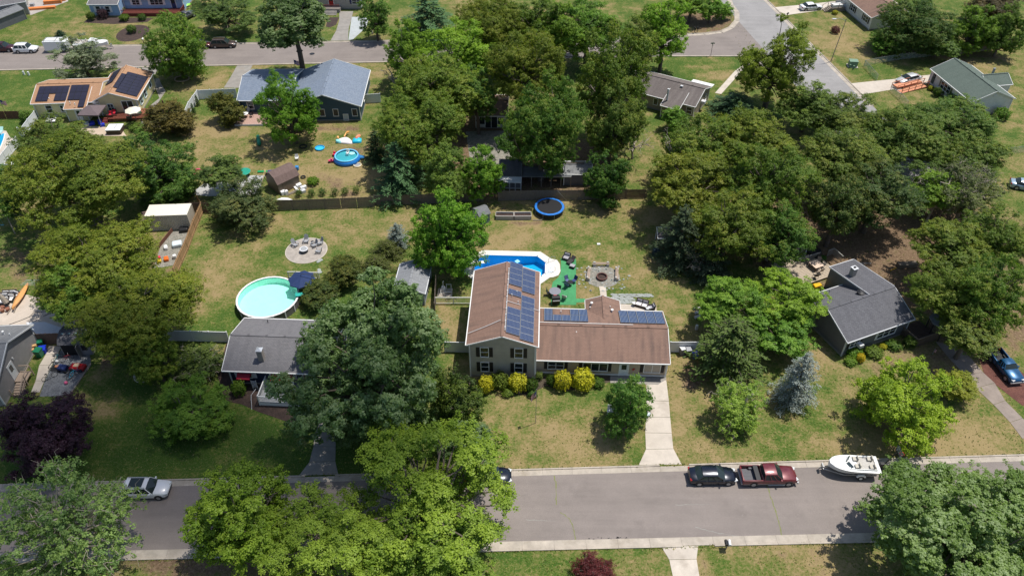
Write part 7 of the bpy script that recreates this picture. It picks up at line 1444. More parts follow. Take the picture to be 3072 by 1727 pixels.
# ramp of the green-roofed house
t = thing('wheelchair_ramp', 'orange-pink timber wheelchair ramp before the green-roofed house', 'ramp', S('D0', 1390, 905), ang(S('D0', 1390, 905), S('D0', 1640, 850))); Lr_ = dist(S('D0', 1390, 905), S('D0', 1640, 850)); RPK = paint('orange_pink_timber', (.58, .25, .14), .75, .15, 3)
mb = MB()
for i in range(int(Lr_ / .3)): f_ = i * .3; mb.add([(f_, 0, f_ * .05 + .05), (f_ + .28, 0, f_ * .05 + .06), (f_ + .28, 1.2, f_ * .05 + .06), (f_, 1.2, f_ * .05 + .05)], [(0, 1, 2, 3)]); mb.box(f_, 0, 0, f_ + .28, .05, f_ * .05 + .04)
mb.build('ramp_board', RPK, t); rl = MB()
for y in (0, 1.2, 2.6): beam(rl, (0, y, .95), (Lr_, y, 1.35), .06, .1); beam(rl, (0, y, .5), (Lr_, y, .9), .04, .08)
for y in (0, 1.2, 2.6):
    for i in range(5): rl.box(Lr_ * i / 4 - .05, y - .04, 0, Lr_ * i / 4 + .05, y + .04, .95 + .4 * i / 4)
rl.build('handrail', RPK, t); MB().box(.2, 1.4, .3, Lr_, 2.6, .55).build('upper_ramp', RPK, t)
# right grey house yard
t = thing('back_deck', 'weathered back deck with grey railing above the grey house', 'deck', Z5(620, 800), ang(Z5(370, 480), Z5(930, 290))); DECKG = paint('bleached_deck', (.40, .33, .25), .85, .2, 3)
o0 = t.location.copy(); mb = MB()
for i in range(26): mb.box(-2.5, -1 + i * .25, .28, 4.6, -.78 + i * .25, .34)
mb.build('deck_board', DECKG, t); rl = MB()
for (a, b) in ((Z5(330, 540), Z5(370, 470)), (Z5(370, 470), Z5(930, 300)), (Z5(1120, 260), Z5(1250, 200)), (Z5(1250, 200), Z5(1470, 400))):
    a_, b_ = inv(t, a), inv(t, b); beam(rl, (*a_, 1.2), (*b_, 1.2), .1, .08); n_ = int(dist(a_, b_) / .16)
    for i in range(n_): x, y = line_pt(a_, b_, i / n_); rl.bc(x, y, .7, .05, .05, 1.0)
rl.build('railing', paint('greyed_rail', (.30, .30, .28), .8, .15), t)
t = thing('patio_table', 'square pinkish-cream table on the weathered deck', 'table', (*Z5(830, 560), .34), R_(25)); MB().box(-.7, -.7, .68, .7, .7, .73).build('tabletop', paint('cream_pink_top', (.60, .46, .36), .6), t); MB().box(-.6, -.6, 0, -.52, -.52, .68).box(.52, -.6, 0, .6, -.52, .68).box(.52, .52, 0, .6, .6, .68).box(-.6, .52, 0, -.52, .6, .68).build('leg', DKWOOD, t)
for (x, y, r, l) in ((650, 430, 30, 'beige chair behind the cream table on the weathered deck'), (900, 470, -20, 'beige chair right of the cream table'), (940, 680, 200, 'beige chair in front of the cream table'), (830, 800, 190, 'dark cushioned chair at the front of the weathered deck')): sling_chair(l, (*Z5(x, y), .34), R_(r), paint('beige_sling', (.34, .28, .22)) if 'beige' in l else BLACK, 'chairs on the weathered deck')
lump('bright yellow toy table at the foot of the weathered deck', 'table', 'toy_table', Z5(900, 985), (1.1, .9, .45), paint('bright_yellow', (.8, .42, .01), .4), .2)
t = thing('black_grill', 'black dome grill cover beside the weathered deck', 'grill', Z5(790, 220)); MB().lathe([(.9, 0), (1.1, .6), (.9, 1.0), (.3, 1.2), (0, 1.2)], 14).build('cover', BLACK, t); MB().tube([(-1.3, -.5, .1), (-1.0, .3, 1.2)], .08, 6).build('pole', GRY_W, t)
t = thing('planter_box', 'dark planter box in the leaf litter under the oaks', 'planter', S('D1', 1440, 1215), R_(5)); MB().box(-1.3, -.4, 0, 1.3, .4, .5).build('side_board', PKT, t)
tag(MB().tube([(*S('D1', 1280, 1265), .1), (*S('D1', 1340, 1240), .15)], .05, 5).build('yellow_pole', paint('bright_yellow', (.8, .42, .01))), 'short yellow pole lying behind the grey house', 'pole')
t = thing('gazebo', 'octagonal grey-roofed gazebo beside the grey house porch', 'gazebo', S('D2', 1745, 480)); cp = MB(); n = 8; pts = [(1.75 * math.cos(a), 1.6 * math.sin(a), 2.3) for a in np.linspace(.39, .39 + 2 * math.pi, n + 1)[:-1]]
for i in range(n): cp.poly([pts[i], pts[(i + 1) % n], (0, 0, 2.75)]); cp.poly([(pts[i][0], pts[i][1], 2.1), (pts[(i + 1) % n][0], pts[(i + 1) % n][1], 2.1), pts[(i + 1) % n], pts[i]])
cp.build('roof', paint('grey_gazebo_roof', (.17, .185, .21), .6), t)
for p in pts: MB().box(p[0] * .92 - .05, p[1] * .92 - .05, 0, p[0] * .92 + .05, p[1] * .92 + .05, 2.2).build('post', BLACK, t)
t = thing('porch_deck', 'brown shaded porch deck with railings at the front of the grey house', 'deck', S('D2', 1570, 600), R_(23)); mb = MB()
for i in range(12): mb.box(-.9, .1 + i * .25, .5, 2.6, .32 + i * .25, .56)
mb.build('deck_board', paint('dark_brown_deck', (.07, .045, .035), .8, .3, 3), t); rl = MB()
for (a, b) in (((-.9, 0), (2.6, 0)), ((2.6, 0), (2.6, 2.2)), ((-.9, 0), (-.9, 2.6))):
    beam(rl, (*a, 1.4), (*b, 1.4), .1, .07); n_ = int(dist(a, b) / .16)
    for i in range(n_): x, y = line_pt(a, b, i / n_); rl.bc(x, y, .7, .05, .05, 1.4)
rl.build('railing', paint('brown_grey_rail', (.16, .12, .09), .8), t)
flagpole('small striped garden flag beside the porch deck', S('D2', 1690, 680), 1.0, R_(20), (.7, .5), .6)
# small loose things in the big shaded yard
lump('white disc on the back lawn left of the shaded trees', 'disc', 'white_disc', S('C1', 888, 1005), (.45, .35, .08), WHP_); lump('green plastic turtle sandbox in the shade of the conifer', 'sandbox', 'sandbox', S('C1', 1565, 1140), (1.3, .9, .4), paint('leaf_green', (.10, .35, .12), .45)); lump('dark teal covered object left of the shaded shed', 'cover', 'covered_grill', S('C1', 1440, 1110), (1.1, 1.0, 1.1), paint('dark_teal_cover', (.012, .03, .045), .7))
lump('white pool float drum behind the oak right of the conifer', 'drum', 'white_drum', S('C1', 1660, 435, 0), (.9, .7, .7), WHP_)
for i, (x, y) in enumerate(((1835, 250), (1850, 290), (1845, 330))): lump('%s cinder block stack piece right of the back lawn' % ('upper', 'middle', 'lower')[i], 'block', 'cinder_block', S('C2', x, y), (.9, .4, .3), BLK, .2 * i, 'blocks right of the back lawn', .05)
lump('pale garden statue right of the solar roof on the lawn edge', 'statue', 'garden_statue', S('C2', 1830, 445), (.35, .3, .8), GRY_W)
for (x, y, l) in ((1375, 20, 'brown shaded log pile under the oaks'),): pass
# ================================================================ VEGETATION
BARK = paint('grey_brown_bark', (.12, .095, .075), .9, .3, 5, bmp=.4); BARKP = paint('pale_bark', (.34, .29, .24), .85, .25, 5)
LM = {'oak': leaf_mat('oak_leaf', (.27, .20, .035), .32, trans=.28), 'maple': leaf_mat('maple_leaf', (.26, .33, .04), .35, trans=.30), 'silver': leaf_mat('silver_maple_leaf', (.30, .37, .20), .55, (2.2, 2.0, 2.4), .3, .45),
      'needle': leaf_mat('needle', (.06, .10, .045), .25, (1, 1, 1), .12, .6), 'blue': leaf_mat('blue_spruce_needle', (.26, .33, .34), .5, (1, 1, 1), .1, .6), 'purple': leaf_mat('purple_leaf', (.055, .022, .035), .4, (1.3, 1.2, 1.3), .2, .45), 'yellow': leaf_mat('golden_leaf', (.52, .46, .02), .6, (1.1, 1.1, 1.1), .3)}
def leaf_mesh(name, C, Nn, size, tint, mat, aspect=.72, rng=None, elong=None):
    """one folded leaf spray per point: C centres, Nn normals"""
    n = len(C); r = rng.normal(size=(n, 3)) if elong is None else elong + rng.normal(size=(n, 3)) * .25
    T = r - (r * Nn).sum(1, keepdims=True) * Nn; T /= np.linalg.norm(T, axis=1, keepdims=True) + 1e-9; B = np.cross(Nn, T)
    s_ = (size * rng.uniform(.65, 1.3, n))[:, None]
    V = np.stack([C - T * s_ * .5, C - B * s_ * aspect * .5 - Nn * s_ * .12, C + T * s_ * .5, C + B * s_ * aspect * .5 - Nn * s_ * .12], 1).reshape(-1, 3)
    i = np.arange(n) * 4; F = np.stack([i, i + 1, i + 2, i, i + 2, i + 3], 1).reshape(-1)
    me = bpy.data.meshes.new(name); me.vertices.add(len(V)); me.vertices.foreach_set('co', V.ravel()); m = len(F) // 3
    me.loops.add(len(F)); me.polygons.add(m); me.polygons.foreach_set('loop_start', np.arange(0, len(F), 3)); me.polygons.foreach_set('loop_total', np.full(m, 3)); me.loops.foreach_set('vertex_index', F); me.update(calc_edges=True)
    a = me.color_attributes.new('tint', 'BYTE_COLOR', 'POINT'); c = np.ones((len(V), 4)); c[:, 0] = np.repeat(tint[0], 4); c[:, 1] = np.repeat(tint[1], 4); c[:, 2] = 0
    a.data.foreach_set('color', np.clip(c, 0, 1).ravel()); me.materials.append(mat); return me
def unit(a): return a / (np.linalg.norm(a, axis=-1, keepdims=True) + 1e-9)
def limb(mb, p0, p1, r0, r1, rng, bend=.12, n=4, sides=5):
    p0, p1 = np.array(p0, float), np.array(p1, float); L_ = np.linalg.norm(p1 - p0); q = []; 
    off_ = rng.normal(size=(n + 1, 3)) * L_ * bend * .5; off_[0] = off_[-1] = 0
    for k in range(n + 1): f_ = k / n; q.append(tuple(p0 + (p1 - p0) * f_ + off_[k] + np.array([0, 0, -L_ * bend * .6 * 4 * f_ * (1 - f_) * .5])))
    mb.tube(q, [r0 + (r1 - r0) * k / n for k in range(n + 1)], sides, 0, False)
PROTO = {}
def broad(kind, R, Rz, seed, leaf=.27, dens=1.0, lobes=.25, clump=.30, mat='oak', trunk=2.0, bark=None, open_=0., bare=0, tight=1.):
    """broadleaf tree: boughs placed through the crown, tufts on each bough, leaves on each tuft. origin = ground"""
    rng = np.random.default_rng(seed); zc = trunk + Rz * .92; Cb = []; nl_ = 5 + int(R > 3) * 2 + int(R > 6) * 2 + int(tight > 1) * 4
    # several leaders, each a head of its own with its own height; boughs sit on the heads
    heads = [(0, 0, Rz * .12, R * .62, Rz * rng.uniform(.82, .98))]
    for k in range(nl_): a = 6.283 * k / nl_ + rng.normal() * .3; q = R * rng.uniform(.42, .68); heads.append((q * math.cos(a), q * math.sin(a), Rz * rng.uniform(-.48, .22) * (1 + lobes), R * rng.uniform(.30, .50) * tight, Rz * rng.uniform(.34, .66) * tight))
    for (hx, hy, hz, hr, hv) in heads:
        nb = int(9 + 16 * (hr / (R * clump * 1.4)) ** 1.3); v = unit(rng.normal(size=(nb * 4, 3)) + [hx / R * .6, hy / R * .6, .15]); kp = []
        for w2 in v:
            if all(np.dot(w2, x2) < .72 for x2 in kp): kp.append(w2)
            if len(kp) >= nb: break
        p = np.array(kp) * rng.uniform(.7, 1.12, (len(kp), 1)) * [hr, hr, hv] + [hx, hy, hz + zc]; Cb.append(p[p[:, 2] > trunk * .55])
    Cb = np.vstack(Cb); ins = np.zeros(len(Cb), int)
    for (hx, hy, hz, hr, hv) in heads: ins += ((((Cb - [hx, hy, hz + zc]) / [hr, hr, hv]) ** 2).sum(1) < .5)
    Cb = Cb[(ins < 1) & (rng.uniform(size=len(Cb)) > .07)]
    core = unit(rng.normal(size=(8, 3))) * rng.uniform(.1, .4, (8, 1)) * [R, R, Rz] + [0, 0, zc]; nk = len(Cb); Cb = np.vstack([Cb, core]); rb = R * clump * .80 * rng.uniform(.5, 1.25, len(Cb)); rb[nk:] *= 1.3
    bt = rng.uniform(0, 1, len(Cb))
    # tufts on every bough
    pts = []; cen = []; tb = []
    for c, r, b in zip(Cb, rb, bt):
        nt_ = max(6, int(50 * (r / 1.2) ** 1.7)); u = unit(rng.normal(size=(nt_, 3)) + [0, 0, .35]); q = c + u * r * [1, 1, .74] * np.clip(rng.normal(.86, .3, (nt_, 1)), .25, 1.55); pts.append(q); cen.append(np.repeat([c], nt_, 0)); tb.append(np.full(nt_, b))
    pts = np.vstack(pts); cen = np.vstack(cen); tb = np.concatenate(tb)
    if open_: k = rng.uniform(size=len(pts)) > open_; pts, cen, tb = pts[k], cen[k], tb[k]
    out = unit(pts - cen); cr = unit((pts - [0, 0, zc]) / [R, R, Rz]); nl = max(4, int(22 * dens)); ts = .30 * (R / 4) ** .25
    u = unit(rng.normal(size=(len(pts), nl, 3))); C = pts[:, None, :] + u * ts * rng.uniform(.3, 1.1, (len(pts), nl, 1)) * [1, 1, .65]
    Nn = unit(u * .45 + out[:, None, :] * .5 + cr[:, None, :] * .25 + np.array([0, 0, .55]) + rng.normal(size=C.shape) * .42)
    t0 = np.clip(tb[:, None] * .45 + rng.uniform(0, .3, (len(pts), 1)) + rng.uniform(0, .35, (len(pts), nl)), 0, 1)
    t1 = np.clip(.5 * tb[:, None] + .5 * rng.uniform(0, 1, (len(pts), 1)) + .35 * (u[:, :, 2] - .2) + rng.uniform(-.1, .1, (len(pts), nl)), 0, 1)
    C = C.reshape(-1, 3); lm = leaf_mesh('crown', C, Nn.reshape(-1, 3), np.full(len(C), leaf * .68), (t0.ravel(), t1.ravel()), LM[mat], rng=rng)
    mb = MB(); tr = .05 * R + .07; top = zc + Rz * .15
    mb.tube([(0, 0, -.05), (0, 0, .15), (rng.normal() * .1, rng.normal() * .1, trunk * .6), (rng.normal() * .15, rng.normal() * .15, trunk + Rz * .3), (rng.normal() * .3, rng.normal() * .3, top)], [tr * 1.6, tr * 1.1, tr, tr * .75, tr * .3], 8, 0, False)
    for c, r in zip(Cb, rb):
        z0 = trunk + (c[2] - trunk) * .35 if c[2] > trunk else trunk * .9; z0 = min(max(z0, trunk * .8), top)
        limb(mb, (0, 0, z0), c, tr * .34, .025, rng)
        if True:
            for _ in range(2 + int(bare * 3)): e = c + unit(rng.normal(size=3) * (.5 if bare else 1) + [0, 0, .2] + (unit(c - [0, 0, zc]) * .9 if bare else 0)) * r * (rng.uniform(.6, .95) if not bare else rng.uniform(1.0, 1.7)); limb(mb, c, e, .03, .01, rng, .22, 4, 4)
    return lm, mb.mesh('trunk', bark or BARK), R, Rz, trunk
def conifer(R, H, seed, mat='needle', droop=.15, gap=.34, dens=1., base=.06, leaf=.22, power=.85, rag=.25):
    rng = np.random.default_rng(seed); mb = MB(); mb.tube([(0, 0, -.05), (0, 0, H * .5), (0, 0, H * .98)], [.035 * H * .6 + .05, .02 * H * .6 + .04, .015], 7, 0, False)
    C = []; T = []; b1 = []; z = H * base
    while z < H * .98:
        f_ = (z - H * base) / (H * (1 - base)); L0 = R * (1 - f_) ** power + .12; nb = int(5 + 8 * (1 - f_)); a0 = rng.uniform(0, 6.28)
        for k in range(nb):
            a = a0 + 6.283 * k / nb + rng.normal() * .18; L_ = L0 * rng.uniform(1 - rag * 1.3, 1 + rag * .5); zz_ = z + rng.uniform(-.5, .5) * gap
            tip = np.array([math.cos(a) * L_, math.sin(a) * L_, zz_ - droop * L_ + .12 * L_ * f_]); s0 = np.array([0, 0, zz_])
            mb.tube([tuple(s0), tuple(s0 + (tip - s0) * .5 + [0, 0, .06 * L_]), tuple(tip)], [.035, .02, .008], 4, 0, False)
            n = int(26 * L_ / 1.2 * dens) + 6; s_ = rng.uniform(.18, 1.04, n) ** .8; p = s0 + (tip - s0) * s_[:, None] + np.array([0, 0, .24 * L_]) * (s_ * (1 - s_))[:, None]
            wd = .34 * L_ * (1 - s_ * .75) + .05; side = np.array([-math.sin(a), math.cos(a), 0]); p = p + side * (rng.uniform(-1, 1, n) * wd)[:, None] + rng.normal(size=(n, 3)) * .05
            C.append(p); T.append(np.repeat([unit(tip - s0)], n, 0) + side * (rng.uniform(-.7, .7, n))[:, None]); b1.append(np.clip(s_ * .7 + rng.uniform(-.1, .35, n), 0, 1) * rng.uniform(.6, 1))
        z += gap * (1 - .45 * f_)
    C = np.vstack(C); T = np.vstack(T); b1 = np.concatenate(b1); Nn = unit(np.array([0, 0, 1.]) + rng.normal(size=C.shape) * .42 + unit(C * [1, 1, 0]) * .35)
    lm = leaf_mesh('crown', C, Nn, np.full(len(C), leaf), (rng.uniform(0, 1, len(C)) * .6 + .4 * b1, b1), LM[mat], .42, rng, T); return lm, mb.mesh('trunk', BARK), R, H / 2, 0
def shrub(R, Rz, seed, mat='maple', leaf=.14, dens=1., rag=.2):
    rng = np.random.default_rng(seed); n = int(2600 * R * max(R, Rz) * dens); u = unit(rng.normal(size=(n, 3))); u = u[u[:, 2] > -.55]
    lum = .92 + rag * (np.sin(u[:, 0] * 5 + 1) * np.sin(u[:, 1] * 6 + seed) + .5 * np.sin(u[:, 2] * 6 + seed) + .5 * np.sin(u[:, 0] * 13 + u[:, 1] * 11)) ; r_ = rng.uniform(.72, 1.03, len(u)) * lum
    C = u * r_[:, None] * [R, R, Rz] + [0, 0, Rz * .82]; C = C[C[:, 2] > .02]; u = u[:len(C)] if False else unit(C - [0, 0, Rz * .82])
    Nn = unit(u + rng.normal(size=C.shape) * .5 + [0, 0, .3]); lm = leaf_mesh('foliage', C, Nn, np.full(len(C), leaf), (rng.uniform(0, 1, len(C)), rng.uniform(0, 1, len(C)) * .6 + .4 * (u[:, 2] > .2)), LM[mat], rng=rng)
    mb = MB()
    for k in range(7): a = k * .9; mb.tube([(0, 0, 0), (.5 * R * math.cos(a), .5 * R * math.sin(a), Rz * .9)], [.04, .015], 5, 0, False)
    return lm, mb.mesh('stem', BARK), R, Rz, 0
def bare_tree(R, H, seed, n1=9, bark=None, lean=(0, 0)):
    rng = np.random.default_rng(seed); mb = MB(); tp = np.array([lean[0], lean[1], H * .6]); limb(mb, (0, 0, 0), tp, .2, .12, rng, .04, 5, 7)
    for k in range(n1):
        f_ = rng.uniform(.35, 1); s0 = tp * f_; a = rng.uniform(0, 6.28); e = s0 + np.array([math.cos(a) * R * rng.uniform(.5, 1), math.sin(a) * R * rng.uniform(.5, 1), H * rng.uniform(.15, .4)]); limb(mb, s0, e, .09, .035, rng, .18, 5, 5)
        for _ in range(6):
            g_ = rng.uniform(.3, 1); s1 = s0 + (e - s0) * g_; e1 = s1 + unit(rng.normal(size=3) + unit(e - s0) + [0, 0, .2]) * R * rng.uniform(.2, .5); limb(mb, s1, e1, .035, .014, rng, .15, 3, 4)
            for _ in range(2): limb(mb, e1, e1 + unit(rng.normal(size=3) + [0, 0, .3]) * R * .16, .014, .007, rng, .1, 2, 3)
    return mb.mesh('trunk', bark or BARKP)
def proto(key, fn):
    if key not in PROTO: PROTO[key] = fn()
    return PROTO[key]
KINDS = {'dome': [(8.5, 6.6, lambda s: broad('dome', 8.5, 6.6, s, .40, 1.1, .0, .235, 'silver', 2.6, tight=1.3))],  # name -> list of builders at several sizes: (R, Rz)
 'oak': [(7.2, 5.2, lambda s: broad('oak', 7.2, 5.2, s, .29, 1.0, .26, .24, 'oak', 3.2)), (5.2, 4.4, lambda s: broad('oak', 5.2, 4.4, s, .28, 1.0, .26, .27, 'oak', 2.6)), (3.2, 3.0, lambda s: broad('oak', 3.2, 3.0, s, .25, 1.0, .22, .32, 'oak', 1.6))],
 'maple': [(6.0, 5.0, lambda s: broad('maple', 6.0, 5.0, s, .27, 1.15, .16, .23, 'maple', 2.2)), (3.9, 3.8, lambda s: broad('maple', 3.9, 3.8, s, .26, 1.2, .13, .27, 'maple', 1.3)), (2.3, 2.3, lambda s: broad('maple', 2.3, 2.3, s, .22, 1.1, .16, .34, 'maple', .9))],
 'silver': [(8.2, 6.4, lambda s: broad('silver', 8.2, 6.4, s, .40, 1.15, .2, .22, 'silver', 3.0)), (4.6, 4.6, lambda s: broad('silver', 4.6, 4.6, s, .27, 1.0, .24, .26, 'silver', 3.0))],
 'sparse': [(6.4, 4.6, lambda s: broad('sparse', 6.4, 4.6, s, .34, .8, .3, .26, 'maple', 3.0, BARKP, .62, .4)), (3.0, 2.6, lambda s: broad('sparse', 3.0, 2.6, s, .26, .8, .3, .33, 'maple', 1.2, BARKP, .3, .3))],
 'pine': [(4.0, 5.0, lambda s: conifer(4.0, 10., s, 'needle', .1, .75, 1.25, .1, .34, .7, .4))], 'cedar': [(2.0, 2.2, lambda s: conifer(2.0, 4.4, s, 'needle', -.2, .3, 1.0, .02, .22, .6, .35))],
 'spruce': [(2.3, 3.6, lambda s: conifer(2.5, 7.0, s, 'blue', .02, .42, 1.2, .03, .2, .62, .42))],
 'bush': [(1.0, .85, lambda s: shrub(1.0, .85, s, 'maple', .15, 1.0))], 'goldbush': [(1.0, 1.0, lambda s: shrub(1.0, 1.0, s, 'yellow', .14, 1.3, .12))], 'redbush': [(1.0, .85, lambda s: shrub(1.0, .85, s, 'purple', .14, 1.0))],
 'purple': [(5.0, 4.4, lambda s: broad('purple', 5.0, 4.4, s, .27, 1.2, .14, .24, 'purple', 1.6))], 'redmaple': [(2.0, 1.3, lambda s: broad('purple', 2.0, 1.3, s, .16, 1.2, .3, .34, 'purple', .6))]}
def plant(kind, label, cx, cy, wpx, hpx, col, grp, trunk=None, name=None, cat='tree', seed=None, lift=0., var=None):
    """crown centre and extent on the survey sheet (overview scale) -> real size and spot on the ground"""
    X, Y = cx * 1.19255, cy * 1.19255; opts = KINDS[kind]; con = kind in ('pine', 'cedar', 'spruce'); bush_ = kind in ('bush', 'goldbush', 'redbush', 'wisp')
    v = (Y - 863.5) / LENS; dep = TILT + math.atan(v); zc = 3.
    for _ in range(6):
        p = P(X, Y, zc); k = (CAM_H - zc) / (_s + v * _c) ; sc_ = LENS / k * 1.0
        R = wpx * 1.19255 / 2 / sc_ * (1.04 if kind in ('oak', 'maple', 'silver') else 1); hh = hpx * 1.19255 / 2 / sc_ / math.cos(math.atan(v)) ** 0
        if con: Rz = max(.35 * R, (hh - R * math.sin(dep) * .55) / math.cos(dep))
        else: q = (hh ** 2 - (R * math.sin(dep)) ** 2); Rz = math.sqrt(max(q, (.5 * R * math.cos(dep)) ** 2)) / math.cos(dep)
        Rz = min(Rz, 1.25 * R if not con else 3 * R)
        tk = trunk if trunk is not None else (0 if (con or bush_) else (.35 + .32 * R)); zc = (Rz if con else Rz * .82 if bush_ else tk + Rz * .92) + lift
    i = min(range(len(opts)), key=lambda j: abs(math.log(opts[j][0] / R))); Rp, Rzp, fn = opts[i]
    global _tn; _tn += 1; sd = (_tn % 2 if i == 0 and len(opts) > 1 or con else _tn % 2) if seed is None else seed
    cr, tr, Rp, Rzp, tkp = proto((kind, i, sd), lambda: fn(100 + 17 * sd + 5 * i))
    nm = name or {'oak': 'oak_tree', 'maple': 'maple_tree', 'silver': 'silver_maple_tree', 'dome': 'maple_tree', 'sparse': 'thin_tree', 'pine': 'pine_tree', 'cedar': 'cedar_tree', 'spruce': 'spruce_tree', 'purple': 'purple_maple_tree', 'redmaple': 'red_japanese_maple', 'bush': 'shrub', 'goldbush': 'golden_shrub', 'redbush': 'barberry_shrub'}[kind]
    t = thing(nm, label, cat if not bush_ else 'shrub', p, 0, grp); rot = (_tn * 2.399) % 6.283; sx = R / Rp; H0 = tkp + Rzp * .92; sz = zc / (H0 if not (con or bush_) else (Rzp if con else Rzp * .82)); 
    if not (con or bush_): # keep crown height right: scale about ground, then shift trunk only
        szc = Rz / Rzp; zsh = zc - H0 * szc; c_ = put('crown', cr, t, (0, 0, zsh), (0, 0, rot), (sx, sx, szc)); tr_ = put('trunk', tr, t, (0, 0, min(zsh, 0) if zsh < 0 else zsh * 1.0), (0, 0, rot), (sx, sx, szc))
        if zsh > .05: MB().tube([(0, 0, -.02), (0, 0, zsh + .3)], [(.05 * R + .07) * 1.3, (.05 * R + .07) * 1.1], 8).build('trunk_base', BARK, t)
    else:
        c_ = put('crown' if con else 'foliage', cr, t, (0, 0, lift), (0, 0, rot), (sx, sx, sz if not lift else (zc - lift) / (Rzp if con else Rzp * .82))); tr_ = put('trunk' if con else 'stem', tr, t, (0, 0, lift), (0, 0, rot), (sx, sx, sz))
    j1, j2 = math.sin(_tn * 12.9) * .14, math.sin(_tn * 7.3 + 1) * .10
    c_.color = (col[0] * (1 + j1 + j2), col[1] * (1 + j1), col[2] * (1 + j1 - j2), 1); return t
_tn = 0
OK1, OK2, OK3 = (.100, .150, .020), (.074, .145, .022), (.078, .132, .028); MG, MB_, MD = (.115, .21, .02), (.088, .172, .022), (.062, .128, .026); LIM = (.14, .225, .02); YG = (.15, .18, .022); SLV = (.055, .090, .026)
g1_, g2_, g3_, g4_, g5_ = 'tall backyard oaks', 'maples and other leafy trees', 'trees along the top of the neighbourhood', 'conifers', 'street trees in the foreground'
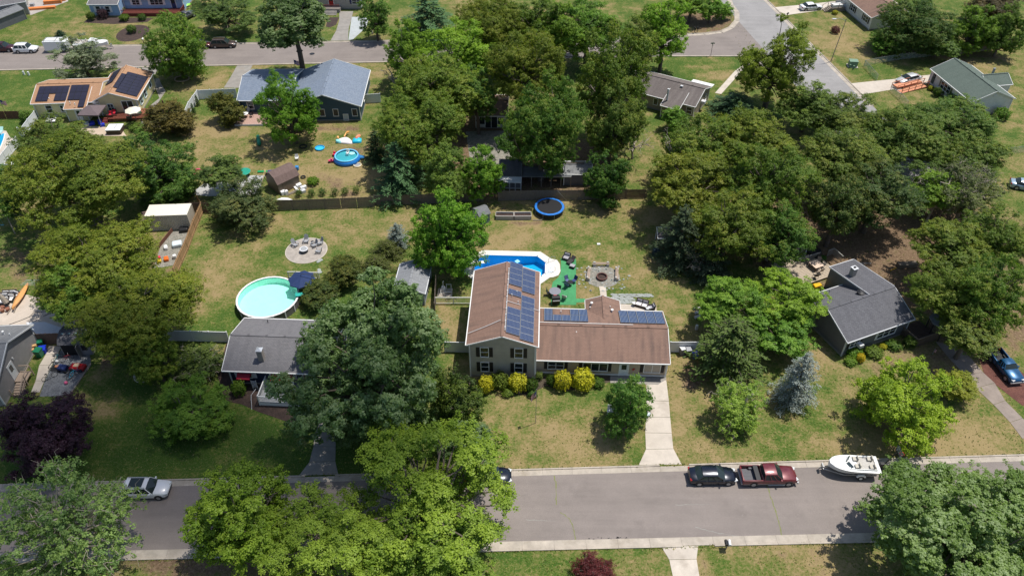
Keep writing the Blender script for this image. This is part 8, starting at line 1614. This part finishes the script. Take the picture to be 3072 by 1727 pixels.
TREES = [
 # far row
 ('silver', 'silvery blue-green spreading tree beyond the yellow house roof', 203, 138, 135, 105, (.11, .145, .12), g3_, 1.6),
 ('oak', 'tall dense green tree between the yellow house and the far street', 440, 112, 140, 165, OK2, g3_, .8),
 ('maple', 'dark tree right of the grey pickup at the top', 560, 22, 150, 80, SLV, g3_, 2),
 ('silver', 'grey-green tree on a tall straight trunk by the far street', 738, 48, 185, 135, SLV, g3_, 7.5),
 ('maple', 'dark green tree right of the grey cottage', 943, 35, 75, 95, MD, g3_, 2), ('pine', 'blue-green feathery pine at the top centre', 1075, 45, 165, 140, (.05, .115, .055), g4_, 0),
 ('maple', 'green tree at the end of the far street', 1020, 115, 110, 140, MB_, g3_, 3), ('maple', 'rounded light green tree above the olive oaks', 1165, 130, 200, 160, MG, g3_, 4),
 ('oak', 'olive oak under the light green dome, top centre', 1105, 205, 230, 170, OK1, g1_, 5), ('oak', 'dark olive oak right of the blue-grey roof', 1050, 310, 210, 175, OK1, g1_, 4), ('maple', 'deep green tree tucked right of the olive oaks', 1200, 230, 100, 150, MD, g1_, 4),
 ('oak', 'oak at the very top, left of the gap in the woods', 1245, 62, 175, 150, OK1, g3_, 4), ('oak', 'oak at the very top, right of the gap in the woods', 1345, 60, 160, 140, OK2, g3_, 4), ('oak', 'oak crown with brown tips above the white garden house', 1330, 165, 190, 180, OK1, g1_, 6),
 ('oak', 'great oak over the wooded yard, right of the garden house', 1365, 300, 215, 230, OK2, g1_, 4.5), ('maple', 'grey-green tree at the top between oak and junction', 1480, 62, 185, 140, MB_, g3_, 4), ('oak', 'highest oak of the middle grove, left of the taupe house', 1545, 175, 190, 230, OK1, g1_, 6), ('oak', 'lower oak with bare twigs left of the taupe house', 1545, 290, 150, 190, OK3, g1_, 3.5),
 ('maple', 'mid green tree filling the gap left of the junction tree', 1415, 75, 120, 130, MB_, g3_, 4), ('oak', 'dark low oak between the top grove and the taupe house', 1600, 110, 95, 120, OK3, g1_, 3),
 ('maple', 'bright green tree with dark trunk at the street junction', 1675, 62, 125, 150, MG, g3_, 4.2), ('maple', 'leaning young tree on the sandy island, left', 1790, 18, 60, 50, MB_, g3_, 1.5), ('maple', 'low green bush-like tree on the sandy island, right', 1822, 24, 45, 40, MB_, g3_, .8), ('oak', 'dark oak at the top left of the sandy island', 1740, 8, 90, 60, MB_, g3_, 2),
 ('maple', 'airy light green tree over the junction and side street', 1955, 140, 185, 190, (.095, .14, .02), g2_, 4), ('maple', 'soft green tree beside the side street', 2035, 262, 140, 115, (.07, .12, .03), g2_, 2), ('pine', 'low green pine right of the taupe house', 1850, 262, 150, 85, (.035, .075, .03), g4_, 0), ('maple', 'small round green tree before the taupe house', 1700, 300, 70, 60, MB_, g2_, .6),
 ('oak', 'olive oak below the taupe house', 1760, 360, 180, 150, OK1, g1_, 4), ('oak', 'bushy oak right of centre, below the pine', 1900, 340, 190, 150, OK1, g1_, 4), ('oak', 'wide oak over the middle right woods', 1940, 450, 200, 185, OK2, g1_, 4.5), ('oak', 'open oak crown with grey limbs above the shaded yard', 1740, 450, 210, 160, OK1, g1_, 4.5), ('oak', 'yellow-green oak left of the dark wood', 1835, 560, 205, 175, OK1, g1_, 3.5), ('oak', 'hanging lower oak above the shaded lawn', 1960, 580, 160, 150, OK2, g1_, 2.5),
 ('pine', 'grey-brown ragged conifer on the shaded lawn', 1715, 590, 150, 190, (.045, .065, .03), g4_, 0), ('pine', 'thin drooping conifer right of the ragged one', 1790, 660, 120, 120, (.04, .06, .035), g4_, 0),
 ('oak', 'olive oak left of the green-roofed house hedge', 2140, 290, 170, 110, OK3, g1_, 3), ('oak', 'dark oak left of centre in the right-hand woods', 2130, 385, 190, 150, OK3, g1_, 4), ('oak', 'brown-green oak in the middle of the right-hand woods', 2270, 340, 210, 150, OK3, g1_, 4), ('oak', 'oak below the white gable of the green-roofed house', 2400, 310, 200, 140, OK3, g1_, 3), ('oak', 'oak on the dark slope, centre of the right-hand woods', 2210, 480, 210, 160, (.045, .075, .018), g1_, 4), ('oak', 'shaded oak above the leaf litter', 2110, 520, 140, 150, (.045, .075, .018), g1_, 3), ('oak', 'oak at the right end of the woods', 2450, 390, 150, 120, OK3, g1_, 3), ('maple', 'green tree behind the bare branches', 2350, 470, 120, 100, MB_, g1_, 3),
 ('sparse', 'thin half-bare tree at the right edge', 2440, 480, 190, 150, (.08, .105, .05), g2_, 2.2),
 ('oak', 'large green oak at the top right behind the white house', 2310, 58, 175, 130, (.05, .095, .022), g3_, 1.5), ('maple', 'low green tree at the lawn edge, top right', 2235, 100, 85, 65, MB_, g3_, .4), ('maple', 'round green tree with pale top behind the fence, top right', 2365, 100, 110, 85, (.06, .11, .03), g3_, .8), ('maple', 'dark green tree second from the top right corner', 2450, 70, 110, 115, MB_, g3_, 1), ('maple', 'dark tree at the top right corner', 2530, 75, 95, 130, MD, g3_, 1), ('oak', 'brownish tree at the very top right', 2500, 10, 130, 60, (.09, .085, .05), g3_, 2),
 # right middle
 ('oak', 'brown-tipped oak above the grey house roof', 2400, 620, 200, 130, OK1, g1_, 4), ('oak', 'oak at the right edge above the gazebo', 2510, 590, 170, 150, OK1, g1_, 4), ('oak', 'broad oak shading the grey house', 2390, 730, 170, 150, OK1, g1_, 3.5), ('oak', 'large oak at the right edge beside the grey house', 2500, 730, 190, 190, OK2, g1_, 3.5), ('oak', 'oak over the gazebo and the blue pickup', 2440, 835, 130, 100, OK3, g1_, 3),
 ('maple', 'light green tree left of the grey house', 1985, 748, 175, 130, MG, g2_, 3), ('maple', 'light green tree behind the dark conifer', 1838, 758, 165, 140, MB_, g2_, 2.5), ('maple', 'green tree at the left wall of the grey house', 1965, 830, 160, 130, MB_, g2_, 1.5), ('cedar', 'tall dark green conifer right of the white fence', 1838, 872, 200, 205, (.058, .088, .018), g4_, 0),
 ('sparse', 'small airy light green tree on the right front lawn', 1855, 1012, 135, 125, (.14, .22, .045), g2_, .9), ('spruce', 'tall blue spruce on the right front lawn', 2012, 950, 122, 172, (.15, .195, .215), g4_, 0), ('maple', 'bright lime-green maple on the right front lawn', 2288, 1005, 220, 215, LIM, g2_, 1.0), ('oak', 'low spreading yellow-green branches right of the lime maple', 2405, 965, 90, 55, YG, g2_, .8),
 ('maple', 'small dark green maple shading the driveway on the front lawn', 1580, 1010, 122, 150, (.055, .12, .022), g2_, 1.3),
 # left middle
 ('maple', 'round bright green maple in the play yard', 727, 268, 152, 180, (.078, .165, .014), g2_, 1.3), ('oak', 'brownish green shrub tree left of the annex roof', 568, 268, 82, 82, (.075, .09, .02), g2_, .3), ('oak', 'reddish brown bushy tree beside the yellow house patio', 425, 298, 115, 85, (.075, .075, .025), g2_, .4),
 ('oak', 'green oak above the big left oak', 140, 350, 190, 110, OK3, g1_, 3), ('oak', 'large dark olive oak at the upper left', 195, 435, 320, 240, OK1, g1_, 4), ('maple', 'dark green leafy tree left of the play yard', 395, 400, 190, 170, MD, g2_, 2), ('maple', 'green tree at the left edge above the swing set', 25, 480, 90, 120, MD, g2_, 2), ('maple', 'bushy green tree behind the container', 420, 470, 130, 70, MD, g2_, .5),
 ('oak', 'great spreading oak left of the wooden fence', 240, 655, 290, 220, OK1, g1_, 4), ('oak', 'lower crown of the left oak grove over the terrace', 350, 765, 290, 165, OK1, g1_, 4.5), ('oak', 'oak branches hanging over the terrace edge', 170, 720, 170, 150, OK2, g1_, 3.5), ('oak', 'small oak over the stone ring on the shaded lawn', 385, 890, 110, 130, OK1, g1_, 1.5),
 ('maple', 'light upper tree of the pair beside the grey slab', 555, 425, 110, 90, (.07, .105, .03), g2_, 2.5), ('oak', 'dark green spreading shrub tree by the back fence', 610, 505, 160, 125, (.055, .08, .03), g2_, 1), ('pine', 'dark green layered pine behind the back fence', 1000, 425, 155, 175, (.042, .10, .045), g4_, 0), ('pine', 'slim dark conifer left of the layered pine', 945, 365, 80, 100, (.022, .05, .02), g4_, 0),
 ('maple', 'light green tree right of the layered pine', 1130, 430, 120, 140, (.075, .13, .03), g2_, 2), ('maple', 'bright green tree above the small shed', 1210, 430, 110, 160, (.09, .18, .018), g2_, 1.5), ('maple', 'tall oval green maple behind the pool', 1125, 585, 178, 232, (.085, .18, .015), g2_, .8), ('maple', 'dense green maple overhanging the back fence', 1523, 445, 112, 155, (.035, .088, .015), g2_, .5),
 ('spruce', 'small silvery blue spruce behind the long grey shed', 998, 590, 72, 78, (.12, .165, .17), g4_, 0), ('cedar', 'olive juniper bush below the small blue spruce', 975, 625, 85, 60, (.045, .065, .012), g4_, 0), ('cedar', 'yellow-green juniper left of the long shed', 945, 665, 90, 60, (.05, .07, .012), g4_, 0), ('oak', 'olive shrub tree right of the round pool umbrella', 865, 680, 100, 85, (.06, .085, .018), g2_, .4), ('oak', 'green shrub tree over the pool fence rail', 800, 735, 90, 70, (.055, .085, .02), g2_, .4),
 ('silver', 'huge silver maple in front of the navy house', 918, 872, 425, 410, (.085, .14, .045), g2_, 3.2), ('silver', 'lower boughs of the silver maple above the shaded driveway', 915, 1030, 200, 170, (.06, .11, .035), g2_, 1.6), ('maple', 'dark shrub-like tree left of the yellow bushes', 1150, 995, 125, 145, (.036, .07, .018), g2_, .6),
 ('sparse', 'dim weeping shrub tree behind the round green tree', 490, 910, 140, 110, (.05, .085, .03), g2_, .4), ('maple', 'round green tree on the shaded left lawn', 480, 1022, 190, 165, (.085, .165, .022), g2_, .8), ('purple', 'dark purple maple at the left edge', 100, 1075, 240, 220, (.035, .015, .025), g2_, 1.2),
 # foreground
 ('sparse', 'thin pale-branched street tree over the white SUV', 140, 1312, 325, 305, (.12, .18, .06), g5_, 3), ('maple', 'bright green street tree right of the thin one', 610, 1290, 260, 260, (.085, .145, .015), g5_, 3), ('maple', 'yellow-green street tree, largest in the foreground', 1085, 1228, 425, 345, (.115, .19, .026), g5_, 3.5), ('maple', 'yellow-green street tree at the bottom, left of the largest', 840, 1370, 330, 220, (.11, .18, .026), g5_, 3), ('maple', 'lower yellow-green boughs at the bottom centre', 1110, 1400, 260, 150, (.105, .17, .026), g5_, 2), ('silver', 'willowy grey-green shrub tree behind the largest street tree', 1170, 1110, 150, 120, (.06, .10, .035), g5_, 1.2),
 ('dome', 'big rounded grey-green tree at the bottom right corner', 2452, 1342, 440, 345, (.095, .145, .032), g5_, 3), ('redmaple', 'dark red Japanese maple at the bottom edge', 1493, 1438, 100, 50, (.085, .018, .02), g5_, .3),
]
for row in TREES:
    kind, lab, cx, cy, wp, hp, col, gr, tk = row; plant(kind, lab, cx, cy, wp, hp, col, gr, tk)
# bare and dead trees
for (loc, R, H_, sd, lab) in ((O(1590, 400), 4.2, 6.0, 3, 'dead bare tree behind the back fence maple'), (O(1500, 350), 3.0, 12, 8, 'tall dead tree with bleached branches among the oaks'), (O(2330, 560), 4.5, 9, 12, 'bare-branched tree above the leaf litter'), (O(2400, 520), 4.0, 9, 15, 'dead tangle of grey branches at the right woods'), (O(990, 215), 2.4, 3.5, 21, 'small bare tree at the end of the blue-grey house lawn'), (O(1760, 690), 2.6, 5, 24, 'dead lower branches under the thin conifer'), (O(1700, 480), 3.0, 11, 30, 'bare limbs standing through the open oak crown')):
    t = thing('dead_tree', lab, 'tree', loc, 0, 'dead and bare trees'); put('trunk', bare_tree(R, H_, sd), t)
# shrubs
KINDS['wisp'] = [(1.0, 1.2, lambda s: shrub(1.0, 1.2, s, 'maple', .16, .4, .35))]
BU = (.05, .10, .016); GR = 'shrubs'
SHR = [('goldbush', 'golden yellow shrub under the left window of the shake wing', 1222, 967, 44, 48, (.29, .31, .025)), ('bush', 'dark green shrub behind the left golden shrub', 1258, 958, 52, 52, (.06, .10, .015)), ('goldbush', 'golden yellow shrub at the right corner of the shake wing', 1302, 962, 56, 54, (.29, .31, .025)), ('bush', 'dark green round shrub right of the corner golden shrub', 1337, 970, 36, 40, (.025, .065, .01)), ('bush', 'pale yellow-green small shrub at the tan wing corner', 1356, 945, 22, 24, (.14, .17, .05)), ('bush', 'dark green shrub left of the twin golden shrubs', 1387, 958, 30, 34, (.025, .065, .01)),
 ('goldbush', 'left of the twin golden yellow shrubs before the tan wing', 1415, 957, 50, 58, (.31, .33, .025)), ('redbush', 'dark red barberry between the twin golden shrubs', 1441, 962, 18, 34, (.06, .02, .022)), ('goldbush', 'right of the twin golden yellow shrubs before the tan wing', 1467, 955, 62, 62, (.31, .33, .025)), ('bush', 'dark green shrub right of the twin golden shrubs', 1505, 962, 34, 30, (.04, .09, .014)), ('bush', 'small light green shrub below the pale corner shrub', 1340, 990, 26, 24, (.06, .12, .03)), ('bush', 'green shrub before the twin-trunk window of the shake wing', 1278, 985, 36, 30, (.07, .11, .015)),
 ('bush', 'round green shrub on mulch before the navy house', 600, 976, 40, 42, (.06, .12, .018)), ('bush', 'round clipped bush right of the gambrel shed', 787, 456, 32, 26, (.06, .14, .012)),
 ('bush', 'left round clipped bush at the white gable', 2462, 294, 50, 38, (.055, .12, .015)), ('bush', 'right round clipped bush at the white gable', 2522, 286, 42, 34, (.055, .12, .015)), ('redbush', 'round dark red barberry under the street lamp', 2102, 76, 24, 20, (.10, .03, .03)), ('bush', 'green shrub at the chain-link corner by the green-roofed house', 2410, 248, 60, 40, (.04, .09, .02)), ('goldbush', 'yellow-green hosta clump by the ramp', 2342, 222, 16, 14, (.22, .24, .03)), ('bush', 'dark green shrub by the ramp', 2358, 232, 22, 26, (.03, .07, .015)), ('goldbush', 'small yellow-green shrub at the top right porch', 2101, 32, 16, 12, (.22, .24, .03)),
 ('bush', 'dark clipped bush left in the light blue house bed', 228, 42, 22, 24, (.05, .085, .014)), ('redbush', 'dark red small tree before the light blue wall', 258, 36, 28, 26, (.05, .025, .03)), ('bush', 'light clipped bush before the red deck', 312, 45, 26, 20, (.07, .12, .015)), ('bush', 'dark clipped bush before the red deck', 357, 44, 22, 18, (.03, .07, .015)), ('bush', 'spiky green plant in the circular mulch bed', 330, 74, 24, 24, (.05, .11, .03)), ('cedar', 'small dark evergreen beside the boat on the far lawn', 150, 84, 28, 20, (.015, .05, .03)), ('bush', 'pinkish flowering shrub at the left end of the red deck', 304, 24, 26, 20, (.13, .12, .08)),
 ('bush', 'light green bush left of the white fence by the yellow house', 65, 295, 32, 34, (.06, .11, .02)), ('bush', 'low green shrub before the lattice stairs', 345, 320, 40, 22, (.09, .14, .03)), ('bush', 'small green shrub on the white fence corner lawn', 530, 260, 16, 16, (.08, .14, .03)), ('bush', 'low green flower bed by the yellow house wall', 190, 315, 30, 14, (.06, .11, .02)),
 ('goldbush', 'orange-yellow flowering shrub at the grey house corner', 2165, 900, 24, 26, (.32, .26, .02)), ('bush', 'bright green shrub at the grey house front corner', 2148, 886, 40, 34, (.06, .14, .015)), ('bush', 'light green shrub in front of the corner shrub', 2140, 908, 34, 26, (.09, .16, .02)), ('bush', 'mixed green shrub under the front window of the grey house', 2200, 885, 46, 30, (.08, .12, .02)), ('bush', 'green shrub below the triple window of the grey house', 2250, 868, 40, 30, (.05, .11, .02)), ('goldbush', 'yellow-flowered shrub under the triple window', 2222, 872, 20, 18, (.2, .22, .02)), ('bush', 'dark green shrub at the porch end of the grey house', 2290, 860, 36, 34, (.04, .09, .02)),
 ('bush', 'potted green bush on the weathered deck', 2062, 657, 16, 16, (.07, .12, .03)), ('bush', 'dark green bush in the deck corner', 2046, 640, 22, 18, (.03, .08, .03)), ('bush', 'bright green bush against the deck rail', 2071, 648, 18, 14, (.05, .15, .03)), ('bush', 'small bright green plant in the leaf litter', 2117, 668, 12, 10, (.02, .12, .02)),
 ('bush', 'green shrub at the foot of the wooden fence by the slab', 470, 480, 50, 30, (.05, .11, .02)), ('bush', 'low hedge shrub behind the white trailer lawn', 2380, 232, 20, 20, (.05, .1, .02))]
for (k, lab, cx, cy, wp, hp, col) in SHR: plant(k, lab, cx, cy, wp, hp, col, GR, 0)
for i, (x, y, lab) in enumerate(((435, 560, 'first young shrub from the left'), (560, 555, 'second young shrub from the left'), (665, 545, 'third young shrub from the left'), (785, 545, 'fourth young shrub from the left'), (885, 540, 'fifth young shrub from the left'), (992, 530, 'slim young conifer at the right end of the row'))):
    X, Y = (760 + x / 3.2175) / 1.19255, (420 + y / 3.2175) / 1.19255; plant('wisp', lab + (' in the row along the dark fence' if i < 5 else ' along the dark fence'), X, Y - 12, 20, 26, (.035, .075, .02), 'young shrubs along the fence', 0, name='young_shrub', cat='shrub')
for i, (x, y) in enumerate(((1900, 970), (1860, 1050), (1830, 1100))): X, Y = x / 3.2175 / 1.19255, y / 3.2175 / 1.19255; plant('cedar', ('top', 'middle', 'lowest')[i] + ' arborvitae along the L-shaped white fence', X, Y, 14, 30, (.04, .08, .02), 'arborvitae by the white fence', 0, name='arborvitae', cat='shrub')
# unseen cloud added high above the left foreground
# out of view, put in to dim the sun on the lawn and street below
def added_shade_cloud():
    gx, gy = O(330, 1190); hgt = 620.; c = (gx - SHX * hgt, gy - SHY * hgt, hgt); bm = bmesh.new(); rng = np.random.default_rng(2)
    for k in range(16):
        a = rng.uniform(0, 6.28); r = rng.uniform(0, 1) ** .5; s_ = rng.uniform(.35, .6)
        M = Matrix.Translation((math.cos(a) * r * 27, math.sin(a) * r * 10, rng.uniform(-2, 2))) @ Matrix.Diagonal((22 * s_ * 1.2, 17 * s_, 5 * s_, 1)); bmesh.ops.create_icosphere(bm, subdivisions=3, radius=1, matrix=M)
    for v in bm.verts: n_ = v.co * .35; v.co += Vector((math.sin(n_.y * 2.1), math.sin(n_.x * 1.7), math.sin(n_.x + n_.y))) * .8
    me = bpy.data.meshes.new('added_shade_cloud'); bm.to_mesh(me); bm.free(); m, t, b = _new('added_cloud_vapour'); b.inputs['Base Color'].default_value = (.9, .9, .92, 1); b.inputs['Roughness'].default_value = 1
    tp = N(t, 'BsdfTransparent'); ms = N(t, 'MixShader'); ms.inputs[0].default_value = .19; t.links.new(tp.outputs[0], ms.inputs[1]); t.links.new(b.outputs[0], ms.inputs[2]); t.links.new(ms.outputs[0], t.nodes['Material Output'].inputs[0])
    me.materials.append(m); o = bpy.data.objects.new('added_shade_cloud', me); COL.objects.link(o); o.location = c; o['kind'] = 'structure'
added_shade_cloud()
# parts that are several loose pieces become one object each
SPLIT = {'downspout', 'wheel_arch', 'rake_trim', 'gutter', 'corner_trim', 'handrail', 'skylight', 'door_seam', 'roof_rail', 'window_pillar', 'hand_rail', 'roof_rack', 'conduit', 'post', 'block', 'cover', 'bumper', 'hatch', 'pipe', 'railing', 'carton', 'side_window', 'windscreen', 'rear_stand', 'stand', 'leg', 'chair_leg'}
for o in list(bpy.data.objects):
    if o.type != 'MESH' or o.name.split('.')[0] not in SPLIT or o.data.users > 1: continue
    bm = bmesh.new(); bm.from_mesh(o.data); seen = set(); isl_ = []
    for v in bm.verts:
        if v in seen: continue
        st_ = [v]; seen.add(v); comp = [v]
        while st_:
            for e in st_.pop().link_edges:
                for q in e.verts:
                    if q not in seen: seen.add(q); st_.append(q); comp.append(q)
        isl_.append(comp)
    if not 2 <= len(isl_) <= 14: bm.free(); continue
    for k, comp in enumerate(isl_):
        ix = {v: i for i, v in enumerate(comp)}; fs_ = {f for v in comp for f in v.link_faces}
        me = bpy.data.meshes.new(o.data.name); me.from_pydata([v.co[:] for v in comp], [], [[ix[v] for v in f.verts] for f in fs_])
        for m in o.data.materials: me.materials.append(m)
        me.polygons.foreach_set('material_index', [f.material_index for f in fs_]); me.update()
        if k: c = o.copy(); c.data = me; COL.objects.link(c)
        else: first = me
    bm.free(); o.data = first
# weeds, clumps and fallen leaves standing proud of the mown lawns
def tufts():
    rng = np.random.default_rng(11); n = 90000; y = 30 + 130 * rng.uniform(0, 1, n) ** 1.35; x = rng.uniform(-1, 1, n) * (22 + y * .72); ok = np.ones(n, bool)
    def inside(px, py, poly):
        c = np.zeros(len(px), bool); k = len(poly)
        for i in range(k):
            (x1, y1), (x2, y2) = poly[i][:2], poly[(i + 1) % k][:2]
            if y1 != y2: c ^= ((y1 > py) != (y2 > py)) & (px < (x2 - x1) * (py - y1) / (y2 - y1) + x1)
        return c
    for q in EXCL + [deck, pool, FARROAD]: ok &= ~inside(x, y, q)
    ok &= np.hypot(x - Y1(1275, 830)[0], y - Y1(1275, 830)[1]) > 2.95
    clump = (np.sin(x * .9 + np.sin(y * .7) * 2) * np.sin(y * 1.1 + np.sin(x * .6) * 2) + rng.normal(size=n) * .6) > -.1; ok &= clump
    ex, ey = [], []
    for (a, b, k) in ((*NLINE, 2600), (*SLINE, 3600)):
        q = rng.uniform(0, 1, k) ** 1; w_ = rng.normal(size=k) * .09; sg = .17 if a == NLINE[0] else -.17; m_ = np.sin(q * 130) + np.sin(q * 41) + rng.normal(size=k) > .1
        ex.append((a[0] + (b[0] - a[0]) * q)[m_]); ey.append((a[1] + (b[1] - a[1]) * q + sg + w_)[m_])
    x = np.concatenate([x[ok]] + ex); y = np.concatenate([y[ok]] + ey); C = np.stack([x, y, rng.uniform(.02, .07, len(x))], 1)
    Nn = unit(rng.normal(size=C.shape) * .8 + [0, 0, .8]); me = leaf_mesh('grass_tufts', C, Nn, np.full(len(C), .17), (rng.uniform(0, 1, len(C)), rng.uniform(0, 1, len(C)) ** 1.5), leaf_mat('lawn_weed', (.38, .30, .14), .95, (1, 1, 1), .15, .8), .6, rng)
    o = bpy.data.objects.new('grass_tufts', me); COL.objects.link(o); o.color = (.085, .115, .022, 1); o['kind'] = 'stuff'
tufts()
